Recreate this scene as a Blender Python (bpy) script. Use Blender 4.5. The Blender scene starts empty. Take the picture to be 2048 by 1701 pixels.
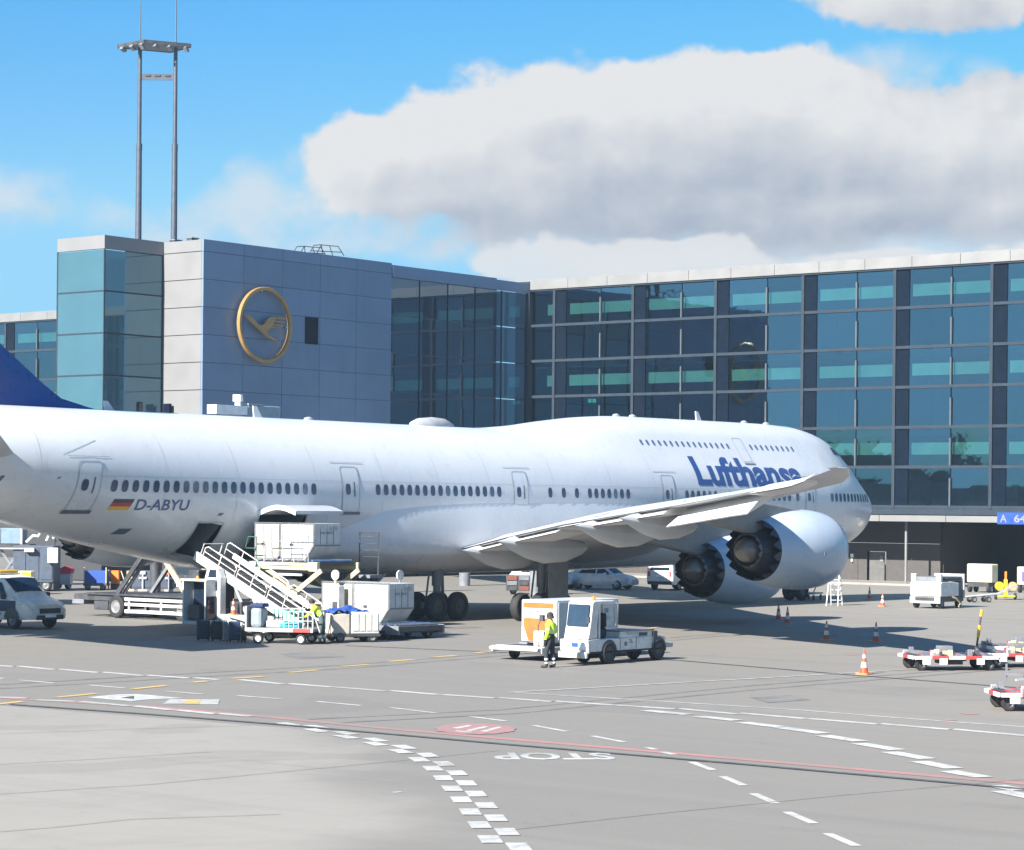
import bpy, bmesh, math, random
from mathutils import Vector, Matrix
random.seed(7)
R = math.radians
SC = bpy.context.scene
COL = SC.collection

# ------------------------------------------------------------------ camera
FPX, ROLL, EYE = 4860.0, 0.0095, 5.0
SN, CS = 0.78388, 0.62091                     # camera heading: +X is the airliner's nose direction
RT, FW, UP = Vector((CS, -SN, 0)), Vector((SN, CS, 0)), Vector((0, 0, 1))
_r = RT * math.cos(ROLL) + UP * math.sin(ROLL)
_u = UP * math.cos(ROLL) - RT * math.sin(ROLL)
cam_d = bpy.data.cameras.new('camera')
cam = bpy.data.objects.new('camera', cam_d)
COL.objects.link(cam)
cam.matrix_world = Matrix(((_r.x, _u.x, -FW.x, 0), (_r.y, _u.y, -FW.y, 0), (_r.z, _u.z, -FW.z, EYE), (0, 0, 0, 1)))
cam_d.sensor_width = 36
cam_d.sensor_fit = 'HORIZONTAL'
cam_d.lens = FPX / 2048 * 36
cam_d.shift_y = (1014 - 850.5) / 2048
cam_d.clip_start, cam_d.clip_end = 0.5, 9000
SC.camera = cam

# ------------------------------------------------------------------ light
SUN = Vector((-1.62, 0.03, 1.0)).normalized()   # towards the sun
SUN_EL = math.asin(SUN.z)
SUN_ROT = math.atan2(SUN.x, SUN.y)
sd = bpy.data.lights.new('sun', 'SUN')
sd.energy = 5.0
sd.angle = R(0.5)
sd.color = (1.0, 0.95, 0.87)
so = bpy.data.objects.new('sun', sd)
COL.objects.link(so)
so.location = (0, 0, 60)
so.rotation_euler = SUN.to_track_quat('Z', 'Y').to_euler()
SC.view_settings.view_transform = 'Standard'
SC.view_settings.look = 'None'
SC.view_settings.exposure = 1.55
SC.view_settings.gamma = 1
SC.view_settings.use_curve_mapping = False
SKY_STRENGTH = 0.067
CLOUD_WHITE = (4.1, 4.12, 4.15)
CLOUD_GREY = (2.05, 2.35, 2.85)

world = bpy.data.worlds.new('World')
SC.world = world
world.use_nodes = True


class NT:
    """small helper to write node maths as expressions"""
    def __init__(s, tree):
        s.t = tree

    def n(s, typ, **kw):
        o = s.t.nodes.new(typ)
        for k, v in kw.items():
            setattr(o, k, v)
        return o

    def put(s, sock, v):
        if isinstance(v, bpy.types.NodeSocket):
            s.t.links.new(v, sock)
        elif v is not None:
            sock.default_value = v

    def m(s, op, a, b=None, c=None, clamp=False):
        o = s.n('ShaderNodeMath', operation=op, use_clamp=clamp)
        s.put(o.inputs[0], a)
        s.put(o.inputs[1], b)
        s.put(o.inputs[2], c)
        return o.outputs[0]

    def add(s, a, b): return s.m('ADD', a, b)
    def sub(s, a, b): return s.m('SUBTRACT', a, b)
    def mul(s, a, b): return s.m('MULTIPLY', a, b)
    def mx(s, a, b): return s.m('MAXIMUM', a, b)

    def step(s, v, lo, hi, a=0.0, b=1.0):
        o = s.n('ShaderNodeMapRange', interpolation_type='SMOOTHSTEP')
        s.put(o.inputs['Value'], v)
        o.inputs['From Min'].default_value, o.inputs['From Max'].default_value = lo, hi
        o.inputs['To Min'].default_value, o.inputs['To Max'].default_value = a, b
        return o.outputs['Result']

    def dot(s, v, c):
        o = s.n('ShaderNodeVectorMath', operation='DOT_PRODUCT')
        s.put(o.inputs[0], v)
        o.inputs[1].default_value = c
        return o.outputs['Value']

    def vadd(s, v, c):
        o = s.n('ShaderNodeVectorMath', operation='ADD')
        s.put(o.inputs[0], v)
        s.put(o.inputs[1], c)
        return o.outputs[0]

    def noise(s, v, scale, detail=6, rough=0.55, dist=0.0, out='Fac'):
        o = s.n('ShaderNodeTexNoise')
        s.put(o.inputs['Vector'], v)
        o.inputs['Scale'].default_value = scale
        o.inputs['Detail'].default_value = detail
        o.inputs['Roughness'].default_value = rough
        o.inputs['Distortion'].default_value = dist
        return o.outputs[out]

    def mixc(s, f, a, b, blend='MIX'):
        o = s.n('ShaderNodeMix', data_type='RGBA', blend_type=blend)
        s.put(o.inputs[0], f)
        for sock, v in ((o.inputs[6], a), (o.inputs[7], b)):
            s.put(sock, v if isinstance(v, bpy.types.NodeSocket) else (*v[:3], 1.0))
        return o.outputs[2]


# clouds live on the sky sphere: azimuth (from the camera's compass heading) and elevation, in radians.
# Their cover and brightness are worked out once with numpy and used as the sky's cloud layer.
import numpy as np
def px_az(x): return (x - 1024) / 4860
def px_el(y): return (1014 - y) / 4860
BLOBS = [(1330, 310, 540, 185, 1.0), (750, 325, 165, 105, 1.0), (880, 300, 190, 105, 1.0), (1090, 215, 170, 105, 1.0),
         (1300, 215, 230, 110, 1.0), (1500, 215, 210, 110, 1.0), (1750, 285, 270, 125, 1.0), (2100, 280, 290, 125, 1.0), (1870, 262, 190, 112, 1.0),
         (1030, 405, 400, 100, .85), (1600, 420, 700, 90, .85), (1850, -15, 260, 105, 1.0), (1640, -40, 260, 50, .8), (2150, 420, 300, 80, .8), (1000, 480, 260, 50, .6)]
LOWER = [(1250, 530, 340, 58, 1.0), (1380, 500, 150, 35, .9), (2040, 510, 110, 42, 1.0), (1750, 530, 200, 30, .5)]
WISPS = [(600, 395, 150, 105, 1.0), (1000, 470, 520, 75, 1.0), (1500, 500, 600, 60, 1.0), (720, 460, 260, 60, .7), (20, 400, 130, 60, .9), (330, 455, 330, 40, .3), (610, 425, 200, 80, .8), (560, 500, 300, 30, .6), (900, 515, 150, 40, .7), (1700, 490, 400, 60, 1.0), (1780, 160, 260, 50, .6), (1950, 470, 300, 60, .8)]
_tab = np.random.RandomState(11).rand(256, 256)


def vnoise(x, y, px):
    xi, yi = np.floor(x).astype(int), np.floor(y).astype(int)
    fx, fy = x - xi, y - yi
    fx, fy = fx * fx * fx * (fx * (fx * 6 - 15) + 10), fy * fy * fy * (fy * (fy * 6 - 15) + 10)
    def T(a, b): return _tab[np.mod(a, px) % 256, b % 256]
    return (T(xi, yi) * (1 - fx) + T(xi + 1, yi) * fx) * (1 - fy) + (T(xi, yi + 1) * (1 - fx) + T(xi + 1, yi + 1) * fx) * fy


def fbm(a, e, f, octv, gain=.5, billow=False):
    s, amp, tot = 0, 1, 0
    for k in range(octv):
        P = max(1, int(round(2 * math.pi * f)))
        n = vnoise(a * P / (2 * math.pi) + P, e * f * 1.25 + 17 * k, P)
        if billow: n = 1 - np.abs(2 * n - 1)
        s, tot = s + amp * n, tot + amp
        amp, f = amp * gain, f * 2
    return s / tot


def sstep(v, a, b):
    t = np.clip((v - a) / (b - a), 0, 1)
    return t * t * (3 - 2 * t)


def cover(a, e, lst, base=None, thin=False, smooth=False):
    wa = a + (fbm(a, e, 26, 4) - .5) * .024
    we = e + (fbm(a + 1.3, e + .7, 26, 4) - .5) * .018
    best = np.full(a.shape, -9.0)
    for x, y, ra, rb, k in lst:
        q = k * (1 - ((wa - px_az(x)) * 4860 / ra) ** 2 - ((we - px_el(y)) * 4860 / rb) ** 2)
        d = np.clip(.5 + (q - best) / .7, 0, 1)
        best = best * (1 - d) + q * d + .175 * d * (1 - d) * 2
    if smooth:
        q = np.clip(best + .10 + (fbm(a, e, 20, 2) - .5) * .5, 0, 1.2)
        return q, q, 0, 0
    fine = fbm(a, e, 42, 7, .58, True) - .55
    soft = fbm(a, e, 34, 5, .5) - .5
    main = best + fine * .75 + soft * .5
    low = sstep(-e, -.125, -.095) if base else 0.0
    d = sstep(main, -.12 - .16 * low, .32 + .9 * low)
    if thin: d = sstep(best + soft * 2.2 + fine * .5, -.25, 1.15)
    return d, np.clip(main, 0, 1.2), soft, fine


def rest_cover(a, e):
    fine = fbm(a, e, 42, 5, .5, True) - .55
    soft = fbm(a, e, 34, 5, .5) - .5
    away = np.maximum(sstep(np.abs(a), .27, .42), sstep(e, .26, .36))
    big = fbm(a, e, 2.6, 3) + fine * .12 + soft * .12
    r = sstep(big, .58, .70) * away * sstep(e, .03, .12)
    return r, r, soft, fine


def upsample(c, h_, w_):
    def idx(n, m):
        t = np.clip((np.arange(n) + .5) * m / n - .5, 0, m - 1)
        i = np.minimum(t.astype(int), m - 2)
        return i, t - i
    iy, fy = idx(h_, c.shape[0])
    ix, fx = idx(w_, c.shape[1])
    r = c[iy] * (1 - fy)[:, None] + c[iy + 1] * fy[:, None]
    return r[:, ix] * (1 - fx) + r[:, ix + 1] * fx


def cloud_image(name, a0, a1, e0, e1, w_, h_, front=True):
    def gridof(n, m):
        return np.meshgrid(a0 + (np.arange(n) + .5) / n * (a1 - a0), e0 + (np.arange(m) + .5) / m * (e1 - e0))
    aa, ee = gridof(w_, h_)
    ca, ce = gridof(w_ // 4, h_ // 4)
    rgb = np.ones((h_, w_, 3)) * np.array(CLOUD_WHITE)
    alpha = np.zeros((h_, w_))
    white, grey = np.array(CLOUD_WHITE), np.array(CLOUD_GREY)
    layers = [(lambda a, e: rest_cover(a, e), 1.2, 1, None)] + ([(lambda a, e: cover(a, e, WISPS, None, True), .25, .66, None), (lambda a, e: cover(a, e, BLOBS, True), 1.0, 1, lambda a, e: cover(a, e, BLOBS, smooth=True)), (lambda a, e: cover(a, e, LOWER), .7, .85, None)] if front else [])
    for fn, dark, amax, sfn in layers:
        d, body, soft, fine = fn(aa, ee)
        d = d * amax
        occ = np.zeros(ca.shape)
        sm = sfn or fn
        for k in range(1, 8):
            occ += np.minimum(1, sm(ca - .0026 * k, ce + .0068 * k)[1]) * (.7 if k < 2 else 1)
        occ = upsample(occ / 7, h_, w_)
        bc = fn(ca, ce)[1]
        rel = upsample(bc - fn(ca - .005, ce + .008)[1], h_, w_)
        sh = np.exp(-1.45 * dark * np.maximum(0, occ - .01) ** 1.5) + rel * .30 + soft * .16 * np.clip(body * 2, 0, 1) + fine * .16
        sh = np.clip((sh - .12) / .82, 0, 1)
        c = grey + (white - grey) * sh[..., None]
        thin = np.clip(1 - d, 0, 1)[..., None] * .4
        c = c * (1 - thin) + white * .84 * thin
        na = d + alpha * (1 - d)
        rgb = np.where(na[..., None] > 1e-4, (c * d[..., None] + rgb * (alpha * (1 - d))[..., None]) / np.maximum(na, 1e-4)[..., None], rgb)
        alpha = na
    return np.concatenate([rgb, alpha[..., None]], -1).astype(np.float32)


w = NT(world.node_tree)
for nd in list(world.node_tree.nodes):
    world.node_tree.nodes.remove(nd)
tc = w.n('ShaderNodeTexCoord').outputs['Generated']
sky = w.n('ShaderNodeTexSky', sky_type='NISHITA')
sky.sun_disc = False
sky.sun_elevation = SUN_EL
sky.sun_rotation = SUN_ROT
sky.altitude = 100
sky.air_density = 1.0
sky.dust_density = 0.0
sky.ozone_density = 2.2
hs = w.n('ShaderNodeHueSaturation')
hs.inputs['Saturation'].default_value = 1.5
w.put(hs.inputs['Color'], sky.outputs[0])


def cloud_layer(name, a0, a1, e0, e1, w_, h_, front, ext):
    px = cloud_image(name, a0, a1, e0, e1, w_, h_, front)
    im = bpy.data.images.new(name, w_, h_, alpha=True, float_buffer=True)
    im.alpha_mode = 'CHANNEL_PACKED'
    im.pixels.foreach_set(px.ravel())
    im.update()
    im.pack()
    nd = w.n('ShaderNodeTexImage', image=im, extension=ext, interpolation='Cubic' if front else 'Linear')
    uv = w.n('ShaderNodeCombineXYZ')
    w.put(uv.inputs[0], w.m('DIVIDE', w.sub(az, a0), a1 - a0))
    w.put(uv.inputs[1], w.m('DIVIDE', w.sub(el, e0), e1 - e0))
    w.put(nd.inputs[0], uv.outputs[0])
    return nd.outputs[0], nd.outputs[1]


az = w.m('ARCTAN2', w.dot(tc, RT), w.dot(tc, FW))
el = w.m('ARCSINE', w.dot(tc, UP))
c0, a0_ = cloud_layer('clouds_all_round', -math.pi, math.pi, -.02, math.pi / 2, 1536, 400, True, 'EXTEND')
c1, a1_ = cloud_layer('clouds_ahead', -.24, .24, -.02, .24, 1400, 760, True, 'EXTEND')
ahead = w.mul(w.step(w.m('ABSOLUTE', az), .236, .232), w.step(el, .237, .233))
ccol = w.mixc(ahead, c0, c1)
d0 = w.add(w.mul(a0_, w.sub(1.0, ahead)), w.mul(a1_, ahead))
# sky brightness turned down a little towards the horizon
dim = w.mixc(w.step(el, -.02, .45), (.60, .60, .62), (1, 1, 1))
cl = w.n('ShaderNodeVectorMath', operation='MINIMUM')      # no glare patch around the sun outside the frame
w.put(cl.inputs[0], w.mixc(1.0, hs.outputs[0], dim, 'MULTIPLY'))
cl.inputs[1].default_value = (1.55, 3.45, 4.9)
skyc = cl.outputs[0]
final = w.mixc(d0, skyc, ccol)
bg = w.n('ShaderNodeBackground')
w.put(bg.inputs['Color'], final)
bg.inputs['Strength'].default_value = SKY_STRENGTH
wo = w.n('ShaderNodeOutputWorld')
world.node_tree.links.new(bg.outputs[0], wo.inputs[0])


# ------------------------------------------------------------------ pixel of the photograph -> point of the place
def ray(px, py):
    du, dvv = (px - 1024) / FPX, (1014 - py) / FPX
    return _r * du + _u * dvv + FW
def G(px, py, z=0.0):
    d = ray(px, py)
    t = (z - EYE) / d.z
    return Vector((d.x * t, d.y * t, z))
def atV(px, py, v):
    d = ray(px, py)
    t = v / d.y
    return Vector((d.x * t, v, EYE + d.z * t))
def atU(px, py, u):
    d = ray(px, py)
    t = u / d.x
    return Vector((u, d.y * t, EYE + d.z * t))


# ------------------------------------------------------------------ helpers
def tag(o, label=None, cat=None, group=None, kind=None):
    if label: o['label'] = label
    if cat: o['category'] = cat
    if group: o['group'] = group
    if kind: o['kind'] = kind
    return o


def thing(name, label, cat, loc=(0, 0, 0), rotz=0.0, group=None):
    o = bpy.data.objects.new(name, None)
    COL.objects.link(o)
    o.empty_display_size = 0.3
    o.location = loc
    o.rotation_euler = (0, 0, rotz)
    return tag(o, label, cat, group)


def kids(o):
    return [c for c in bpy.data.objects if c.parent == o]


def copy_tree(o, parent=None, cmap=None):
    if cmap is None:
        cmap = {}
        for q in bpy.data.objects:
            if q.parent: cmap.setdefault(q.parent.name, []).append(q)
    c = o.copy()
    COL.objects.link(c)
    c.parent = parent
    for ch in cmap.get(o.name, []):
        copy_tree(ch, c, cmap)
    return c


def root_mat(o):
    m = Matrix.Identity(4)
    while o is not None:
        m = o.matrix_basis @ m
        o = o.parent
    return m


def link_mesh(name, me, mats, parent=None, basis=None):
    o = bpy.data.objects.new(name, me)
    COL.objects.link(o)
    if mats is not None:
        for mm in (mats if isinstance(mats, (list, tuple)) else [mats]):
            me.materials.append(mm)
    o.parent = parent
    if basis is not None:
        o.matrix_basis = basis
    return o


class MB:
    def __init__(s):
        s.v, s.f, s.mi = [], [], []
        s.cur = 0

    def vs(s, pts):
        i = len(s.v)
        s.v.extend([tuple(p) for p in pts])
        return i

    def face(s, *ids):
        s.f.append(tuple(ids))
        s.mi.append(s.cur)

    def poly(s, pts):
        i = s.vs(pts)
        s.face(*range(i, i + len(pts)))
        return s

    def box(s, c, d, rot=None):
        """centre c, full size d"""
        hx, hy, hz = d[0] / 2, d[1] / 2, d[2] / 2
        p = [Vector((x, y, z)) for x in (-hx, hx) for y in (-hy, hy) for z in (-hz, hz)]
        if rot is not None:
            p = [rot @ q for q in p]
        c = Vector(c)
        i = s.vs([q + c for q in p])
        for a in ((0, 1, 3, 2), (4, 6, 7, 5), (0, 4, 5, 1), (2, 3, 7, 6), (0, 2, 6, 4), (1, 5, 7, 3)):
            s.face(*[i + k for k in a])
        return s

    def bb(s, x0, x1, y0, y1, z0, z1):
        return s.box(((x0 + x1) / 2, (y0 + y1) / 2, (z0 + z1) / 2), (abs(x1 - x0), abs(y1 - y0), abs(z1 - z0)))

    def bar(s, p0, p1, w, h=None):
        """rectangular bar from p0 to p1"""
        p0, p1 = Vector(p0), Vector(p1)
        d = p1 - p0
        L = d.length
        q = d.to_track_quat('X', 'Z').to_matrix()
        return s.box((p0 + p1) / 2, (L, w, h or w), q)

    def tube(s, pts, r, n=6, cap=True):
        pts = [Vector(p) for p in pts]
        rs = r if isinstance(r, (list, tuple)) else [r] * len(pts)
        rings = []
        for k, p in enumerate(pts):
            if k == 0: d = pts[1] - p
            elif k == len(pts) - 1: d = p - pts[k - 1]
            else: d = (pts[k + 1] - p).normalized() + (p - pts[k - 1]).normalized()
            q = d.to_track_quat('Z', 'Y').to_matrix()
            rings.append(s.vs([p + q @ Vector((rs[k] * math.cos(2 * math.pi * j / n), rs[k] * math.sin(2 * math.pi * j / n), 0)) for j in range(n)]))
        for a, b in zip(rings, rings[1:]):
            for j in range(n):
                s.face(a + j, a + (j + 1) % n, b + (j + 1) % n, b + j)
        if cap:
            s.face(*[rings[0] + j for j in reversed(range(n))])
            s.face(*[rings[-1] + j for j in range(n)])
        return s

    def cyl(s, p0, p1, r, r1=None, n=16):
        return s.tube([p0, p1], [r, r if r1 is None else r1], n)

    def lathe(s, prof, origin, axis='X', n=24, closed=False):
        """prof: list of (along, radius)"""
        o = Vector(origin)
        rings = []
        for a, r in prof:
            ring = []
            for j in range(n):
                t = 2 * math.pi * j / n
                cc, ss = r * math.cos(t), r * math.sin(t)
                ring.append(o + Vector({'X': (a, cc, ss), 'Y': (ss, a, cc), 'Z': (cc, ss, a)}[axis]))
            rings.append(s.vs(ring))
        for a, b in zip(rings, rings[1:]):
            for j in range(n):
                s.face(a + j, a + (j + 1) % n, b + (j + 1) % n, b + j)
        return s

    def prism(s, poly, a, b, plane='xz'):
        """extrude a 2-D polygon; plane 'xz' extrudes along y from a to b"""
        def P(u, v, w):
            return {'xz': (u, w, v), 'xy': (u, v, w), 'yz': (w, u, v)}[plane]
        n = len(poly)
        i = s.vs([P(u, v, a) for u, v in poly])
        j = s.vs([P(u, v, b) for u, v in poly])
        s.face(*range(i, i + n))
        s.face(*reversed(range(j, j + n)))
        for k in range(n):
            l = (k + 1) % n
            s.face(i + l, i + k, j + k, j + l)
        return s

    def grid(s, rows):
        n = len(rows[0])
        ids = [s.vs(r) for r in rows]
        for a, b in zip(ids, ids[1:]):
            for j in range(n - 1):
                s.face(a + j, a + j + 1, b + j + 1, b + j)
        return s

    def mesh(s, name, xf=None, smooth=None, fixn=True):
        me = bpy.data.meshes.new(name)
        vv = [xf @ Vector(p) for p in s.v] if xf is not None else s.v
        me.from_pydata(vv, [], s.f)
        for p, k in zip(me.polygons, s.mi):
            p.material_index = k
        if fixn:
            b = bmesh.new()
            b.from_mesh(me)
            bmesh.ops.recalc_face_normals(b, faces=b.faces)
            b.to_mesh(me)
            b.free()
        if smooth is not None:
            me.polygons.foreach_set('use_smooth', [True] * len(me.polygons))
            me.set_sharp_from_angle(angle=R(smooth))
        me.update()
        return me

    def build(s, name, mats, parent=None, world=False, smooth=None, bevel=0, fixn=True):
        xf = root_mat(parent).inverted() if (world and parent is not None) else None
        o = link_mesh(name, s.mesh(name, xf, smooth, fixn), mats, parent)
        if bevel:
            bv = o.modifiers.new('bevel', 'BEVEL')
            bv.width = bevel
            bv.segments = 2
            bv.limit_method = 'ANGLE'
            bv.angle_limit = R(40)
        return o


def seg_rounded(w, h, r, n=4):
    """rounded rectangle outline centred on 0, counter-clockwise"""
    out = []
    for cx, cy, a0 in ((w / 2 - r, h / 2 - r, 0), (-w / 2 + r, h / 2 - r, 90), (-w / 2 + r, -h / 2 + r, 180), (w / 2 - r, -h / 2 + r, 270)):
        for k in range(n + 1):
            t = R(a0 + 90 * k / n)
            out.append((cx + r * math.cos(t), cy + r * math.sin(t)))
    return out


_tcache = {}
def text_pts(txt, bold=0.0, extrude=0.0):
    """flat mesh of a text: verts (x, y) with the cap height scaled to 1, faces"""
    key = (txt, bold)
    if key in _tcache: return _tcache[key]
    cu = bpy.data.curves.new('txt', 'FONT')
    cu.body = txt
    cu.size = 1
    cu.offset = bold
    cu.resolution_u = 4
    ob = bpy.data.objects.new('txt', cu)
    COL.objects.link(ob)
    dg = bpy.context.evaluated_depsgraph_get()
    dg.update()
    me = bpy.data.meshes.new_from_object(ob.evaluated_get(dg))
    b = bmesh.new()
    b.from_mesh(me)
    bmesh.ops.triangulate(b, faces=b.faces)
    vs = [(v.co.x, v.co.y) for v in b.verts]
    b.verts.index_update()
    fs = [tuple(v.index for v in f.verts) for f in b.faces]
    b.free()
    bpy.data.objects.remove(ob)
    bpy.data.curves.remove(cu)
    bpy.data.meshes.remove(me)
    x0, x1 = min(v[0] for v in vs), max(v[0] for v in vs)
    y0, y1 = min(v[1] for v in vs), max(v[1] for v in vs)
    _tcache[key] = ([((x - x0) / (x1 - x0), (y - y0) / (y1 - y0)) for x, y in vs], fs, (x1 - x0) / (y1 - y0))
    return _tcache[key]


def decal(name, txt, mat_, parent, o, xd, yd, w, h, bold=0.0, world=False):
    """flat lettering, lower left corner o, along xd (width w) and yd (height h)"""
    vs, fs, asp = text_pts(txt, bold)
    o, xd, yd = Vector(o), Vector(xd).normalized(), Vector(yd).normalized()
    m = MB()
    m.vs([o + xd * (x * w) + yd * (y * h) for x, y in vs])
    for f in fs: m.face(*f)
    return m.build(name, mat_, parent, world=world, fixn=False)


# ------------------------------------------------------------------ materials
MATS = {}
def mat(name, col, rough=0.5, metal=0.0, objrand=0.0, streak=0.0, var=0.10, scale=2.5, bump=0.0, spec=0.5, coat=0.0, dirt=0.0, dirtcol=(.12, .10, .08)):
    if name in MATS: return MATS[name]
    m = bpy.data.materials.new(name)
    m.use_nodes = True
    t = NT(m.node_tree)
    b = m.node_tree.nodes['Principled BSDF']
    co = t.n('ShaderNodeTexCoord').outputs['Object']
    nz = t.noise(co, scale, 6, 0.6)
    c = t.mixc(t.step(nz, 0.3, 0.7), [x * (1 - var) for x in col], [min(1, x * (1 + var)) for x in col])
    if dirt:
        c = t.mixc(t.mul(t.step(t.noise(co, scale * 0.7, 8, 0.7, 0.6), 0.48, 0.78), dirt), c, dirtcol)
    if streak:
        mp = t.n('ShaderNodeMapping')
        t.put(mp.inputs['Vector'], co)
        mp.inputs['Scale'].default_value = (2.2, 2.2, .16)
        c = t.mixc(t.mul(t.step(t.noise(mp.outputs[0], 1.0, 6, .7), .5, .75), streak), c, [x * .55 for x in col])
    if objrand:
        rn = t.n('ShaderNodeObjectInfo').outputs['Random']
        c = t.mixc(1.0, c, t.mixc(rn, (1 - objrand,) * 3, (1 + objrand,) * 3), 'MULTIPLY')
    t.put(b.inputs['Base Color'], c)
    b.inputs['Metallic'].default_value = metal
    b.inputs['Specular IOR Level'].default_value = spec
    b.inputs['Coat Weight'].default_value = coat
    b.inputs['Coat Roughness'].default_value = 0.1
    t.put(b.inputs['Roughness'], t.step(nz, 0.2, 0.8, max(0.02, rough - 0.07), min(1, rough + 0.07)))
    if bump:
        bn = t.n('ShaderNodeBump')
        bn.inputs['Strength'].default_value = bump
        bn.inputs['Distance'].default_value = 0.02
        t.put(bn.inputs['Height'], t.noise(co, scale * 12, 4, 0.6))
        t.put(b.inputs['Normal'], bn.outputs[0])
    MATS[name] = m
    return m


def glass(name, tint, refl, rough=0.02, body=None, bodyfac=0.0, rcol=(1, 1, 1), wob=0.0):
    m = bpy.data.materials.new(name)
    m.use_nodes = True
    t = NT(m.node_tree)
    for nd in list(m.node_tree.nodes): m.node_tree.nodes.remove(nd)
    tr = t.n('ShaderNodeBsdfTransparent')
    tr.inputs[0].default_value = (*tint, 1)
    gl = t.n('ShaderNodeBsdfGlossy')
    rn = t.n('ShaderNodeObjectInfo').outputs['Random']
    t.put(gl.inputs['Color'], t.mixc(rn, [x * .86 for x in rcol], [x * 1.08 for x in rcol]))
    gl.inputs['Roughness'].default_value = rough
    if wob:
        bn = t.n('ShaderNodeBump')
        bn.inputs['Strength'].default_value = wob
        bn.inputs['Distance'].default_value = 0.05
        t.put(bn.inputs['Height'], t.noise(t.n('ShaderNodeTexCoord').outputs['Object'], 0.5, 3, 0.5))
        t.put(gl.inputs['Normal'], bn.outputs[0])
    lw = t.n('ShaderNodeLayerWeight')
    lw.inputs['Blend'].default_value = 0.25
    fac = t.m('ADD', t.mul(lw.outputs['Fresnel'], 0.8), refl, clamp=True)
    base = tr.outputs[0]
    if body:
        df = t.n('ShaderNodeBsdfDiffuse')
        co = t.n('ShaderNodeTexCoord').outputs['Object']
        t.put(df.inputs[0], t.mixc(t.noise(co, 0.6, 4), [x * .85 for x in body], [x * 1.15 for x in body]))
        mx = t.n('ShaderNodeMixShader')
        mx.inputs[0].default_value = bodyfac
        m.node_tree.links.new(base, mx.inputs[1])
        m.node_tree.links.new(df.outputs[0], mx.inputs[2])
        base = mx.outputs[0]
    mx = t.n('ShaderNodeMixShader')
    t.put(mx.inputs[0], fac)
    m.node_tree.links.new(base, mx.inputs[1])
    m.node_tree.links.new(gl.outputs[0], mx.inputs[2])
    out = t.n('ShaderNodeOutputMaterial')
    m.node_tree.links.new(mx.outputs[0], out.inputs[0])
    MATS[name] = m
    return m


M_WHITE = mat('white_vehicle_paint', (.58, .58, .565), .4, scale=3.5, streak=.25, dirt=.45, coat=.2)
M_SKIN = None
M_BLACK = mat('black_rubber', (.018, .018, .019), .75, var=.3)
M_DARK = mat('dark_steel', (.045, .047, .055), .5, var=.3, dirt=.3)
M_GREY = mat('grey_steel', (.17, .18, .20), .45, var=.15, dirt=.3)
M_LGREY = mat('light_grey_steel', (.36, .37, .38), .45, var=.12, dirt=.2)
M_YEL = mat('yellow_paint', (.62, .38, .03), .45, dirt=.25)
M_PALEYEL = mat('pale_yellow_paint', (.50, .44, .27), .5, dirt=.2)
M_RED = mat('red_paint', (.38, .05, .045), .5, dirt=.2)
M_ORANGE = mat('orange_plastic', (.85, .22, .03), .5)
M_BLUE = mat('blue_paint', (.02, .09, .42), .4)
M_RIM = mat('wheel_rim', (.17, .175, .18), .4, dirt=.2)
M_CARGLASS = mat('vehicle_glass', (.010, .018, .034), .06, spec=.35, var=.2)
M_LAMP = mat('lamp_glass', (.75, .78, .8), .15)
M_CHROME = mat('bare_metal', (.65, .66, .68), .25, metal=.9)
M_HIVIS = mat('hivis_yellow_cloth', (.62, .86, .05), .8)
M_ALU = mat('container_aluminium', (.50, .51, .515), .45, metal=.1, dirt=.4, streak=.2, scale=1.5)
M_CANVAS = mat('tan_canvas_curtain', (.36, .33, .28), .85, bump=.4, scale=4)
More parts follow.
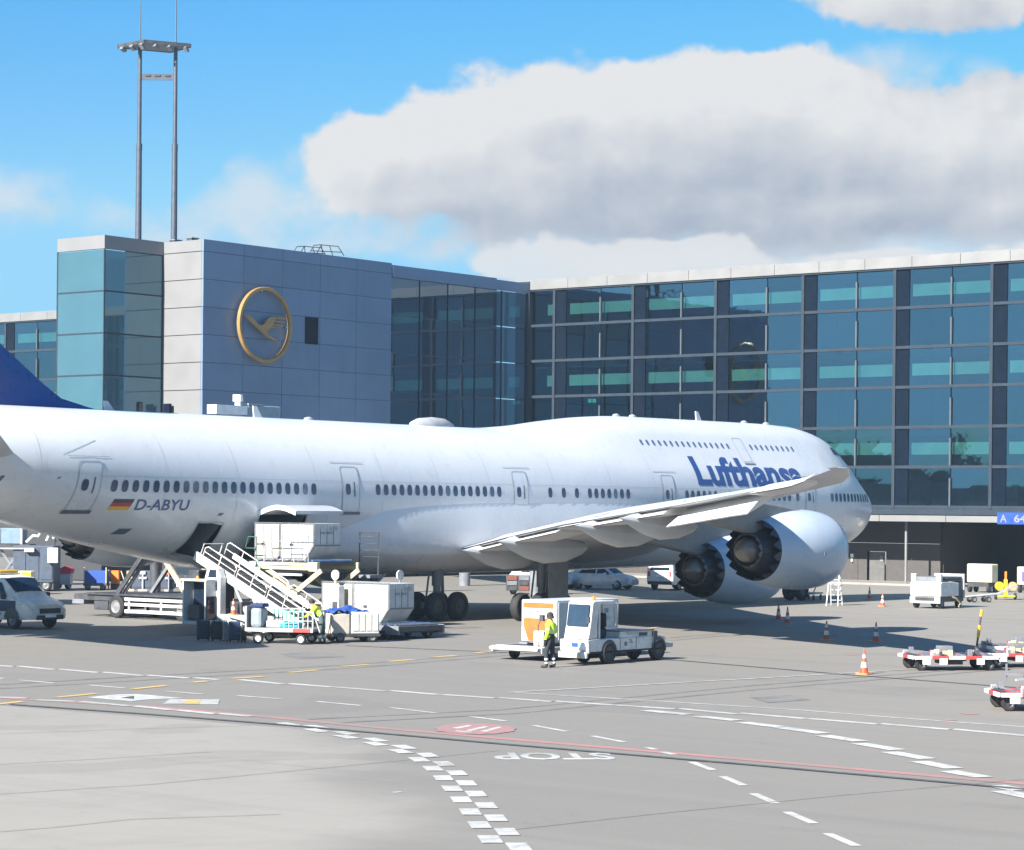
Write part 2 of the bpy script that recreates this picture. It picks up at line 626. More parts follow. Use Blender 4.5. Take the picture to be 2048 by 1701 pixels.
# ================================================================== ground
def apron_material():
    m = bpy.data.materials.new('apron_asphalt')
    m.use_nodes = True
    t = NT(m.node_tree)
    b = m.node_tree.nodes['Principled BSDF']
    co = t.n('ShaderNodeTexCoord').outputs['Object']
    big = t.noise(co, 0.045, 5, 0.6)
    mid = t.noise(co, 0.35, 6, 0.65, 0.4)
    # stretched streaks: tyre tracks along the taxi direction
    mp = t.n('ShaderNodeMapping')
    t.put(mp.inputs['Vector'], co)
    mp.inputs['Rotation'].default_value = (0, 0, R(52))
    mp.inputs['Scale'].default_value = (0.6, 0.03, 1)
    streak = t.noise(mp.outputs[0], 1.0, 6, 0.6, 0.3)
    mp2 = t.n('ShaderNodeMapping')
    t.put(mp2.inputs['Vector'], co)
    mp2.inputs['Rotation'].default_value = (0, 0, R(-38))
    mp2.inputs['Scale'].default_value = (0.5, 0.025, 1)
    streak2 = t.noise(mp2.outputs[0], 1.0, 6, 0.6, 0.3)
    fine = t.noise(co, 14, 6, 0.75)
    grit = t.noise(co, 70, 3, 0.8)
    asphalt, pale = (.188, .173, .152), (.248, .224, .190)
    # the concrete stands: towards the right (nose) side the surfacing turns to paler concrete
    dx = t.dot(co, (0.62, -0.78, 0))
    zone = t.step(t.add(dx, t.mul(t.sub(big, .5), 22)), 0, 22)
    c = t.mixc(t.mul(zone, .75), asphalt, pale)
    # older pale concrete left of the service road: ends at the drain, wears out softly towards the road
    p1, p2 = G(0, 1411), G(1024, 1491.5)
    nn = Vector((p2.y - p1.y, p1.x - p2.x, 0)).normalized()
    if nn.dot(G(300, 1600) - p1) < 0: nn = -nn
    below = t.step(t.sub(t.dot(co, nn), nn.dot(p1)), 0.0, .08)
    s_ = t.add(t.add(t.dot(co, RT), t.mul(t.mx(t.sub(t.dot(co, FW), 42.0), 0.0), .2)), t.mul(t.sub(t.noise(co, .22, 5, .6), .5), 5))
    conc = t.mul(below, t.step(s_, -.6, -3.4))
    cc = t.mixc(t.step(t.noise(co, .09, 5, .6), .35, .65), (.300, .276, .240), (.272, .253, .223))
    cc = t.mixc(t.step(mid, .45, .75, 0, .22), cc, (.19, .182, .168))
    c = t.mixc(conc, c, cc)
    c = t.mixc(t.step(mid, .42, .75, 0, .22), c, (.14, .14, .14))
    c = t.mixc(t.step(streak, .5, .72, 0, .28), c, (.12, .12, .12))
    c = t.mixc(t.step(streak2, .52, .74, 0, .22), c, (.27, .26, .245))
    c = t.mixc(t.step(t.noise(co, .8, 8, .75, 1.2), .60, .74, 0, .5), c, (.08, .08, .08))
    c = t.mixc(t.step(t.noise(co, .16, 4, .5, .8), .60, .64, 0, .22), c, (.11, .108, .104))
    c = t.mixc(t.step(fine, .25, .75, .0, .28), c, (.28, .272, .26))
    c = t.mixc(t.step(grit, .35, .7, .16, 0), c, (.10, .10, .10))
    t.put(b.inputs['Base Color'], c)
    t.put(b.inputs['Roughness'], t.step(mid, .3, .7, .72, .9))
    b.inputs['Specular IOR Level'].default_value = .3
    bn = t.n('ShaderNodeBump')
    bn.inputs['Strength'].default_value = .25
    bn.inputs['Distance'].default_value = .01
    t.put(bn.inputs['Height'], t.noise(co, 30, 4, .7))
    t.put(b.inputs['Normal'], bn.outputs[0])
    return m


def paint(name, col, wear=.35):
    m = bpy.data.materials.new(name)
    m.use_nodes = True
    t = NT(m.node_tree)
    b = m.node_tree.nodes['Principled BSDF']
    co = t.n('ShaderNodeTexCoord').outputs['Object']
    c = t.mixc(t.step(t.noise(co, 2.2, 9, .8, .6), .40, .70, 0, wear), col, (.17, .165, .155))
    c = t.mixc(t.step(t.noise(co, .35, 4, .6), .45, .7, 0, wear * .6), c, (.17, .165, .155))
    c = t.mixc(t.step(t.noise(co, 25, 4, .8), .35, .65, .18, 0), c, (.2, .2, .2))
    t.put(b.inputs['Base Color'], c)
    b.inputs['Roughness'].default_value = .75
    return m


M_APRON = apron_material()
P_WHITE = paint('white_road_paint', (.50, .50, .48), .75)
P_YELLOW = paint('yellow_road_paint', (.58, .39, .10), .45)
P_RED = paint('red_road_paint', (.40, .165, .15), .8)
P_JOINT = mat('joint_sealant', (.06, .062, .065), .8, var=.3)
P_FAINT = mat('faint_joint_sealant', (.175, .166, .152), .85, var=.3)

apron = MB().poly([(-1500, -1500, 0), (3000, -1500, 0), (3000, 3000, 0), (-1500, 3000, 0)]).build('apron', M_APRON)
tag(apron, kind='structure')

ZS = .008
def strip(name, pts, wid, m_, z=ZS, parent=apron):
    """a painted band of given width along ground points (centre line)"""
    mb = MB()
    P = [Vector((p.x, p.y, z)) for p in pts]
    rows = []
    for k, p in enumerate(P):
        d = (P[min(k + 1, len(P) - 1)] - P[max(k - 1, 0)]).normalized()
        n = Vector((-d.y, d.x, 0)) * wid / 2
        rows.append([p + n, p - n])
    mb.grid(rows)
    return mb.build(name, m_, parent)


def dash(name, a, b, wid, m_, z=ZS):
    return strip(name, [G(*a), G(*b)], wid, m_, z)


for k, (a, b) in enumerate([((-60, 1328), (27, 1334)), ((34, 1333), (109, 1340)), ((117, 1339), (195, 1346)), ((205, 1345), (285, 1352)), ((293, 1351), (378, 1357)), ((386, 1356), (436, 1360)),
             ((480, 1360), (567, 1369)), ((577, 1368), (665, 1375)), ((673, 1375), (771, 1383)), ((781, 1382), (876, 1390)), ((885, 1390), (990, 1397)),
             ((995, 1396), (1105, 1404)), ((1108, 1403), (1228, 1411)), ((1230, 1411), (1352, 1419)), ((1357, 1418), (1475, 1429)), ((1480, 1427), (1610, 1438)),
             ((1617, 1438), (1755, 1449)), ((1760, 1448), (1900, 1460)), ((1905, 1459), (2060, 1473))]):
    dash('white_edge_line', a, b, .30, P_WHITE)
strip('white_boundary_line', [G(1030, 1386), G(1300, 1402), G(1600, 1421), G(1800, 1437), G(2080, 1457)], .14, P_WHITE)
strip('white_boundary_line', [G(1018, 1386), G(1400, 1364), G(1700, 1347), G(1840, 1338)], .14, P_WHITE, ZS + .004)
strip('white_boundary_line', [G(1890, 1237), G(2060, 1247)], .16, P_WHITE)
for a, b in [((-60, 1352), (8, 1358)), ((38, 1361), (108, 1367)), ((178, 1371), (250, 1377)), ((328, 1383), (407, 1389)), ((475, 1392), (565, 1399)), ((634, 1404), (722, 1412)), ((780, 1416), (872, 1427)),
             ((940, 1434), (1012, 1443)), ((1068, 1452), (1134, 1464)), ((1185, 1473), (1248, 1485)), ((1292, 1496), (1312, 1500)), ((1325, 1505), (1348, 1510)), ((1383, 1525), (1426, 1541)),
             ((1445, 1554), (1488, 1572)), ((1507, 1588), (1552, 1608)), ((1574, 1625), (1628, 1648)), ((1655, 1668), (1713, 1693))]:
    dash('white_lane_dash', a, b, .17, P_WHITE)
for a, b in [((113, 1396), (192, 1388)), ((266, 1379), (333, 1372)), ((385, 1366), (416, 1363)), ((462, 1358), (526, 1354)), ((577, 1346), (637, 1341)), ((682, 1334), (738, 1330)), ((778, 1324), (828, 1320)),
             ((868, 1315), (912, 1312)), ((950, 1307), (984, 1303)), ((1278, 1260), (1312, 1256)), ((-30, 1412), (45, 1404))]:
    dash('yellow_dash', a, b, .26, P_YELLOW, ZS + .004)
strip('red_restraint_line', [G(-40, 1393), G(60, 1400), G(300, 1414), G(520, 1433), G(800, 1460), G(1024, 1479.5), G(1300, 1503), G(1600, 1529), G(1850, 1551), G(2080, 1571)], .36, P_RED, .0066)
for a, b in [((-20, 1395), (56, 1397)), ((72, 1401), (150, 1404)), ((160, 1404), (260, 1413)), ((268, 1413), (345, 1421)), ((352, 1421), (430, 1429)), ((436, 1428), (502, 1434))]:
    dash('white_broken_line', a, b, .28, P_WHITE, ZS + .004)
strip('drain_slot', [G(20, 1410), G(300, 1430), G(580, 1452), G(1024, 1491), G(1500, 1531), G(2080, 1583)], .20, P_JOINT, ZS + .008)
strip('expansion_joint', [G(690, 1292), G(985, 1305), G(1360, 1322), G(1700, 1351), G(1990, 1373), G(2080, 1380)], .14, P_JOINT, ZS + .008)
for pts in ([(-40, 1592), (300, 1570), (720, 1530), (1000, 1502)], [(-40, 1668), (120, 1655), (260, 1640), (560, 1630)], [(-30, 1470), (260, 1459), (500, 1452)], [(1030, 1660), (1300, 1630), (1700, 1590), (2048, 1560)],
            [(-40, 1532), (180, 1520), (420, 1505)]):
    strip('faint_joint', [G(*p) for p in pts], .028, P_FAINT, ZS + .004)


def checker(name, pts, length, wid, gap_rows, m_):
    """two staggered rows of painted blocks along a curved path"""
    P = [G(*p) for p in pts]
    seg = [0]
    for a, b in zip(P, P[1:]): seg.append(seg[-1] + (b - a).length)
    def at(s):
        for k in range(len(P) - 1):
            if s <= seg[k + 1] or k == len(P) - 2:
                f = (s - seg[k]) / (seg[k + 1] - seg[k])
                a, b = P[max(k - 1, 0)], P[min(k + 2, len(P) - 1)]
                d0, d1 = (P[k + 1] - a).normalized(), (b - P[k]).normalized()
                return P[k].lerp(P[k + 1], f), d0.lerp(d1, f).normalized()
    k, s = 0, 0.0
    while s + length < seg[-1]:
        side = 1 if k % 2 else -1
        rows = []
        for q in (0, .5, 1):
            p, d = at(s + length * q)
            n = Vector((-d.y, d.x, 0))
            rows.append([p + n * (side * .01) + Vector((0, 0, ZS + .004)), p + n * (side * (wid + .01)) + Vector((0, 0, ZS + .004))])
        MB().grid(rows).build(name, m_, apron)
        s += length
        k += 1


checker('checker_block', [(575, 1446), (645, 1461), (715, 1476), (780, 1492), (832, 1508), (870, 1528), (897, 1548), (916, 1570), (936, 1593), (955, 1616), (976, 1645), (1000, 1676), (1030, 1716), (1060, 1760)], .82, .32, 2, P_WHITE)
for a, b in [((1290, 1422), (1378, 1430)), ((1398, 1434), (1474, 1442)), ((1484, 1446), (1562, 1455)), ((1560, 1456), (1648, 1468)), ((1645, 1472), (1722, 1484)), ((1718, 1488), (1796, 1501)), ((1778, 1505), (1856, 1519)),
             ((1838, 1524), (1908, 1538)), ((1896, 1543), (1968, 1556)), ((1990, 1572), (2040, 1582)), ((2000, 1583), (2075, 1598))]:
    dash('white_road_block', a, b, .44, P_WHITE, ZS + .004)
dash('white_spot', (786, 1586), (803, 1585), .12, P_WHITE)
for a, b in [((1888, 1440), (1906, 1442)), ((1930, 1427), (1946, 1430)), ((1700, 1310), (1712, 1311))]:
    dash('red_spot', a, b, .35, P_RED)

# arrow and give-way block painted on the road
zt = Vector((0, 0, ZS))
MB().poly([G(x, y, ZS) for x, y in ((172, 1395), (236, 1389), (278, 1388.5), (366, 1396.5), (300, 1399), (262, 1403))]).build('white_arrow', P_WHITE, apron)
MB().poly([G(x, y, ZS + .004) for x, y in ((240, 1396), (268, 1392), (268, 1398))]).build('arrow_hole', P_JOINT, apron)
MB().poly([G(x, y, ZS) for x, y in ((325, 1408), (340, 1399), (440, 1399), (436, 1409))]).build('white_road_block', P_WHITE, apron)
MB().poly([G(x, y, ZS + .004) for x, y in ((364, 1408), (374, 1399.5), (402, 1399.5), (396, 1408.5))]).build('yellow_dash', P_YELLOW, apron)
# lettering and the red disc
c_ = G(1217, 1506.5)
d_ = (G(980, 1508) - G(1217, 1508)).normalized()
u_ = Vector((-d_.y, d_.x, 0))
decal('stop_lettering', 'STOP', P_WHITE, apron, Vector((c_.x, c_.y, ZS)), d_, u_, (G(980, 1508) - G(1217, 1508)).length, 1.35, .03)
c_ = G(950, 1459)
dd = (FW * 1.0).normalized()
P_DISC = paint('faded_red_paint', (.38, .165, .155), .98)
MB().poly([Vector((c_.x, c_.y, ZS + .004)) + RT * (.90 + .05 * math.sin(t * 1.7)) * math.cos(t * math.pi / 20) + dd * (1.3 + .1 * math.sin(t * 2.3)) * math.sin(t * math.pi / 20) for t in range(40)]).build('red_disc', P_DISC, apron)
for pts in ([(-.62, .1), (-.2, .8), (-.1, .6), (-.45, -.05)], [(-.25, -.4), (.25, .6), (.35, .45), (-.1, -.6)], [(.15, -.5), (.62, .5), (.7, .3), (.3, -.7)], [(-.55, -.6), (-.1, -.9), (-.05, -.75), (-.45, -.45)]):
    MB().poly([Vector((c_.x, c_.y, ZS + .008)) + RT * (a * .85) + dd * (b * 1.1) for a, b in pts]).build('white_symbol', P_WHITE, apron)

# rubber marks left by turning vehicles, patched repairs and oil spots
M_TYRE = mat('tyre_rubber_trace', (.125, .12, .114), .85, var=.2, scale=.8)
M_TYRE2 = mat('worn_rubber_trace', (.150, .144, .135), .85, var=.2, scale=.8)
for k, (pts, w_) in enumerate((([(-40, 1372), (300, 1352), (700, 1330), (1100, 1298), (1500, 1262)], .25), ([(-40, 1380), (300, 1360), (700, 1337), (1100, 1304), (1500, 1267)], .25), 
        ([(600, 1440), (1000, 1420), (1500, 1372), (2048, 1330)], .2), ([(620, 1449), (1020, 1428), (1520, 1379), (2048, 1336)], .2)  )):
    strip('tyre_mark', [G(*p) for p in pts], w_, M_TYRE2, .0052 + .0003 * k)
for (x0, y0, x1, y1, x2, y2, x3, y3) in ((560, 1308, 650, 1304, 690, 1314, 596, 1318), (1500, 1395, 1580, 1390, 1620, 1400, 1536, 1406)):
    MB().poly([G(x0, y0, .0075), G(x1, y1, .0075), G(x2, y2, .0075), G(x3, y3, .0075)]).build('repair_patch', M_TYRE2, apron)
# ================================================================== terminal
HU, TV = 144.0, 112.4          # plane of the glass hall's front (x), plane of the logo wall (y)
M_FASCIA = mat('white_fascia_metal', (.20, .20, .20), .5, metal=.2, var=.05, dirt=.08, scale=.6)
M_PANEL = mat('silver_wall_panel', (.150, .215, .325), .45, metal=.15, objrand=.07, streak=.25, var=.05, scale=.4)
M_ENDPANEL = mat('pale_wall_panel', (.19, .19, .195), .55, metal=.1, var=.04, scale=.4)
M_FRAME = mat('facade_frame_grey', (.032, .043, .058), .7, var=.1, spec=.05)
M_SLIM = mat('slim_mullion_sheen', (.075, .09, .105), .6, var=.1, spec=.1)
M_LOUVRE = mat('dark_louvre', (.005, .010, .020), .9, var=.2, spec=.03)
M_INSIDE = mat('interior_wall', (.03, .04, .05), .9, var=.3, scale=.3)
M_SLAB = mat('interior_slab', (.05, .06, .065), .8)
M_BAND = mat('green_daylight_band', (.30, .56, .46), .4, var=.12, scale=.5)
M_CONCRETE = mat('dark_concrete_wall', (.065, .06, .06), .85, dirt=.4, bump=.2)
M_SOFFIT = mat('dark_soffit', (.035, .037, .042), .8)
M_DOOR = mat('grey_door', (.10, .10, .095), .5)
M_KERB = mat('kerb_stone', (.25, .24, .22), .85, dirt=.3)
G_HALL = glass('hall_glass', (.30, .44, .46), .32, .02, rcol=(.48, .72, .88), wob=.09)
G_DARK = glass('dark_blue_glass', (.10, .16, .22), .20, .015, body=(.03, .05, .08), bodyfac=.55, rcol=(.6, .8, 1.0), wob=.05)
G_STAIR = glass('teal_stair_glass', (.40, .60, .66), .12, .02, body=(.075, .165, .20), bodyfac=.62, rcol=(.6, .85, 1))

ROWS = [21.23, 18.58, 15.93, 13.26, 10.57, 7.91, 5.25]


def glass_wing(name, label, v_hi, mull, v_lo, full=True):
    """long glazed hall facing -X; v_hi/v_lo its ends, mull the bay lines from high V to low"""
    t = thing(name, label, 'building', (HU, (v_hi + v_lo) / 2, 0))
    W = dict(parent=t, world=True)
    MB().bb(HU - .15, 168, v_lo, v_hi, 21.93, 22.05).build('roof', M_GREY, **W)
    # parapet panels
    v = v_hi
    while v > v_lo + .01:
        v2 = max(v_lo, v - 3.6)
        MB().bb(HU - .30, HU + .1, v2 + .015, v - .015, 21.28, 22.0 - random.uniform(0, .012)).build('fascia_panel', M_FASCIA, **W)
        v = v2
    MB().bb(HU - .22, HU + .2, v_lo, v_hi, 21.16, 21.265).build('eaves_gutter', M_FRAME, **W)
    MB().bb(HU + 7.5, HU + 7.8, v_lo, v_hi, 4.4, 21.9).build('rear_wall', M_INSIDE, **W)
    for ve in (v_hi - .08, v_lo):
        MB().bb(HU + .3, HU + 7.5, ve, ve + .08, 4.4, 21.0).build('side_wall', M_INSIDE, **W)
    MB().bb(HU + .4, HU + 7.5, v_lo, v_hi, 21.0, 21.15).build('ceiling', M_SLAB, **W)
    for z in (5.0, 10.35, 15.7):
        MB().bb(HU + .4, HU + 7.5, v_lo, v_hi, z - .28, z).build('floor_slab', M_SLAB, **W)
    MB().bb(HU - .14, HU + .3, v_lo, v_hi, 4.73, 5.15).build('sill_band', M_FRAME, **W)
    for a, z in enumerate(ROWS):
        MB().bb(HU - .16, HU + .10, v_lo, v_hi, z - .10, z + .10).build('transom', M_FRAME, **W)
    edges = [v_hi] + mull + [v_lo]
    for v in mull:
        MB().bb(HU - .20, HU + .14, v - .11, v + .11, 5.15, 21.16).build('mullion', M_FRAME, **W)
    for a, b in zip(edges, edges[1:]):
        wid = a - b
        subs = [a - .1]
        if wid > 5:
            m1 = a - 1.05
            MB().bb(HU - .06, HU + .06, m1, a - .1, 5.25, 21.16).build('louvre_strip', M_LOUVRE, **W)
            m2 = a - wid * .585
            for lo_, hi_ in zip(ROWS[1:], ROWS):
                    MB().bb(HU - .14, HU + .08, m2 - .055, m2 + .055, lo_ + .1, lo_ + (hi_ - lo_) * .72).build('slim_mullion', M_SLIM, **W)  # short paler bar imitates the reflection on the mullion's lower part
            MB().bb(HU - .02, HU + .08, m2 - .03, m2 + .03, 5.15, 21.16).build('pane_joint', M_LOUVRE, **W)
            pan = [(m1 - .01, m2 + .05), (m2 - .05, b + .1)]
        else:
            pan = [(a - .1, b + .1)]
        for hi, lo in zip(ROWS, ROWS[1:]):
            for p, q in pan:
                e = random.uniform(-.016, .016)
                f = random.uniform(-.016, .016)
                m_ = MB().poly([(HU + e, p, lo + .09), (HU + f, q, lo + .09), (HU + f - e, q, hi - .09), (HU - f, p, hi - .09)])
                m_.build('glass_pane', G_HALL, fixn=False, **W)
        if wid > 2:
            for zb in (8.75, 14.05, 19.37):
                MB().bb(HU + .42, HU + .46, b + .05, a - 1.05 if wid > 5 else a - 1.2, zb, zb + .80).build('light_band', M_BAND, **W)  # pale green sheet standing in for daylight seen through the hall
            for zz in (5.0, 10.35, 15.7):
                MB().bb(HU + 3.0, HU + 3.5, a - .9, a - .4, zz, zz + 5.0).build('interior_column', M_INSIDE, **W)
    return t


hall = glass_wing('glass_hall', 'long glazed terminal hall with white roof edge behind the nose of the airliner', TV - .05, [110.1 - 7.2 * k for k in range(8)], 56.0)
W = dict(parent=hall, world=True)
# lower level: white canopy edge, soffit, recessed dark walls
v = 112.0
while v > 56:
    MB().bb(HU - .75, HU - .5, v - 5.0 + .02, v - .02, 4.27, 4.68).build('canopy_panel', M_FASCIA, **W)
    v -= 5.0
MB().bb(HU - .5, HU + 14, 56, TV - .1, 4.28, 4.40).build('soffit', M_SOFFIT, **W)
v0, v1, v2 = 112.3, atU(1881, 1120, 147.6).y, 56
MB().bb(147.6, 148.0, v1, v0, 2.75, 4.28).build('shade_toned_wall', M_SOFFIT, **W)  # darker colour than the panels below: canopy shade painted into the wall
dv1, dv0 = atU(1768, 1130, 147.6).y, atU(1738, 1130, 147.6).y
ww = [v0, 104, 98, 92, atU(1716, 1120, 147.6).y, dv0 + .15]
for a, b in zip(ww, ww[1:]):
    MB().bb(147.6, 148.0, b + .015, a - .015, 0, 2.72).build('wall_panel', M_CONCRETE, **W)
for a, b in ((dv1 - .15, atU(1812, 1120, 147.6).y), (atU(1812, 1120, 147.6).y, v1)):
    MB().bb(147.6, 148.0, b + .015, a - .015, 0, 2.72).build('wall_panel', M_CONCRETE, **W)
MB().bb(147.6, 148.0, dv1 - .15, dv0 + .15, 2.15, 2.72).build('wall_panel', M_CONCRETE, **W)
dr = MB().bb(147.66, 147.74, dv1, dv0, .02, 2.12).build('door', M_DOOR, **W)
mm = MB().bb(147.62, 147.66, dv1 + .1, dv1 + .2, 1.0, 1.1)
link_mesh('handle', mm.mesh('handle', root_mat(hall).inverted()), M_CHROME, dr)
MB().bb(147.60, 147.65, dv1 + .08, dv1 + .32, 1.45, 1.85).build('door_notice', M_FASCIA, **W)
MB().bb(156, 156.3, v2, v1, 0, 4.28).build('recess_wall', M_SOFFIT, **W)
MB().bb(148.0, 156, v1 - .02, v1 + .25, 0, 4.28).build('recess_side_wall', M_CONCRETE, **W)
for px in (1812,):
    cv = atU(px, 1100, 144.4).y
    MB().cyl((144.4, cv, 0), (144.4, cv, 4.28), .09).build('column', M_FASCIA, smooth=40, **W)
for cv in (74.0, 95, 103):
    MB().cyl((149.5, cv, 0), (149.5, cv, 4.28), .15).build('column', M_SOFFIT, smooth=40, **W)
MB().bb(152, 152.05, 70.5, 71.6, 2.9, 3.05).build('lamp_strip', M_RED, **W)
MB().bb(142.3, 147.6, 76.0, 112, 0.0, .14).build('kerb', M_KERB, **W)
# wall lamp left of the door
MB().bb(147.45, 147.6, dv0 + 1.2, dv0 + 1.4, 1.7, 1.95).bb(147.45, 147.6, dv0 + 1.25, dv0 + 1.35, 1.4, 1.6).build('wall_socket', M_LAMP, **W)
# things seen through the lowest glazing row: a poster on a stand and a green exit sign higher up
p0 = atU(2011, 963, 146.0)
p1 = atU(2034, 997, 146.0)
t = thing('poster_stand', 'poster with an orange figure on a stand behind the lowest row of glass', 'poster', (146, (p0.y + p1.y) / 2, 5.0))
w_ = abs(p0.y - p1.y) / 2
MB().bb(-.04, .04, -w_, w_, p1.z - 5, p0.z - 5).build('board', mat('poster_paper', (.75, .62, .52), .6), t)
MB().poly([(-.05, .5 * w_, p1.z - 4.6), (-.05, -.1 * w_, p1.z - 4.7), (-.05, -.5 * w_, p1.z - 4.5), (-.05, -.2, p0.z - 5.3), (-.05, .25, p0.z - 5.25)]).build('picture', M_ORANGE, t, fixn=False)
MB().cyl((.0, -w_ * .6, 0), (0, -w_ * .6, p1.z - 5), .03).cyl((.0, w_ * .6, 0), (0, w_ * .6, p1.z - 5), .03).build('leg', M_GREY, t)
MB().bb(-.06, .3, -w_ * 1.3, w_ * 1.3, p0.z - 4.98, p0.z - 4.1).build('hood', M_LOUVRE, t)
p0 = atU(1184, 802, 147.0)
t = thing('exit_sign', 'small green exit sign with running figure hanging inside the hall above the upper deck hump', 'sign', p0)
m_ = mat('green_sign_light', (.05, .5, .35), .5)
eb = m_.node_tree.nodes['Principled BSDF']
eb.inputs['Emission Color'].default_value = (.15, .9, .65, 1)
eb.inputs['Emission Strength'].default_value = .35
MB().bb(-.05, .05, .08, .34, -.14, .14).build('left_panel', m_, t)
MB().bb(-.05, .05, -.34, -.08, -.14, .14).build('right_panel', m_, t)
MB().bb(-.01, .01, -.02, .02, .14, 1.2).build('rod', M_GREY, t)

# gate sign on the canopy edge
g0, g1 = atU(1996, 1034, HU - .8), atU(2080, 1034, HU - .8)
t = thing('gate_sign', 'blue gate sign lettered A 64 on the white canopy edge', 'sign', (HU - .8, (g0.y + g1.y) / 2, 4.6))
W2 = dict(parent=t, world=True)
MB().bb(HU - .92, HU - .78, g1.y, g0.y, 4.17, 4.93).build('panel', mat('blue_sign', (.006, .05, .28), .5), **W2)
decal('lettering', 'A', M_FASCIA, t, (HU - .925, atU(2000, 1034, HU - .92).y, 4.30), (0, -1, 0), (0, 0, 1), .48, .5, .02, True)
decal('lettering', '64', M_FASCIA, t, (HU - .925, atU(2028, 1034, HU - .92).y, 4.30), (0, -1, 0), (0, 0, 1), .85, .5, .02, True)

far = glass_wing('glass_wing', 'distant glazed terminal wing at the left edge beyond the stair tower', 192, [187 - 7.2 * k for k in range(6)], 149)
MB().bb(HU - .1, HU + .3, 149, 192, 0, 4.73).build('lower_wall', M_SOFFIT, parent=far, world=True)

# ---------------- tower with the emblem wall
tower = thing('logo_tower', 'grey panelled terminal block carrying a golden ring emblem on its shaded wall', 'building', (120, 116, 0))
W = dict(parent=tower, world=True)
U0, U1, U2 = 109.8, 128.1, HU - .35
V1 = 116.1
MB().bb(U0 + .2, U1 + 12, TV + .2, 120, 0, 21.9).build('core', M_PANEL, **W)
zj = [22.0, 21.22] + [21.22 - 1.78 * k for k in range(1, 12)] + [0]
for a, b in zip(zj, zj[1:]):
    for k in range(5):
        u0, u1 = U0 + (U1 - U0) * k / 5, U0 + (U1 - U0) * (k + 1) / 5
        d = random.uniform(0, .02)
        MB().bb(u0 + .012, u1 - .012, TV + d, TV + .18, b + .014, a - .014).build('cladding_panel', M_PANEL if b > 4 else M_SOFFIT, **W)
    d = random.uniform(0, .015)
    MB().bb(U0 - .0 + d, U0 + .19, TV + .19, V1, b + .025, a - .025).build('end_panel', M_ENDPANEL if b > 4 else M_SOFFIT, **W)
# narrow window in the emblem wall
q0, q1 = atV(611, 634, TV - .02), atV(636, 690, TV - .02)
wd = MB().bb(q0.x, q1.x, TV - .03, TV + .05, q1.z, q0.z).build('window', M_LOUVRE, **W)
# glazed part between the emblem wall and the hall
MB().bb(U1 + .1, U2, TV - .02, TV + .2, 21.02, 21.76).build('glass_fascia', M_PANEL, **W)
zz = [21.0, 18.35, 15.7, 13.0, 10.35, 7.7, 5.0, 2.4, 0]
for k in range(5):
    u0, u1 = U1 + (U2 - U1) * k / 5, U1 + (U2 - U1) * (k + 1) / 5
    for a, b in zip(zz, zz[1:]):
        e = random.uniform(-.006, .006)
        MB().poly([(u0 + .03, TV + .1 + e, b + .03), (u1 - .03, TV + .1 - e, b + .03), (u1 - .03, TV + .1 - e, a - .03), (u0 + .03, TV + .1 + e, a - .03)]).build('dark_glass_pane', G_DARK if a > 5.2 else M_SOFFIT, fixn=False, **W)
    if k:
        MB().bb(u0 - .035, u0 + .035, TV + .06, TV + .14, 0, 21.0).build('slim_mullion', M_LOUVRE, **W)
MB().bb(HU - .38, HU + .32, TV - .12, TV + 1.2, 0, 21.9).build('corner_pier', M_FRAME, **W)
MB().bb(U1 + 2, U2, TV + 3.5, TV + 3.7, 0, 21.0).build('rear_wall', M_INSIDE, **W)

stair = thing('stair_tower', 'teal glass stair tower with pale roof band left of the emblem block', 'building', (107, 118, 0))
W = dict(parent=stair, world=True)
SU, SV = 104.7, 120.55
MB().bb(SU - .03, SU + .18, V1 - .03, SV, 21.15, 22.0).build('fascia_panel', M_ENDPANEL, **W)
MB().bb(SU + .18, U0 - .02, V1 - .03, V1 + .18, 21.15, 22.0).build('fascia_panel', M_ENDPANEL, **W)
MB().bb(SU + .18, U0 + .19, V1 + .18, SV, 21.85, 21.95).build('roof', M_GREY, **W)
sz = [21.13, 18.47, 15.8, 13.13, 10.46, 7.8, 5.1, 2.5, 0]
for a, b in zip(sz, sz[1:]):
    if a < 5.2:
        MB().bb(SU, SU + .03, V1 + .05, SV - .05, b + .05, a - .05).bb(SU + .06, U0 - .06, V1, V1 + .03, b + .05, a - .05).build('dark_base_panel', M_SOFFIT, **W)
        continue
    MB().bb(SU, SU + .03, V1 + .05, SV - .05, b + .05, a - .05).build('teal_glass_pane', G_STAIR, **W)
    MB().bb(SU + .06, U0 - .06, V1, V1 + .03, b + .05, a - .05).build('teal_glass_pane', G_STAIR, **W)
    MB().bb(SU + .3, U0 - .1, V1 + .3, SV - .2, b - .25, b - .05).build('landing', M_SLAB, **W)
    MB().bb(SU - .02, SU + .05, V1, SV, b - .045, b + .045).build('transom', M_FRAME, **W)
    MB().bb(SU + .05, U0 - .02, V1 - .02, V1 + .05, b - .045, b + .045).build('transom', M_FRAME, **W)
MB().bb(SU - .02, SU + .08, SV - .05, SV + .05, 0, 21.15).bb(SU - .02, SU + .06, V1 - .02, V1 + .06, 0, 21.15).bb(U0 - .14, U0 - .02, V1 - .02, V1 + .1, 0, 21.15).build('corner_post', M_FRAME, **W)
MB().bb(SU + 3.8, SU + 4.0, V1 + .8, SV, 0, 21).build('rear_wall', mat('stair_wall', (.34, .40, .42), .8), **W)
MB().bb(SU + .5, U0, SV - .25, SV - .05, 0, 21.1).build('side_wall', mat('stair_wall', (.34, .40, .42), .8), **W)

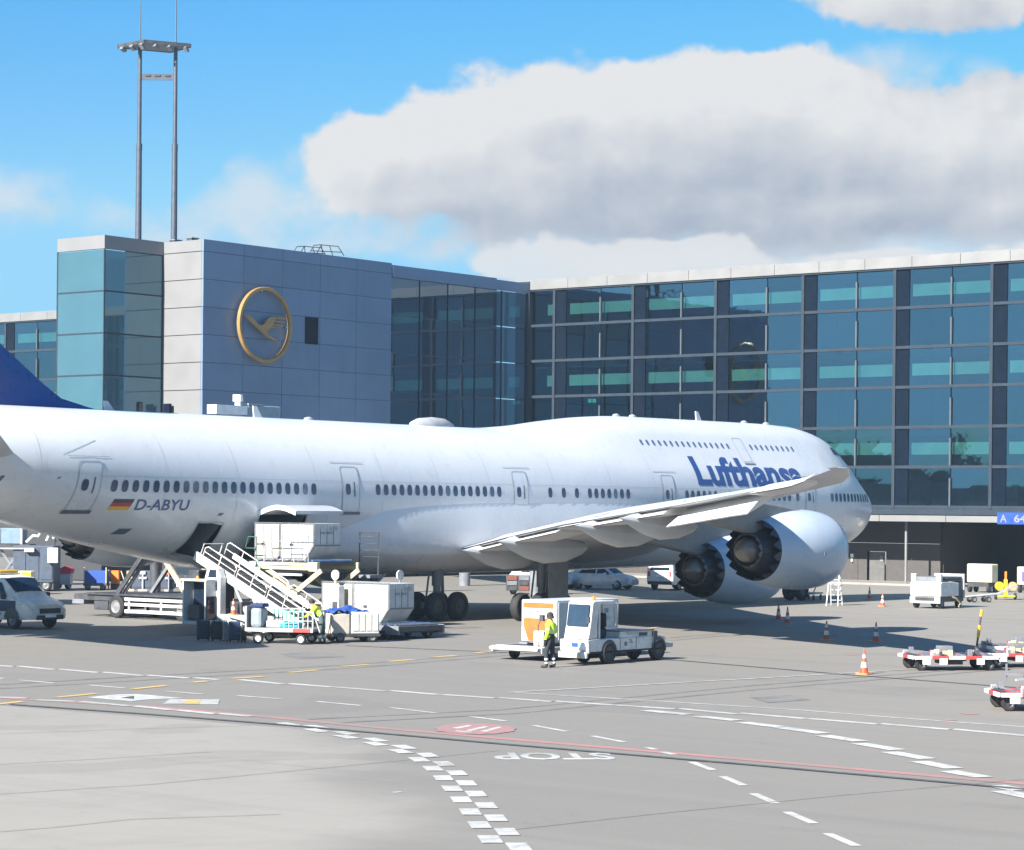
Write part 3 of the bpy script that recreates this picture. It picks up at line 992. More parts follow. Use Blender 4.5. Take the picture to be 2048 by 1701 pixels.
# golden ring emblem with a crane
ec = atV(522, 651, TV)
em = thing('ring_emblem', 'golden ring with a flying crane mounted on the shaded grey wall', 'sign', (ec.x, TV - .35, ec.z))
M_GOLD = mat('golden_metal', (.40, .235, .08), .4, metal=.25, var=.08)
mb = MB()
rr = []
for k in range(73):
    t = 2 * math.pi * k / 72
    rr.append([(2.5 * f * math.cos(t), y, 2.5 * f * math.sin(t)) for f, y in ((.985, .14), (1.0, .1), (1.0, -.1), (.985, -.14), (.915, -.14), (.905, -.1), (.905, .1), (.915, .14), (.985, .14))])
mb.grid(rr).build('ring', M_GOLD, em, smooth=35)
cr = [(340, 708), (385, 708), (430, 745), (470, 785), (505, 800), (540, 785), (556, 755), (580, 733), (615, 726), (738, 736), (742, 752), (642, 746), (630, 757), (735, 770), (735, 784), (625, 772), (619, 786), (722, 800),
      (716, 812), (612, 798), (608, 808), (695, 820), (690, 828), (598, 822), (572, 846), (560, 868), (600, 898), (655, 930), (660, 943), (620, 932), (560, 902), (510, 862), (440, 802), (390, 757)]
cp = [((a - 545) / 4.3625 / 23.6, -((b - 797) - .09 * (a - 545)) / 132.6) for a, b in cr]
MB().prism(cp, -.09, .05).build('crane', M_GOLD, em)
MB().bb(-.06, .06, .1, .36, 2.2, 2.35).bb(-.06, .06, .1, .36, -2.35, -2.2).bb(2.2, 2.35, .1, .36, -.06, .06).bb(-2.35, -2.2, .1, .36, -.06, .06).build('bracket', M_DARK, em)

# light mast on the roof
ma, mbp = Vector((113.5, 122.5, 21.95)), Vector((115.0, 120.6, 21.95))
mast = thing('floodlight_mast', 'tall twin pole floodlight mast with a platform above the tower roof', 'mast', (ma + mbp) / 2)
W = dict(parent=mast, world=True)
M_MAST = mat('galvanised_mast', (.065, .080, .105), .5, metal=.3)
for p, top in ((ma, 36.4), (mbp, 36.2)):
    MB().cyl(p, (p.x, p.y, 29.2), .22, .19).cyl((p.x, p.y, 29.2), (p.x, p.y, top), .15, .13).build('pole', M_MAST, smooth=40, **W)
    MB().cyl((p.x, p.y, 29.0), (p.x, p.y, 29.4), .21).cyl(p, p + Vector((0, 0, .25)), .35).build('collar', M_MAST, smooth=40, **W)
    MB().cyl((p.x, p.y, top), (p.x, p.y, 39.0 if p is ma else 44), .055, .03, 8).build('antenna_rod', M_MAST, smooth=40, **W)
d = (mbp - ma)
d.z = 0
n = Vector((-d.y, d.x, 0)).normalized()
dn = d.normalized()
q = dn.to_track_quat('X', 'Z').to_matrix()
mb = MB().box((ma + mbp) / 2 + Vector((0, 0, 12.0)), (d.length, .08, .42), q)
mb.build('cross_beam', M_MAST, **W)
for k in (-.28, 0, .28):
    MB().box((ma + mbp) / 2 + d * k + n * -.07 + Vector((0, 0, 12.1)), (.36, .06, .12), q).build('beam_slot', M_DARK, **W)
pc = (ma + mbp) / 2 + Vector((0, 0, 14.1))
mb = MB()
corn = [pc - RT * 2.75 + FW * .2, pc - RT * .65 - FW * 1.6, pc + RT * 2.25 - FW * .3, pc + RT * .6 + FW * 1.7]
for a, b in zip(corn, corn[1:] + corn[:1]):
    mb.bar(a, b, .12, .26)
mb.build('platform_frame', M_DARK, **W)
mb = MB().poly([c - Vector((0, 0, .1)) for c in corn])
mb.build('platform_grating', M_GREY, **W)
for a, b, k in ((0, 1, .2), (0, 1, .55), (0, 1, .9), (1, 2, .25), (1, 2, .55), (1, 2, .9)):
    p = corn[a].lerp(corn[b], k)
    MB().box(p + Vector((0, 0, -.28)), (.4, .3, .18), Matrix.Rotation(.6 * k + .3, 3, 'Y')).build('floodlight', M_GREY, **W)

# frame and small vents on the roof
rf = thing('roof_frame', 'thin tubular antenna frame standing on the roof edge of the emblem block', 'antenna', atV(655, 512, 113.6))
fb_ = rf.location
def RP(px, py, v=113.6): return atV(px, py, v) - fb_
mb = MB()
for dvv in (0, 1.6):
    o = Vector((0, dvv, 0))
    top = [RP(628, 491) + o, RP(643, 490) + o, RP(659, 492) + o, RP(676, 493) + o]
    bot = [RP(618, 508) + o, RP(632, 510) + o, RP(666, 513) + o, RP(688, 512) + o]
    mb.tube(top, .03, 5)
    for a, b in zip(top, bot): mb.tube([a, b], .03, 5)
    mb.tube([top[1], RP(645, 511) + o], .03, 5)
    mb.tube([RP(622, 502) + o, RP(684, 505) + o], .03, 5)
mb.build('frame', M_MAST, rf)
for (px, py, lab) in ((385, 478, 'small dark vent on the tower roof right of the mast poles'), (351, 482, 'small dark box at the foot of the right mast pole')):
    p = atV(px, py, 118.5)
    t = thing('roof_vent', lab, 'vent', (p.x, p.y, 21.95))
    MB().bb(-.3, .3, -.25, .25, 0, max(.25, p.z - 21.95)).build('body', M_DARK, t)
    MB().bb(-.35, .35, -.3, .3, max(.25, p.z - 21.95) + .002, max(.25, p.z - 21.95) + .06).build('cap', M_GREY, t)

# the long building across the apron that the hall's lowest panes mirror
t = thing('opposite_terminal', 'long dark low terminal across the apron, seen only mirrored in the lowest hall panes', 'building', (-170, 260, 0))
vv_ = 120
k = 0
while vv_ < 460:
    w_ = (42, 60, 35, 52)[k % 4]
    h_ = (12.5, 15.5, 11.0, 14.0)[k % 4]
    MB().bb(-40, 0, vv_ - 260, vv_ - 260 + w_ - .1, 0, h_).build('wing_block', M_CONCRETE, t)
    MB().bb(.02, .3, vv_ - 259, vv_ - 262 + w_, 4.0, 7.5).build('window_band', M_LOUVRE, t)
    vv_ += w_
    k += 1
# ================================================================== airliner
PV = 70.75
NOSE = 122.3
ST = [  # x, bottom, top, centre, half width, hump
    (48.0, 7.0, 7.9, 7.45, .30, 0), (50.0, 6.4, 8.3, 7.4, .95, 0), (53.0, 5.62, 8.5, 7.08, 1.6, 0), (56.0, 4.93, 8.58, 6.78, 2.45, 0), (58.8, 4.28, 8.6, 6.45, 2.95, 0),
    (61.2, 3.77, 8.6, 6.2, 3.15, 0), (63.7, 3.25, 8.6, 5.93, 3.22, 0), (66.3, 2.78, 8.6, 5.68, 3.25, 0), (68.7, 2.43, 8.6, 5.5, 3.25, 0), (72.0, 2.19, 8.6, 5.39, 3.25, 0),
    (75.0, 2.1, 8.6, 5.35, 3.25, 0), (80, 2.1, 8.6, 5.35, 3.25, 0), (86.0, 2.1, 8.6, 5.35, 3.25, 0), (88.5, 2.1, 8.75, 5.35, 3.25, .18), (91.5, 2.1, 9.1, 5.35, 3.25, .52),
    (94.5, 2.1, 9.39, 5.35, 3.25, .84), (97.5, 2.1, 9.53, 5.35, 3.25, 1), (105, 2.1, 9.57, 5.35, 3.25, 1), (110, 2.12, 9.58, 5.35, 3.25, 1), (112.8, 2.18, 9.52, 5.33, 3.16, 1),
    (114.5, 2.28, 9.36, 5.3, 3.03, 1), (115.9, 2.4, 9.1, 5.27, 2.86, 1), (117.0, 2.55, 8.72, 5.24, 2.66, 1), (117.8, 2.68, 8.30, 5.22, 2.48, 1), (119.0, 2.93, 7.65, 5.2, 2.15, 1),
    (120.2, 3.3, 6.9, 5.17, 1.72, 1), (121.2, 3.78, 6.25, 5.14, 1.24, 1), (121.9, 4.3, 5.72, 5.1, .74, 1), (122.25, 4.82, 5.32, 5.08, .25, 1), (122.3, 5.0, 5.14, 5.07, .07, 1)]


ST = [((112.8 + (s[0] - 112.8) * .925) if s[0] > 112.8 else s[0],) + s[1:] for s in ST]


def pchip(xs, ys):
    n = len(xs)
    h = [xs[i + 1] - xs[i] for i in range(n - 1)]
    d = [(ys[i + 1] - ys[i]) / h[i] for i in range(n - 1)]
    m = [d[0]] + [0 if d[i - 1] * d[i] <= 0 else 2 * d[i - 1] * d[i] / (d[i - 1] + d[i]) for i in range(1, n - 1)] + [d[-1]]
    def f(x):
        i = 0
        while i < n - 2 and x > xs[i + 1]: i += 1
        t = min(1, max(0, (x - xs[i]) / h[i]))
        return ((2 * t ** 3 - 3 * t * t + 1) * ys[i] + (t ** 3 - 2 * t * t + t) * h[i] * m[i] + (-2 * t ** 3 + 3 * t * t) * ys[i + 1] + (t ** 3 - t * t) * h[i] * m[i + 1])
    return f


_xs = [s[0] for s in ST]
PF = [pchip(_xs, [s[k] for s in ST]) for k in range(1, 6)]
R2 = .646


def hw(zn, h):
    """half width of the unit section at unit height zn"""
    c = .354 + .292 * h
    sa = min(1.0, (1 - R2) / c)
    if zn <= sa:
        return math.sqrt(max(0, 1 - zn * zn))
    z2 = c + R2 * sa
    if zn >= z2:
        return math.sqrt(max(0, R2 * R2 - (zn - c) ** 2))
    ca = math.sqrt(1 - sa * sa)
    t = (zn - sa) / max(1e-6, (z2 - sa))
    return ca + t * (R2 * ca - ca)


def zn_to_z(x, zn):
    zb, zt, zc, w_, h = [f(x) for f in PF]
    return zc + zn * (zc - zb) if zn < 0 else zc + zn / (1 + .292 * h) * (zt - zc)


def surf(x, z, off=0.0):
    """point on the near (right) side of the fuselage skin at station x, height z"""
    zb, zt, zc, w_, h = [f(x) for f in PF]
    def yy(zz):
        zn = (zz - zc) / (zc - zb) if zz < zc else (zz - zc) / (zt - zc) * (1 + .292 * h)
        return hw(max(-1, min(1 + .292 * h, zn)), h) * w_
    y = yy(z)
    if off == 0:
        return Vector((x, PV - y, z))
    dz = (yy(z + .03) - yy(z - .03)) / .06
    n = Vector((0, -1, -dz)).normalized()
    return Vector((x, PV - y, z)) + n * off


M_FUS = mat('airliner_white_paint', (.585, .60, .625), .30, streak=.20, var=.02, scale=.5, coat=.25)
M_BELLY = mat('grazing_light_grey', (.42, .44, .47), .35, var=.05, scale=.5, coat=.2)
M_WING = mat('wing_grey_paint', (.45, .46, .47), .4, var=.10, scale=.4, dirt=.2)
M_WFAIR = mat('fairing_grey_paint', (.46, .47, .49), .4, var=.05, scale=.5)
M_NAC = mat('nacelle_paint', (.44, .50, .575), .3, streak=.12, var=.03, scale=.5, coat=.2)
M_PYL = mat('pylon_grey_paint', (.20, .20, .20), .45, var=.1, dirt=.3)
M_FLAP = mat('flap_light_paint', (.62, .62, .62), .4, var=.06, scale=.6)
M_NAVY = mat('tail_blue_paint', (.008, .030, .20), .3, var=.05, coat=.3)
M_TITLE = mat('title_blue_paint', (.022, .062, .21), .4, var=.05)
M_WIN = mat('cabin_window_glass', (.022, .050, .11), .12, spec=.7, var=.4, scale=1.2)
M_LINE = mat('panel_line_grey', (.36, .39, .43), .5)
M_SILL = mat('door_sill_dark', (.10, .12, .15), .5)
M_HOLD = mat('hold_lining', (.16, .175, .20), .8)
M_CHEV = mat('engine_dark_metal', (.045, .05, .062), .42, metal=.4, var=.2)
M_CORE = mat('engine_core_metal', (.20, .18, .165), .4, metal=.6, var=.15)
M_STRUT = mat('gear_strut_paint', (.15, .16, .175), .45, var=.1)

plane = thing('airliner', 'white four engined double deck airliner with blue Lufthansa lettering parked at the terminal', 'airliner', (85, PV, 0))
W = dict(parent=plane, world=True)
HOLES = [(66.2, 67.45, 3.0, 4.25), (69.3, 71.95, 2.75, 4.62)]   # bulk hold and rear cargo door openings
us = sorted(set([48 + .6 * k for k in range(0, 108)] + [112.8 + .3 * k for k in range(0, 28)] + [ST[-1][0] - 1.1 + .12 * k for k in range(9)] + [ST[-1][0] - .1, ST[-1][0] - .05, ST[-1][0] - .02, ST[-1][0]] + [h_[0] for h_ in HOLES] + [h_[1] for h_ in HOLES]))
us = [u for u in us if u <= ST[-1][0]]
def zn_at(x, z):
    zb, zt, zc, w_, h = [f(x) for f in PF]
    return (z - zc) / (zc - zb) if z < zc else (z - zc) / (zt - zc) * (1 + .292 * h)
hz = [(zn_at((a + b) / 2, z0), zn_at((a + b) / 2, z1)) for a, b, z0, z1 in HOLES]
low = sorted(set([-math.cos(math.pi / 2 * k / 26) for k in range(27)] + [z for p in hz for z in p]))
upn = [math.sin(math.pi / 2 * k / 30) for k in range(1, 31)]
nrow = len(low) + len(upn)
mb = MB()
ring_ids = []
for u in us:
    zb, zt, zc, w_, h = [f(u) for f in PF]
    top = 1 + .292 * h
    pts = [(hw(zn, h) * w_, zc + zn * (zc - zb)) for zn in low] + [(hw(min(s_ * top, top), h) * w_, zc + s_ * (zt - zc)) for s_ in upn]
    ring = [Vector((u, PV - y, z)) for y, z in pts] + [Vector((u, PV + y, z)) for y, z in reversed(pts[1:-1])]
    ring_ids.append(mb.vs(ring))
N = 2 * nrow - 2
for k, (a, b) in enumerate(zip(ring_ids, ring_ids[1:])):
    um = (us[k] + us[k + 1]) / 2
    for j in range(N):
        if j < len(low) - 1:
            zm = (low[j] + low[j + 1]) / 2
            if any(h_[0] < um < h_[1] and p[0] < zm < p[1] for h_, p in zip(HOLES, hz)):
                continue
        mb.face(a + j, b + j, b + (j + 1) % N, a + (j + 1) % N)
mb.face(*range(ring_ids[0], ring_ids[0] + N))
mb.face(*[ring_ids[-1] + j for j in reversed(range(N))])
fus = mb.build('fuselage', M_FUS, smooth=60, **W)
for (a, b, z0, z1), p in zip(HOLES, hz):
    um = (a + b) / 2
    y0, y1 = surf(um, z0).y + .02, surf(um, z1).y + .02
    zz0, zz1 = zn_to_z(um, p[0]), zn_to_z(um, p[1])
    yb = PV - .3
    m_ = MB()
    A, B, Cc, Dd = [(a, y0, zz0), (b, y0, zz0), (b, y1, zz1), (a, y1, zz1)]
    E_, F_, G_, H_ = [(a, yb, zz0), (b, yb, zz0), (b, yb, zz1 + .1), (a, yb, zz1 + .1)]
    m_.poly([E_, F_, G_, H_]).poly([A, B, F_, E_]).poly([Dd, Cc, G_, H_]).poly([A, E_, H_, Dd]).poly([B, F_, G_, Cc])
    m_.build('cargo_hold', M_HOLD, fixn=False, **W)
    # frame around the opening
    fr = MB()
    zs = [zz0 + (zz1 - zz0) * k / 8 for k in range(9)]
    for x0, x1 in ((a - .07, a), (b, b + .07)):
        fr.grid([[surf(x, z, .012) for x in (x0, x1)] for z in zs])
    fr.grid([[surf(a + (b - a) * k / 8, z, .012) for k in range(9)] for z in (zz1, zz1 + .06)])
    fr.build('opening_frame', M_LINE, fixn=False, **W)
    MB().poly([(a + .2, y0 + .25, zz0 + .02), (b - .1, y0 + .25, zz0 + .02), (b - .1, yb - .3, zz0 + .02), (a + .2, yb - .3, zz0 + .02)]).build('hold_floor', M_GREY, fixn=False, **W)


def patch(name, pts_fn, mats, nu, nz, parent=plane, smooth=60):
    m_ = MB().grid([[pts_fn(i / nu, j / nz) for j in range(nz + 1)] for i in range(nu + 1)])
    return m_.build(name, mats, parent, world=True, smooth=smooth, fixn=False)


def ring_strip(x0, x1, z0, z1, wd, off, m_, r=.14):
    """conforming rounded-rectangle outline on the skin"""
    outl = seg_rounded(x1 - x0, z1 - z0, r, 3)
    inn = seg_rounded(x1 - x0 - 2 * wd, z1 - z0 - 2 * wd, max(.02, r - wd), 3)
    cx, cz = (x0 + x1) / 2, (z0 + z1) / 2
    def dens(o):
        res = []
        for k in range(len(o)):
            a, b = o[k], o[(k + 1) % len(o)]
            nn = max(1, int(math.hypot(a[0] - b[0], a[1] - b[1]) / .3))
            res += [(a[0] + (b[0] - a[0]) * q / nn, a[1] + (b[1] - a[1]) * q / nn, ) for q in range(nn)]
        return res
    n_ = 60
    def res(o):
        o = dens(o)
        L = [0]
        for k in range(len(o)):
            a, b = o[k], o[(k + 1) % len(o)]
            L.append(L[-1] + math.hypot(a[0] - b[0], a[1] - b[1]))
        out, k = [], 0
        for q in range(n_):
            s_ = L[-1] * q / n_
            while L[k + 1] < s_: k += 1
            f = (s_ - L[k]) / max(1e-9, L[k + 1] - L[k])
            a, b = o[k], o[(k + 1) % len(o)]
            out.append((a[0] + (b[0] - a[0]) * f, a[1] + (b[1] - a[1]) * f))
        return out
    oo = [(cx + (p[0]), cz + p[1]) for p in res(outl)]
    ii = [(cx + p[0] * (x1 - x0 - 2 * wd) / (x1 - x0), cz + p[1] * (z1 - z0 - 2 * wd) / (z1 - z0)) for p in res(outl)]
    m_.grid([[surf(a[0], a[1], off), surf(b[0], b[1], off)] for a, b in zip(oo + oo[:1], ii + ii[:1])])
    return m_


def oval_mesh(wd, ht, name):
    m_ = MB()
    m_.poly([(wd / 2 * math.copysign(abs(math.cos(t)) ** .8, math.cos(t)), 0, ht / 2 * math.copysign(abs(math.sin(t)) ** .7, math.sin(t))) for t in [2 * math.pi * k / 20 for k in range(20)]])
    me = m_.mesh(name, fixn=False)
    me.materials.append(M_WIN)
    return me


ME_WIN = oval_mesh(.30, .46, 'cabin_window')
ME_UPW = oval_mesh(.20, .34, 'upper_window')
ME_WINS = [ME_WIN] * 16
for nm_, cc_ in (('half shut', (.07, .12, .19)), ('mid_tone', (.045, .09, .17)), ('shaded', (.12, .17, .24))):  # window tones picked at random, the palest for a drawn blind
    me_ = ME_WIN.copy()
    me_.materials[0] = mat('cabin_window_' + nm_.replace(' ', '_'), cc_, .15, spec=.7, var=.3)
    ME_WINS.append(me_)
INV = root_mat(plane).inverted()


M_UPW = mat('upper_window_glass', (.09, .13, .21), .15, spec=.6, var=.4, scale=1.2)
ME_UPW.materials.clear()
ME_UPW.materials.append(M_UPW)


def place_on_skin(name, me, x, z, off=.012, parent=plane):
    p = surf(x, z, off)
    dz = surf(x, z + .1) - surf(x, z - .1)
    dx = surf(x + .1, z) - surf(x - .1, z)
    dz.normalize()
    dx.normalize()
    n = dx.cross(dz).normalized()
    dz = n.cross(dx).normalized()
    m4 = Matrix(((dx.x, -n.x, dz.x, p.x), (dx.y, -n.y, dz.y, p.y), (dx.z, -n.z, dz.z, p.z), (0, 0, 0, 1)))
    o = bpy.data.objects.new(name, me)
    COL.objects.link(o)
    o.parent = parent
    o.matrix_basis = INV @ m4
    return o


WZ = 5.64
xs = [61.6 + .508 * k for k in range(22)] + [76.2 + .507 * k for k in range(17)] + [88.04, 89.06, 90.06] + [91.07 + .511 * k for k in range(7)]
xs += [99.1 + .508 * k for k in range(6)] + [103.0 + .508 * k for k in range(12)] + [109.4] + [113.1 + .508 * k for k in range(12)]
for x in xs:
    place_on_skin('cabin_window', random.choice(ME_WINS), x, WZ + (.0 if x < 76 else .02))
for x in [96.9 + .508 * k for k in range(16)] + [106.7 + .508 * k for k in range(9)]:
    place_on_skin('upper_window', ME_UPW, x, 8.21)

M_DOORW = M_FUS
for (x0, x1, z0, z1, up) in ((59.9, 60.97, 4.68, 6.55, 0), (73.97, 75.05, 4.68, 6.6, 0), (85.36, 86.42, 4.68, 6.6, 0), (97.05, 98.1, 4.68, 6.62, 0), (110.2, 111.25, 4.68, 6.6, 0), (105.2, 106.1, 7.38, 8.66, 1)):
    d = patch('cabin_door', lambda s_, t_: surf(x0 + (x1 - x0) * s_, z0 + (z1 - z0) * t_, .015), M_FUS, 3, 10)
    fm = MB()
    ring_strip(x0, x1, z0, z1, .045, .02, fm)
    f_ = fm.build('door_seam', M_LINE, d, world=True, fixn=False)
    MB().grid([[surf(x, z0 - .06 + .12 * k, .05) for k in (0, 1)] for x in (x0 - .05, (x0 + x1) / 2, x1 + .05)]).build('door_sill', M_SILL if not up else M_LINE, d, world=True, fixn=False)
    if not up:
        place_on_skin('door_window', ME_WIN, x0 + .36, WZ + .02, .03, d)
        MB().grid([[surf(x0 + .72 + .07 * k, WZ - .28 + .6 * q / 3, .03) for k in (0, 1)] for q in range(4)]).build('handle', M_SILL, d, world=True, fixn=False)
        MB().grid([[surf(x, z1 + .14 + .03 * k, .02) for k in (0, 1)] for x in (x0 - .5, x0, x1, x1 + .4)]).build('rain_gutter', M_LINE, d, world=True, fixn=False)
# flight deck windows, two on the side and one in front
for k, (x0, x1, z0, z1) in enumerate(((115.55, 116.1, 8.02, 8.42), (116.18, 116.8, 8.0, 8.40), (116.88, 117.55, 7.95, 8.36))):
    patch('cockpit_window', lambda s_, t_: surf(x0 + (x1 - x0) * s_ + .1 * (1 - t_), z0 + (z1 - z0) * t_, .015), M_WIN, 4, 4)

# titles on the skin
def skin_text(name, txt, x0, x1, z0, z1, m_, bold, slant=0.0, off=.014, parent=plane):
    vs, fs, asp = text_pts(txt, bold)
    b = bmesh.new()
    vv = [b.verts.new((x * (x1 - x0), y * (z1 - z0), 0)) for x, y in vs]
    for f in fs:
        try: b.faces.new([vv[i] for i in f])
        except ValueError: pass
    for _ in range(4):
        ed = [e for e in b.edges if e.calc_length() > .28]
        if not ed: break
        bmesh.ops.subdivide_edges(b, edges=ed, cuts=1)
        bmesh.ops.triangulate(b, faces=b.faces)
    me = bpy.data.meshes.new(name)
    for v in b.verts:
        v.co = INV @ surf(x0 + v.co.x + slant * v.co.y, z0 + v.co.y, off)
    b.to_mesh(me)
    b.free()
    return link_mesh(name, me, m_, parent)


skin_text('title_lettering', 'Lufthansa', 100.25, 110.3, 6.13, 7.62, M_TITLE, .036, 0)
skin_text('registration_lettering', 'D-ABYU', 62.85, 65.4, 4.74, 5.15, M_TITLE, .014, .05)
for k, c in enumerate(((.65, .40, .03), (.45, .03, .05), (.03, .03, .05))):
    z0 = 4.74 + .138 * k
    patch('flag_stripe', lambda s_, t_: surf(61.66 + .93 * s_ + .12 * (z0 - 4.74 + .138 * t_) / .41, z0 + .138 * t_, .014), mat('flag_%s' % ('gold', 'red', 'black')[k], c, .5), 2, 2)

# lifted rear cargo door: curved skin, hinge at the top of its opening
y0 = surf(70.6, 4.62).y
arc = []
for k in range(9):
    s_ = k / 8
    arc.append((y0 - 2.0 * s_, 4.60 + .04 * s_ +   .24 * math.sin(math.pi * s_)))
dm = MB()
for u in (69.3, 71.95):
    pass
outer = [[(u, y, z + .12) for y, z in arc] for u in (69.28, 69.9, 70.6, 71.3, 71.97)]
inner = [[(u, y, z) for y, z in arc] for u in (69.28, 69.9, 70.6, 71.3, 71.97)]
dm.grid(outer).grid(inner)
for e in (0, 4):
    dm.grid([outer[e], inner[e]])
dm.grid([[r_[-1] for r_ in outer], [r_[-1] for r_ in inner]])
dm.build('cargo_door', M_BELLY, smooth=40, **W)  # white skin coloured grey to imitate grazing sunlight
dm = MB()
for u in (69.2, 69.27):
    dm.grid([[(69.2, y, z + .11) for y, z in arc], [(69.27, y, z + .11) for y, z in arc]])
dm.grid([[(69.2, y, z + .125) for y, z in arc], [(69.2, y, z - .06) for y, z in arc]])
dm.build('sun_pale_edge', M_LAMP, fixn=False, **W)  # extra white strip: sunlight on the door's aft rim put into colour

# small hatches and fittings on the belly skin
for x, z, wd, ht in ((56.7, 5.75, .16, .2), (55.9, 5.5, .1, .1), (62.7, 3.82, .55, .22), (67.0, 4.55, .24, .1), (79.5, 4.3, .1, .08), (83.2, 4.75, .07, .07), (59.0, 5.86, .08, .08), (99.5, 4.9, .2, .15)):
    patch('skin_port', lambda s_, t_: surf(x + wd * s_ + .1 * t_, z + ht * t_, .012), M_SILL, 2, 2)
patch('skin_stripe', lambda s_, t_: surf(59.2 + 1.7 * s_, 6.75 + .55 * s_ + .025 * t_, .012), M_LINE, 4, 1)
patch('skin_seam', lambda s_, t_: surf(60 + 50 * s_, 5.98 + .015 * t_, .011), M_LINE, 60, 1)
for x in (58.2, 64.1, 67.9, 72.4, 76.5, 80.1, 83.6, 88.3, 92.8, 96.4, 101.7, 104.3, 108.6):
    patch('skin_seam', lambda s_, t_: surf(x + .018 * t_, 2.9 + 5.3 * s_, .011), mat('skin_seam_grey', (.58, .60, .63), .4), 30, 1)

# dome, blades and lamps on the crown
def crown(x): return PF[1](x)
cx = atV(863, 850, PV).x
MB().lathe([(-1.5, .02), (-1.35, .18), (-.9, .34), (0, .42), (.8, .38), (1.35, .2), (1.6, .02)], (cx, PV, crown(cx) - .02), 'X', 20).build('antenna_dome', M_LGREY, smooth=60, **W)
for px, ht in ((220, .38), (517, .5), (1398, .5)):
    x = atV(px, 830, PV).x
    z = crown(x) - .03
    MB().prism([(x - .28, z), (x + .22, z), (x - .14, z + ht), (x - .34, z + ht)], PV - .03, PV + .03).build('blade_antenna', M_FUS, **W)
for px in (617, 1232, 1265, 1488, 1532):
    x = atV(px, 845, PV).x
    MB().lathe([(-.3, .02), (-.2, .1), (0, .14), (.2, .1), (.3, .02)], (x, PV, crown(x)), 'X', 10).build('crown_lamp', M_LGREY, smooth=60, **W)

# wing-body fairing under the belly
fst = [(72.5, 2.6, 2.6), (74.5, 3.0, 2.3), (77, 3.27, 2.1), (80, 3.36, 2.02), (84, 3.40, 2.0), (92, 3.42, 2.0), (97, 3.38, 2.04), (101, 3.22, 2.12), (104.5, 2.8, 2.3), (106.5, 2.3, 2.6)]
f1, f2 = [pchip([s[0] for s in fst], [s[k] for s in fst]) for k in (1, 2)]
rows = []
for k in range(69):
    u = 72.5 + 34 * k / 68
    hwid, zb = f1(u), f2(u)
    sec = [(hwid * .93, 5.5), (hwid * .985, 4.7), (hwid, 4.0), (hwid * .995, 3.4), (hwid * .975, 3.12), (hwid * .91, 2.88), (hwid * .78, zb + .42), (hwid * .55, zb + .12), (hwid * .25, zb)]
    rows.append([(u, PV - y, z) for y, z in sec] + [(u, PV + y, z) for y, z in reversed(sec)])
MB().grid(rows).build('belly_fairing', M_FUS, smooth=50, **W)


# wings
def airfoil(tc):
    up = [(1, .002), (.9, .018), (.75, .042), (.55, .066), (.35, .078), (.2, .072), (.1, .056), (.04, .036), (0, 0)]
    lo = [(.02, -.022), (.08, -.036), (.2, -.048), (.4, -.052), (.6, -.040), (.8, -.018), (.92, -.006), (1, -.002)]
    return [(x, z * tc / .13) for x, z in up + lo]


WSEC = [  # y from centre line, x leading edge, x trailing edge, z trailing edge, z leading edge, thickness
    (2.2, 98.2, 81.6, 3.0, 3.3, .13), (3.6, 96.8, 81.6, 3.18, 3.45, .13), (8.0, 91.6, 79.2, 3.75, 4.15, .12), (12.4, 87.0, 77.0, 4.3, 4.7, .11), (16.6, 82.6, 75.0, 4.72, 5.1, .105),
    (20.8, 78.6, 72.7, 5.1, 5.42, .10), (25.0, 74.8, 70.2, 5.5, 5.75, .095), (28.6, 71.3, 67.9, 5.80, 6.0, .09), (31.0, 67.6, 65.2, 6.0, 6.14, .085), (32.6, 64.8, 63.2, 6.1, 6.2, .08), (33.8, 62.7, 61.7, 6.17, 6.23, .07), (34.3, 61.3, 60.7, 6.2, 6.22, .05)]


def wing_z(y, f):
    ys = [s[0] for s in WSEC]
    i = max(0, min(len(ys) - 2, sum(1 for q in ys if q <= y) - 1))
    t = (y - ys[i]) / (ys[i + 1] - ys[i])
    a, b = WSEC[i], WSEC[i + 1]
    le, te = a[1] + (b[1] - a[1]) * t, a[2] + (b[2] - a[2]) * t
    zt, zl = a[3] + (b[3] - a[3]) * t, a[4] + (b[4] - a[4]) * t
    return le + (te - le) * f, zl + (zt - zl) * f, (le - te)


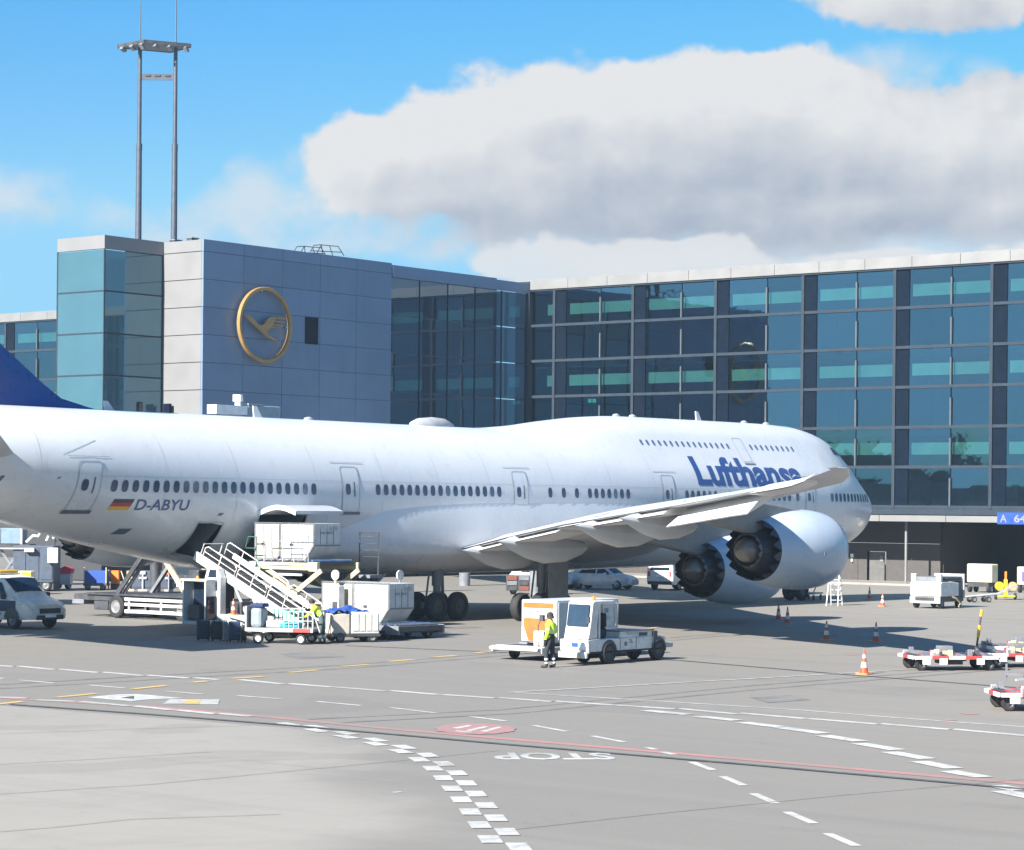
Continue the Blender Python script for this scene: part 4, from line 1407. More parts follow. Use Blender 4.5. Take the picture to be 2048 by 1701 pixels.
for side in (-1, 1):
    rows = []
    for y, le, te, zte, zle, tc in WSEC:
        ch = le - te
        rows.append([(le - x * ch, PV + side * y, zle + (zte - zle) * x + z * ch) for x, z in airfoil(tc)])
    wing = MB().grid(rows)
    wing.poly(rows[-1])
    wo_ = wing.build('wing', M_WING, smooth=50, **W)
    # trailing edge flaps and aileron, each a panel set slightly drooped
    for name, ya, yb, cf, dr in (('inner_flap', 3.9, 11.9, .20, .25), ('outer_flap', 14.0, 19.9, .22, .24), ('aileron', 20.2, 25.9, .34, .72), ('outer_panel', 26.0, 30.4, .26, .06), ('inner_aileron', 12.1, 13.8, .2, .08)):
        rr = []
        for k in range(7):
            y = ya + (yb - ya) * k / 6
            x1, z1, ch = wing_z(y, 1.0)
            c2 = min(2.4, cf * ch)
            th = .11 + .016 * ch
            rr.append([(x1 - .16, PV + side * y, z1 - dr), (x1 + c2 * .5, PV + side * y, z1 + th - dr * .45), (x1 + c2, PV + side * y, z1 + th * 1.5), (x1 + c2, PV + side * y, z1 - th * .9),
                       (x1 + c2 * .5, PV + side * y, z1 - th * .5 - dr * .5), (x1 - .16, PV + side * y, z1 - .03 - dr)])
        fm = MB().grid(rr)
        fm.poly(rr[0]).poly(rr[-1])
        fm.build(name, M_FLAP, smooth=40, **W)
    for y, L, rr_ in ((4.9, 5.6, .46), (8.3, 6.2, .52), (14.6, 5.6, .46), (17.9, 5.2, .42)):
        x1, z1, ch = wing_z(y, 1.0)
        x2, z2, _ = wing_z(y, .45)
        prof = [(0, .02), (.05, .14), (.14, .42), (.3, .8), (.5, 1.0), (.75, .9), (.92, .5), (1, .05)]
        xt = x1 - 1.15
        mb = MB()
        rings = []
        for f, q in prof:
            xc = xt + L * f
            zc_ = z1 - .22 + (.35 * min(1, f * 1.3) * 0) - .30 * min(1, f * 2.2)
            rings.append([(xc, PV + side * (y + rr_ * q * .8 * math.cos(t)), zc_ + rr_ * q * 1.25 * math.sin(t)) for t in [2 * math.pi * j / 12 for j in range(13)]])
        mb.grid(rings).build('flap_fairing', M_WFAIR, smooth=60, **W)


# engines
def chevron_ring(mb, x, r, L, n, xo, yo, zo, r2):
    """row of triangular chevrons pointing aft"""
    for k in range(n):
        pts = []
        for q in range(5):
            t = 2 * math.pi * (k + q / 4) / n
            fall = 1 - abs(q / 2 - 1)
            fall = fall ** .75
            pts.append((xo + x, r, t, xo + x - L * fall, r + (r2 - r) * fall))
        for a, b in zip(pts, pts[1:]):
            mb.poly([(a[0], yo + a[1] * math.cos(a[2]), zo + a[1] * math.sin(a[2])), (b[0], yo + b[1] * math.cos(b[2]), zo + b[1] * math.sin(b[2])),
                     (b[3], yo + b[4] * math.cos(b[2]), zo + b[4] * math.sin(b[2])), (a[3], yo + a[4] * math.cos(a[2]), zo + a[4] * math.sin(a[2]))])


for side in (-1, 1):
    for yc, xn, zc_ in ((11.75, 87.8, 2.34), (19.5, 80.0, 3.40)):
        yo = PV + side * yc
        L = 5.0
        prof = [(0, 1.20), (.65, 1.34), (1.4, 1.48), (2.3, 1.57), (3.3, 1.60), (4.2, 1.53), (4.65, 1.42), (4.8, 1.32)]
        eng = MB().lathe(prof, (xn, yo, zc_), 'X', 48).build('engine', M_NAC, smooth=50, **W)
        MB().lathe([(4.8, 1.325), (4.9, 1.27), (4.88, 1.2), (4.75, 1.14), (4.0, 1.14)], (xn, yo, zc_), 'X', 40).build('inlet_lip', M_CHROME, eng, world=True, smooth=60)
        MB().lathe([(4.0, 1.14), (3.4, 1.13)], (xn, yo, zc_), 'X', 32).lathe([(3.4, 1.13), (3.4, .02)], (xn, yo, zc_), 'X', 32).build('fan', M_CHEV, eng, world=True)
        m_ = MB()
        chevron_ring(m_, 0.0, 1.20, .46, 16, xn, yo, zc_, 1.12)
        chevron_ring(m_, 0.0, 1.17, .46, 16, xn, yo, zc_, 1.10)
        m_.build('nozzle_chevrons', M_CHEV, eng, world=True, fixn=False, smooth=30)
        MB().lathe([(0, 1.155), (.6, 1.2), (1.2, 1.2), (1.2, .3)], (xn, yo, zc_), 'X', 32).build('fan_duct', M_CHEV, eng, world=True, smooth=40)
        MB().lathe([(1.15, .98), (.4, .96), (-.25, .80), (-.62, .68), (-.62, .60), (.2, .6)], (xn, yo, zc_), 'X', 32).build('core_cowl', M_CHEV, eng, world=True, smooth=40)
        m_ = MB()
        chevron_ring(m_, -.60, .685, .18, 14, xn, yo, zc_, .64)
        m_.build('core_chevrons', M_CORE, eng, world=True, fixn=False)
        MB().lathe([(-.2, .5), (-.62, .5), (-.9, .42), (-1.2, .24), (-1.34, .02)], (xn, yo, zc_), 'X', 24).build('exhaust_cone', M_CORE, eng, world=True, smooth=50)
        # pylon
        xl, zl, ch = wing_z(yc, .02)
        xm, zm, _ = wing_z(yc, .55)
        py = MB()
        poly = [(xn + 3.9, zc_ + 1.5), (xn + 1.2, zc_ + 1.25), (xn - .3, zc_ + .62), (xn - 1.3, zc_ + .75), (xm - .6, zm - .55), (xm - 1.2, zm - .1), (xm + 1.0, zm + .1), (xl - .3, zl + .12), (xl + .5, zl - .05)]
        py.prism(poly, yo - .24, yo + .24).build('pylon', M_PYL, eng, world=True, bevel=.08)
        # nacelle strake
        MB().prism([(xn + 2.2, zc_ + 1.28), (xn + 3.9, zc_ + 1.32), (xn + 2.4, zc_ + 1.75)], yo - side * 1.12, yo - side * 1.16).build('strake', M_FUS, eng, world=True)
        for a in (.35, .75):
            MB().bb(xn + 2.5, xn + 2.6, yo + side * 0 - 1.62, yo - 1.55, zc_ - .1 - a * .1, zc_ - .05 - a * .1).build('latch', M_SILL, eng, world=True)

# tail: fin with dorsal fillet, tailplanes
fin = [(65.3, 8.55), (63, 8.62), (61.0, 9.35), (58.8, 10.8), (50.5, 19.2), (46.2, 19.2), (47.8, 8.2)]
mb = MB()
fz = [(64.3, 50, 8.45), (63.0, 48.6, 8.68), (61.7, 48.4, 8.95), (60.9, 48.3, 9.4), (58.8, 47.9, 10.8), (54.6, 47.1, 15.0), (50.3, 46.2, 19.3)]
rows = []
for le, te, z in fz:
    ch = le - te
    rows.append([(le - x * ch, PV + yy_, z) for x, yy_ in ((0, 0), (.04, .10), (.12, .22), (.3, .36), (.55, .34), (.8, .18), (1, .02), (.8, -.18), (.55, -.34), (.3, -.36), (.12, -.22), (.04, -.10), (0, 0))])
mb.grid(rows)
mb.poly(rows[-1][:-1])
mb.build('tail_fin', M_NAVY, smooth=40, **W)
TSEC = [(.8, 58.4, 49.0, 6.55, .10), (2.4, 57.4, 48.6, 6.75, .10), (6.5, 53.4, 46.9, 7.2, .09), (11.0, 49.0, 45.2, 7.75, .08)]
for side in (-1, 1):
    rows = []
    for y, le, te, z, tc in TSEC:
        ch = le - te
        rows.append([(le - x * ch, PV + side * y, z + zz_ * ch * .8) for x, zz_ in airfoil(tc)])
    MB().grid(rows).poly(rows[-1]).build('tailplane', M_WING, smooth=50, **W)

# landing gear
def wheel(parent, x, y, z, r=.62, wd=.42):
    o = MB().lathe([(-wd / 2, r * .55), (-wd / 2, r * .86), (-wd * .36, r * .97), (-wd * .2, r), (wd * .2, r), (wd * .36, r * .97), (wd / 2, r * .86), (wd / 2, r * .55)], (x, y, z), 'Y', 24).build('wheel', M_BLACK, parent, world=True, smooth=40)
    m_ = MB()
    for s_ in (-1, 1):
        m_.lathe([(s_ * wd * .38, r * .56), (s_ * wd * .30, r * .4), (s_ * wd * .34, r * .18), (s_ * wd * .42, .02)], (x, y, z), 'Y', 16)
    return o, m_


for xg, yg in ((84.4, -5.6), (84.4, 5.6), (81.6, -1.95), (81.6, 1.95)):
    y = PV + yg
    g_ = MB().cyl((xg, y, .7), (xg, y - (.3 if yg < 0 else -.3) * 0, 2.9), .17).cyl((xg, y, 1.5), (xg, y, 3.3), .23).bar((xg - .95, y, .66), (xg + .95, y, .66), .24, .28)
    g_.bar((xg, y, 2.4), (xg + 1.5, y, 3.1), .12).tube([(xg - .5, y + .2, .9), (xg - .15, y + .25, 2.6)], .05).bar((xg + .3, y - .1, 1.0), (xg + .22, y - .1, 2.2), .1)
    gear = g_.build('main_landing_gear', M_STRUT, smooth=40, **W)
    for dx in (-.74, .74):
        for dy in (-.56, .56):
            _, m2 = wheel(gear, xg + dx, y + dy, .62)
            m2.build('wheel_hub', M_DARK, gear, world=True, smooth=40)
    if abs(yg) > 3:
        MB().bar((xg - .5, y - .75 * (1 if yg < 0 else -1), 1.7), (xg + .9, y - .75 * (1 if yg < 0 else -1), 1.7), .05, 1.9).build('gear_door', M_PYL, gear, world=True)
gear = MB().cyl((114.5, PV, .6), (114.5, PV, 2.8), .14).bar((114.5, PV, 1.6), (113.3, PV, 2.6), .1).cyl((114.5, PV - .5, .56), (114.5, PV + .5, .56), .07).build('nose_landing_gear', M_STRUT, smooth=40, **W)
for dy in (-.38, .38):
    _, m2 = wheel(gear, 114.5, PV + dy, .56, .56, .36)
    m2.build('wheel_hub', M_DARK, gear, world=True, smooth=40)
# ================================================================== ground vehicles and equipment
GRP_ULD = 'aluminium cargo containers at the rear hold'


def wheels(t, pts, r, wd, rim=M_RIM, axis='Y'):
    """tyres with rims: pts are hub positions in the thing's own space"""
    for p in pts:
        o = MB().lathe([(-wd / 2, r * .58), (-wd / 2, r * .88), (-wd * .34, r * .98), (0, r), (wd * .34, r * .98), (wd / 2, r * .88), (wd / 2, r * .58)], p, axis, 22).build('wheel', M_BLACK, t, smooth=40)
        m_ = MB()
        for s_ in (-1, 1):
            m_.lathe([(s_ * wd * .46, r * .60), (s_ * wd * .42, r * .5), (s_ * wd * .30, r * .42), (s_ * wd * .36, r * .18), (s_ * wd * .46, .01)], p, axis, 14)
        m_.build('rim', rim, o, smooth=40)


class Body:
    """vehicle shell from cross-sections; each station (x, [(z, y), ...] from sill to roof centre)"""
    def __init__(s, st): s.st = st
    def prof(s, x):
        st = s.st
        i = 0
        while i < len(st) - 2 and x > st[i + 1][0]: i += 1
        f = min(1, max(0, (x - st[i][0]) / (st[i + 1][0] - st[i][0])))
        return [(a[0] + (b[0] - a[0]) * f, a[1] + (b[1] - a[1]) * f) for a, b in zip(st[i][1], st[i + 1][1])]
    def y(s, x, z):
        p = s.prof(x)
        for a, b in zip(p, p[1:]):
            if z <= b[0] and b[0] > a[0]:
                return a[1] + (b[1] - a[1]) * max(0, (z - a[0])) / (b[0] - a[0])
        return p[-1][1]
    def top(s, x, y):
        p = s.prof(x)
        for a, b in reversed(list(zip(p, p[1:]))):
            if b[1] <= abs(y) <= a[1] and a[1] > b[1]:
                return b[0] + (a[0] - b[0]) * (abs(y) - b[1]) / (a[1] - b[1])
        return p[-1][0]
    def screen(s, x0, x1, w0, w1, off=.02):
        """glass following the sloping front or rear, from (x0, half width w0) to (x1, w1)"""
        mb = MB()
        mb.grid([[(x0 + (x1 - x0) * i / 6, (w0 + (w1 - w0) * i / 6) * k / 5, s.top(x0 + (x1 - x0) * i / 6, (w0 + (w1 - w0) * i / 6) * k / 5) + off) for k in range(-5, 6)] for i in range(7)])
        return mb
    def mesh(s, n=3):
        mb = MB()
        rows = []
        for k in range(len(s.st) - 1):
            for q in range(n):
                x = s.st[k][0] + (s.st[k + 1][0] - s.st[k][0]) * q / n
                rows.append((x, s.prof(x)))
        rows.append((s.st[-1][0], s.prof(s.st[-1][0])))
        R_ = [[(x, y, z) for z, y in p] + [(x, -y, z) for z, y in reversed(p)] for x, p in rows]
        mb.grid(R_)
        mb.poly(R_[0])
        mb.poly(R_[-1])
        mb.grid([[r_[0] for r_ in R_], [r_[-1] for r_ in R_]])
        return mb
    def side(s, poly, off=.012, sides=(-1, 1)):
        mb = MB()
        for sd_ in sides:
            mb.poly([(x, sd_ * (s.y(x, z) + off), z) for x, z in poly])
        return mb


def sect(zs, w0, wb, zb, wr, zr):
    """sill -> belt -> roof profile"""
    return [(zs, w0 * .96), (zs + .12, w0), (zb - .25, wb), (zb, wb * .985), (zr - .12, wr * 1.0), (zr - .03, wr * .9), (zr, wr * .55), (zr + .012, 0.01)]


def crew_van(loc, rz, label):
    t = thing('van', label, 'van', loc, rz)
    B = Body([(-2.48, sect(.42, .86, .90, 1.05, .80, 1.50)), (-2.40, sect(.34, .93, .96, 1.08, .86, 1.78)), (-1.2, sect(.30, .95, .98, 1.08, .88, 1.86)), (.2, sect(.30, .95, .98, 1.06, .87, 1.86)),
              (.75, sect(.30, .95, .98, 1.05, .80, 1.80)), (1.45, sect(.32, .95, .97, 1.08, .74, 1.28)), (1.6, sect(.32, .94, .96, 1.04, .80, 1.14)), (2.15, sect(.34, .90, .92, .92, .74, 1.02)),
              (2.42, sect(.36, .80, .82, .70, .66, .86)), (2.5, sect(.42, .66, .68, .62, .55, .72))])
    B.mesh(4).build('body', M_WHITE, t, smooth=35)
    for sgn in (-1, 1):
        B.side([(.86, 1.12), (1.18, 1.12), (.78, 1.62), (.28, 1.68), (.28, 1.12)], sides=(sgn,)).build('front_side_window', M_CARGLASS, t, fixn=False)
        B.side([(-.85, 1.12), (.12, 1.12), (.12, 1.68), (-.85, 1.68)], sides=(sgn,)).build('rear_side_window', M_CARGLASS, t, fixn=False)
        MB().grid([[(x, sgn * (B.y(x, z) + .018), z) for z in (.62, .70, .78, .86, .94, 1.0)] for x in [-2.3 + 4.0 * q / 24 for q in range(25)]]).build('blue_stripe', mat('navy_stripe', (.012, .02, .07), .5), t, fixn=False)
        MB().grid([[(x, sgn * (B.y(x, z) + .018), z) for z in (.48, .53, .58)] for x in [-2.3 + 3.2 * q / 16 for q in range(17)]]).build('lower_stripe', mat('navy_stripe', (.012, .02, .07), .5), t, fixn=False)
        MB().poly([(x, sgn * (B.y(x, z) + .035), z) for x, z in ((1.86, .82), (2.30, .72), (2.34, .82), (2.05, .94))]).build('headlight', M_LAMP, t, fixn=False)
        MB().box((1.12, sgn * 1.05, 1.15), (.12, .2, .22)).build('wing_mirror', M_DARK, t, bevel=.03)
        for dx in (.2, -.9):
            B.side([(dx - .012, .42), (dx + .012, .42), (dx + .012, 1.72), (dx - .012, 1.72)], .011, (sgn,)).build('door_gap', M_DARK, t, fixn=False)
        for wx in (-1.55, 1.5):
            MB().poly([(wx + .40 * math.cos(a), sgn * .985, .36 + .40 * math.sin(a)) for a in [math.pi * k / 12 for k in range(13)]]).build('wheel_arch', M_DARK, t, fixn=False)
    B.screen(.80, 1.42, .70, .70).build('windscreen', M_CARGLASS, t, fixn=False)
    MB().bb(2.42, 2.515, -.5, .5, .56, .74).build('grille', M_DARK, t, bevel=.02)
    MB().bb(2.44, 2.525, -.62, .62, .34, .50).build('bumper_intake', M_DARK, t, bevel=.02)
    MB().bb(2.505, 2.535, -.26, .26, .42, .53).build('number_plate', M_LAMP, t)
    decal('side_lettering', 'LEOS', M_WHITE, t, (-.3, -1.025, .78), (1, 0, 0), (0, 0, 1), .55, .12, .01)
    wheels(t, [(x, y, .33) for x in (-1.55, 1.5) for y in (-.83, .83)], .335, .22)
    MB().bb(-.2, .25, -.5, .5, 1.875, 1.93).build('roof_plinth', M_LGREY, t, bevel=.02)
    MB().bb(-.15, .2, -.45, .45, 1.93, 2.03).build('beacon_bar', M_YEL, t, bevel=.03)
    return t


p = G(104, 1259)
van = crew_van((p.x - .1, p.y + 2.7, 0), R(-90), 'white crew van with dark blue side stripes at the left edge of the photo')
van.scale = (1.08, 1.08, 1.12)


def sedan(loc, rz, label, lift=0):
    t = thing('parked_car', label, 'car', loc, rz, 'pale cars parked beyond the wing')
    B = Body([(-2.15, sect(.40, .72, .76, .82, .62, .95)), (-2.05, sect(.30, .82, .85, .88, .72, 1.02)), (-1.7, sect(.26, .87, .89, .92, .74, 1.08)), (-1.1, sect(.24, .88, .90, .93, .68, 1.40)), (-.2, sect(.24, .88, .90, .93, .68, 1.47)),
              (.45, sect(.24, .88, .90, .92, .66, 1.40)), (1.15, sect(.24, .88, .89, .90, .72, .98)), (1.85, sect(.26, .84, .86, .76, .66, .84)), (2.1, sect(.32, .70, .72, .62, .56, .70)), (2.16, sect(.40, .6, .6, .55, .5, .62))])
    B.mesh(4).build('body', mat('pale_blue_car_paint', (.44, .47, .50), .3, coat=.3), t, smooth=35)
    for sgn in (-1, 1):
        B.side([(-1.25, .99), (-.1, .98), (-.1, 1.33), (-.85, 1.33)], .03, sides=(sgn,)).build('rear_side_window', M_CARGLASS, t, fixn=False)
        B.side([(0, .98), (.85, .98), (.38, 1.31), (0, 1.33)], .03, sides=(sgn,)).build('front_side_window', M_CARGLASS, t, fixn=False)
        B.side([(-2.0, .74), (-1.75, .74), (-1.8, .92), (-2.02, .92)], .014, (sgn,)).build('tail_lamp', M_RED, t, fixn=False)
        MB().box((.75, sgn * .95, .98), (.1, .16, .12)).build('wing_mirror', M_DARK, t, bevel=.02)
    B.screen(-1.12, -1.66, .58, .66).build('rear_window', M_CARGLASS, t, fixn=False)
    B.screen(.52, 1.1, .58, .66).build('windscreen', M_CARGLASS, t, fixn=False)
    MB().bb(-2.17, -2.12, -.28, .28, .55, .66).build('number_plate', M_LAMP, t)
    wheels(t, [(x, y, .31) for x in (-1.3, 1.32) for y in (-.78, .78)], .315, .2)
    return t


p = G(1218, 1179)
carA = sedan((p.x, p.y + .5, 0), R(-78), 'whole pale blue saloon car parked beyond the near wing gear')
p = G(1140, 1178)
carB = copy_tree(carA)
carB.location = (p.x - .4, p.y + 1.6, 0)
carB.rotation_euler = (0, 0, R(-82))
carB['label'] = 'pale blue saloon car half hidden by the main landing gear'


def box_van(loc, rz, label):
    t = thing('minibus', label, 'van', loc, rz)
    B = Body([(-2.3, sect(.40, .86, .88, 1.0, .80, 1.88)), (-2.2, sect(.34, .9, .92, 1.0, .84, 1.95)), (1.0, sect(.34, .9, .92, 1.0, .84, 1.95)), (1.5, sect(.34, .9, .92, 1.0, .74, 1.45)), (2.1, sect(.36, .86, .88, .85, .7, .98)), (2.3, sect(.42, .75, .76, .7, .6, .8))])
    B.mesh(3).build('body', M_WHITE, t, smooth=35)
    MB().poly([(-2.315, -.66, 1.22), (-2.315, .66, 1.22), (-2.27, .62, 1.74), (-2.27, -.62, 1.74)]).build('rear_window', M_CARGLASS, t)
    for sgn in (-1, 1):
        B.side([(-2.0, 1.15), (-.2, 1.15), (-.2, 1.75), (-2.0, 1.75)], sides=(sgn,)).build('side_window', M_CARGLASS, t, fixn=False)
        B.side([(0, 1.15), (1.2, 1.15), (.85, 1.72), (0, 1.75)], sides=(sgn,)).build('front_side_window', M_CARGLASS, t, fixn=False)
        MB().bb(-2.33, -2.27, sgn * .66, sgn * .8, .85, 1.15).build('tail_lamp', M_RED, t)
    MB().bb(-2.36, -2.28, -.8, .8, .38, .55).build('bumper', M_DARK, t, bevel=.02)
    MB().bb(-2.335, -2.29, -.26, .26, .82, .94).build('number_plate', M_LAMP, t)
    wheels(t, [(x, y, .33) for x in (-1.4, 1.4) for y in (-.8, .8)], .33, .22)
    return t


p = G(1322, 1181)
box_van((p.x + 2.1, p.y + .3, 0), R(8), 'white van seen from behind just left of the dark engine nozzles')

# ------------------------------------------------------------------ scissor lift truck behind the tail
t = thing('scissor_truck', 'high lift truck chassis with yellow scissor arms and white side guards behind the tail', 'truck', (72.1 + 1.25, 78.0, 0), R(-90))
FR = -1.25   # local y of the near side (right side when heading -Y)
MB().bb(-3.9, 3.4, -1.1, 1.1, .72, .98).build('chassis', M_DARK, t, bevel=.02)
MB().bb(-3.0, 3.2, -1.2, 1.2, .98, 1.06).build('deck', M_DARK, t)
for k, (z, h_) in enumerate(((.84, .13), (.62, .13), (.32, .14))):
    MB().bb(-.45, 3.75, FR - .02, FR + .04, z - h_ / 2, z + h_ / 2).build('guard_rail', M_WHITE, t, bevel=.01)
for x in (-.3, 1.7, 3.65):
    MB().bb(x, x + .1, FR + .05, FR + .1, .3, .85).build('guard_post', M_WHITE, t)
MB().bb(3.66, 3.78, FR - .03, FR + .045, .28, .68).build('guard_end', M_WHITE, t)
MB().bb(.8, 2.4, FR + .25, FR + .6, .35, .62).build('tank', M_LGREY, t, bevel=.04)
wheels(t, [(-1.05, y, .50) for y in (-1.1, 1.1)] + [(3.0, y, .47) for y in (-1.05, 1.05)], .50, .3)
MB().bb(-2.6, -1.7, -1.1, 1.1, .32, .7).build('side_box', M_DARK, t, bevel=.03)
MB().bb(-3.95, -3.2, -1.15, 1.15, .55, .75).build('rear_step', M_GREY, t)
for y in (-1.0, 1.0):
    MB().bar((-1.2, y, 1.05), (1.9, y, 4.4), .10, .22).build('scissor_arm', M_DARK, t)
    MB().bar((3.2, y - .02, 1.05), (.1, y - .02, 4.4), .10, .22).build('scissor_arm', M_PALEYEL, t)
    MB().bar((-1.0, y * .8, 1.05), (.4, y * .8, 2.6), .09, .14).build('lift_cylinder', M_GREY, t)
MB().bb(-3.2, 3.2, -1.2, 1.2, 4.6, 6.9).build('box_body', M_WHITE, t, bevel=.04)
MB().bb(-3.25, 3.25, -1.15, 1.15, 4.42, 4.6).build('body_floor', M_DARK, t)
MB().bb(3.3, 3.9, -1.1, 1.1, .5, 2.2).build('cab', M_DARK, t, bevel=.06)

# ------------------------------------------------------------------ belt loader
BL = Vector((66.3, 65.0, 0))
t = thing('belt_loader', 'white belt loader raising its conveyor to the open bulk hold door', 'belt loader', BL, R(90))
# local x points towards the airliner, +y is the camera side
lo, hi = Vector((-3.1, 0, .42)), Vector((2.65, 0, 3.02))
dirv = (hi - lo).normalized()
nrm = Vector((-dirv.z, 0, dirv.x))
q = dirv.to_track_quat('X', 'Z').to_matrix()
Lc = (hi - lo).length
mid = (lo + hi) / 2
for y, nm in ((.52, 'near_beam'), (-.52, 'far_beam')):
    MB().box(mid + Vector((0, y, 0)), (Lc, .08, .36), q).build('conveyor_beam', M_WHITE, t, bevel=.015)
MB().box(mid + nrm * .12, (Lc - .1, .94, .05), q).build('belt', M_BLACK, t)
for k in range(8):
    MB().box(lo + dirv * (.35 + k * Lc / 8.2) + nrm * .15, (.05, .9, .03), q).build('belt_cleat', M_DARK, t)
MB().box(mid + Vector((0, -.52, 0)) + nrm * .42, (Lc * .7, .05, .22), q).build('side_board', M_WHITE, t)
def on(f, y, h_): return lo + dirv * (Lc * f) + Vector((0, y, 0)) + nrm * h_
for y in (.56, -.56):
    for f0, f1 in ((.06, .34), (.36, .62), (.64, .93)):
        hh = .78 if y < 0 else .62
        MB().tube([on(f0, y, .15), on(f0, y, hh - .1), on(f0 + .02, y, hh), on(f1 - .02, y, hh), on(f1, y, hh - .1), on(f1, y, .15)], .024, 6).build('hand_rail', M_WHITE, t, smooth=60)
        MB().tube([on(f0, y, hh * .6), on(f1, y, hh * .6)], .018, 6).build('mid_rail', M_WHITE, t, smooth=60)
        MB().tube([on((f0 + f1) / 2, y, .15), on((f0 + f1) / 2, y, hh)], .02, 6).build('rail_post', M_WHITE, t, smooth=60)
MB().bb(2.45, 2.8, -.5, .5, 2.98, 3.12).build('rubber_bumper', M_BLACK, t, bevel=.03)
MB().tube([on(.96, .5, .2), on(.96, .5, .6), on(.96, -.5, .6), on(.96, -.5, .2)], .03, 6).build('end_frame', M_LGREY, t)
# chassis, cab on the near side
MB().bb(-2.2, 2.4, -.75, .85, .38, .75).build('chassis', M_WHITE, t, bevel=.03)
MB().bb(-2.0, .9, .5, .92, .4, .82).build('side_panel', M_LGREY, t, bevel=.02)
cab = MB().prism([(.85, .5), (2.35, .5), (2.35, 1.95), (2.25, 2.1), (1.7, 2.1), (1.55, 2.55), (1.0, 2.55), (.85, 2.2)], .62, .95).build('cab', M_WHITE, t, bevel=.03)
MB().bb(1.12, 2.2, .96, 1.0, .6, 2.0).build('cab_glass', M_CARGLASS, t)
MB().bb(.88, 2.32, -.1, .62, .5, 1.0).build('cab_floor', M_DARK, t)
for x in (1.05, 2.25):
    MB().bb(x, x + .07, .9, 1.5, .45, 2.06).build('cab_post', M_WHITE, t)
MB().bb(.98, 2.4, .85, 1.55, 2.06, 2.14).build('cab_roof', M_WHITE, t, bevel=.02)
MB().bb(1.12, 2.25, .9, 1.52, .42, .55).build('cab_step', M_LGREY, t)
MB().bb(1.0, 1.06, .96, 1.5, .6, 1.5).build('cab_front_panel', M_CARGLASS, t, bevel=.02)
MB().poly([(1.2, .962, 1.35), (1.75, .962, 1.35), (1.75, .962, 1.92), (1.2, .962, 1.92)]).build('cab_window', M_CARGLASS, t, fixn=False)
MB().poly([(1.05, .956, 2.2), (1.5, .956, 2.2), (1.4, .956, 2.5), (1.05, .956, 2.5)]).build('cab_upper_window', M_CARGLASS, t, fixn=False)
MB().bb(1.5, 2.1, 1.0, 1.4, .6, 1.15).build('seat', M_DARK, t, bevel=.05)
MB().cyl((.0, .3, .7), (.75, .3, 1.95), .06).cyl((.0, -.3, .7), (.75, -.3, 1.95), .06).build('lift_cylinder', M_LGREY, t, smooth=40)
MB().bar((-1.2, .4, .6), (-.4, .4, 1.4), .1).build('support_arm', M_LGREY, t)
MB().bb(.2, .8, -.6, .45, .78, 1.3).build('engine_cover', M_DARK, t, bevel=.04)
wheels(t, [(x, y, .34) for x in (-1.5, 1.6) for y in (-.72, .78)], .34, .22)
decal('fleet_lettering', 'BELT 12', M_BLUE, t, tuple(on(.30, .565, -.06)), tuple(-dirv * -1), tuple(nrm), .8, .13, .01)
for k in range(6):
    MB().bar(tuple(on(.02 + .012 * k, .566, -.16 + .05 * k)), tuple(on(.02 + .012 * k + .02, .566, -.16 + .05 * k)), .03, .04).build('warning_stripe', M_RED, t)
for f in (.2, .45, .7):
    MB().bar(tuple(on(f, .566, -.17)), tuple(on(f, .566, .17)), .03, .012).build('beam_joint', M_GREY, t)
MB().tube([(-1.0, .93, .75), (-.6, 1.0, .55), (-.2, .95, .62), (.3, .94, .7)], .025, 6).build('hydraulic_hose', M_BLACK, t, smooth=60)
MB().lathe([(0, .06), (.09, .05), (.12, .01)], (1.8, 1.2, 2.14), 'Z', 12).build('beacon', M_ORANGE, t, smooth=50)
# cone carried on its chassis
def cone(loc, label, s_=1.0, group='traffic cones on the apron'):
    t = thing('traffic_cone', label, 'traffic cone', loc, 0, group)
    MB().prism(seg_rounded(.40 * s_, .40 * s_, .05, 3), 0, .04 * s_, 'xy').build('base', M_ORANGE, t)
    h_ = .75 * s_
    def rad(f): return s_ * (.135 - .115 * f)
    for nm, a, b, mm in (('lower_band', .05, .28, M_CONE), ('reflective_band', .28, .5, M_CWHITE), ('middle_band', .5, .66, M_CONE), ('upper_band', .66, .82, M_CWHITE), ('tip', .82, 1.0, M_CONE)):
        MB().lathe([(a * h_, rad(a)), (b * h_, rad(b))] + ([(b * h_, .001)] if b == 1 else []), (0, 0, 0), 'Z', 18).build(nm, mm, t, smooth=60)
    return t


M_CONE = mat('cone_orange', (.50, .075, .03), .55)
M_CWHITE = mat('cone_white_sleeve', (.62, .60, .58), .5)
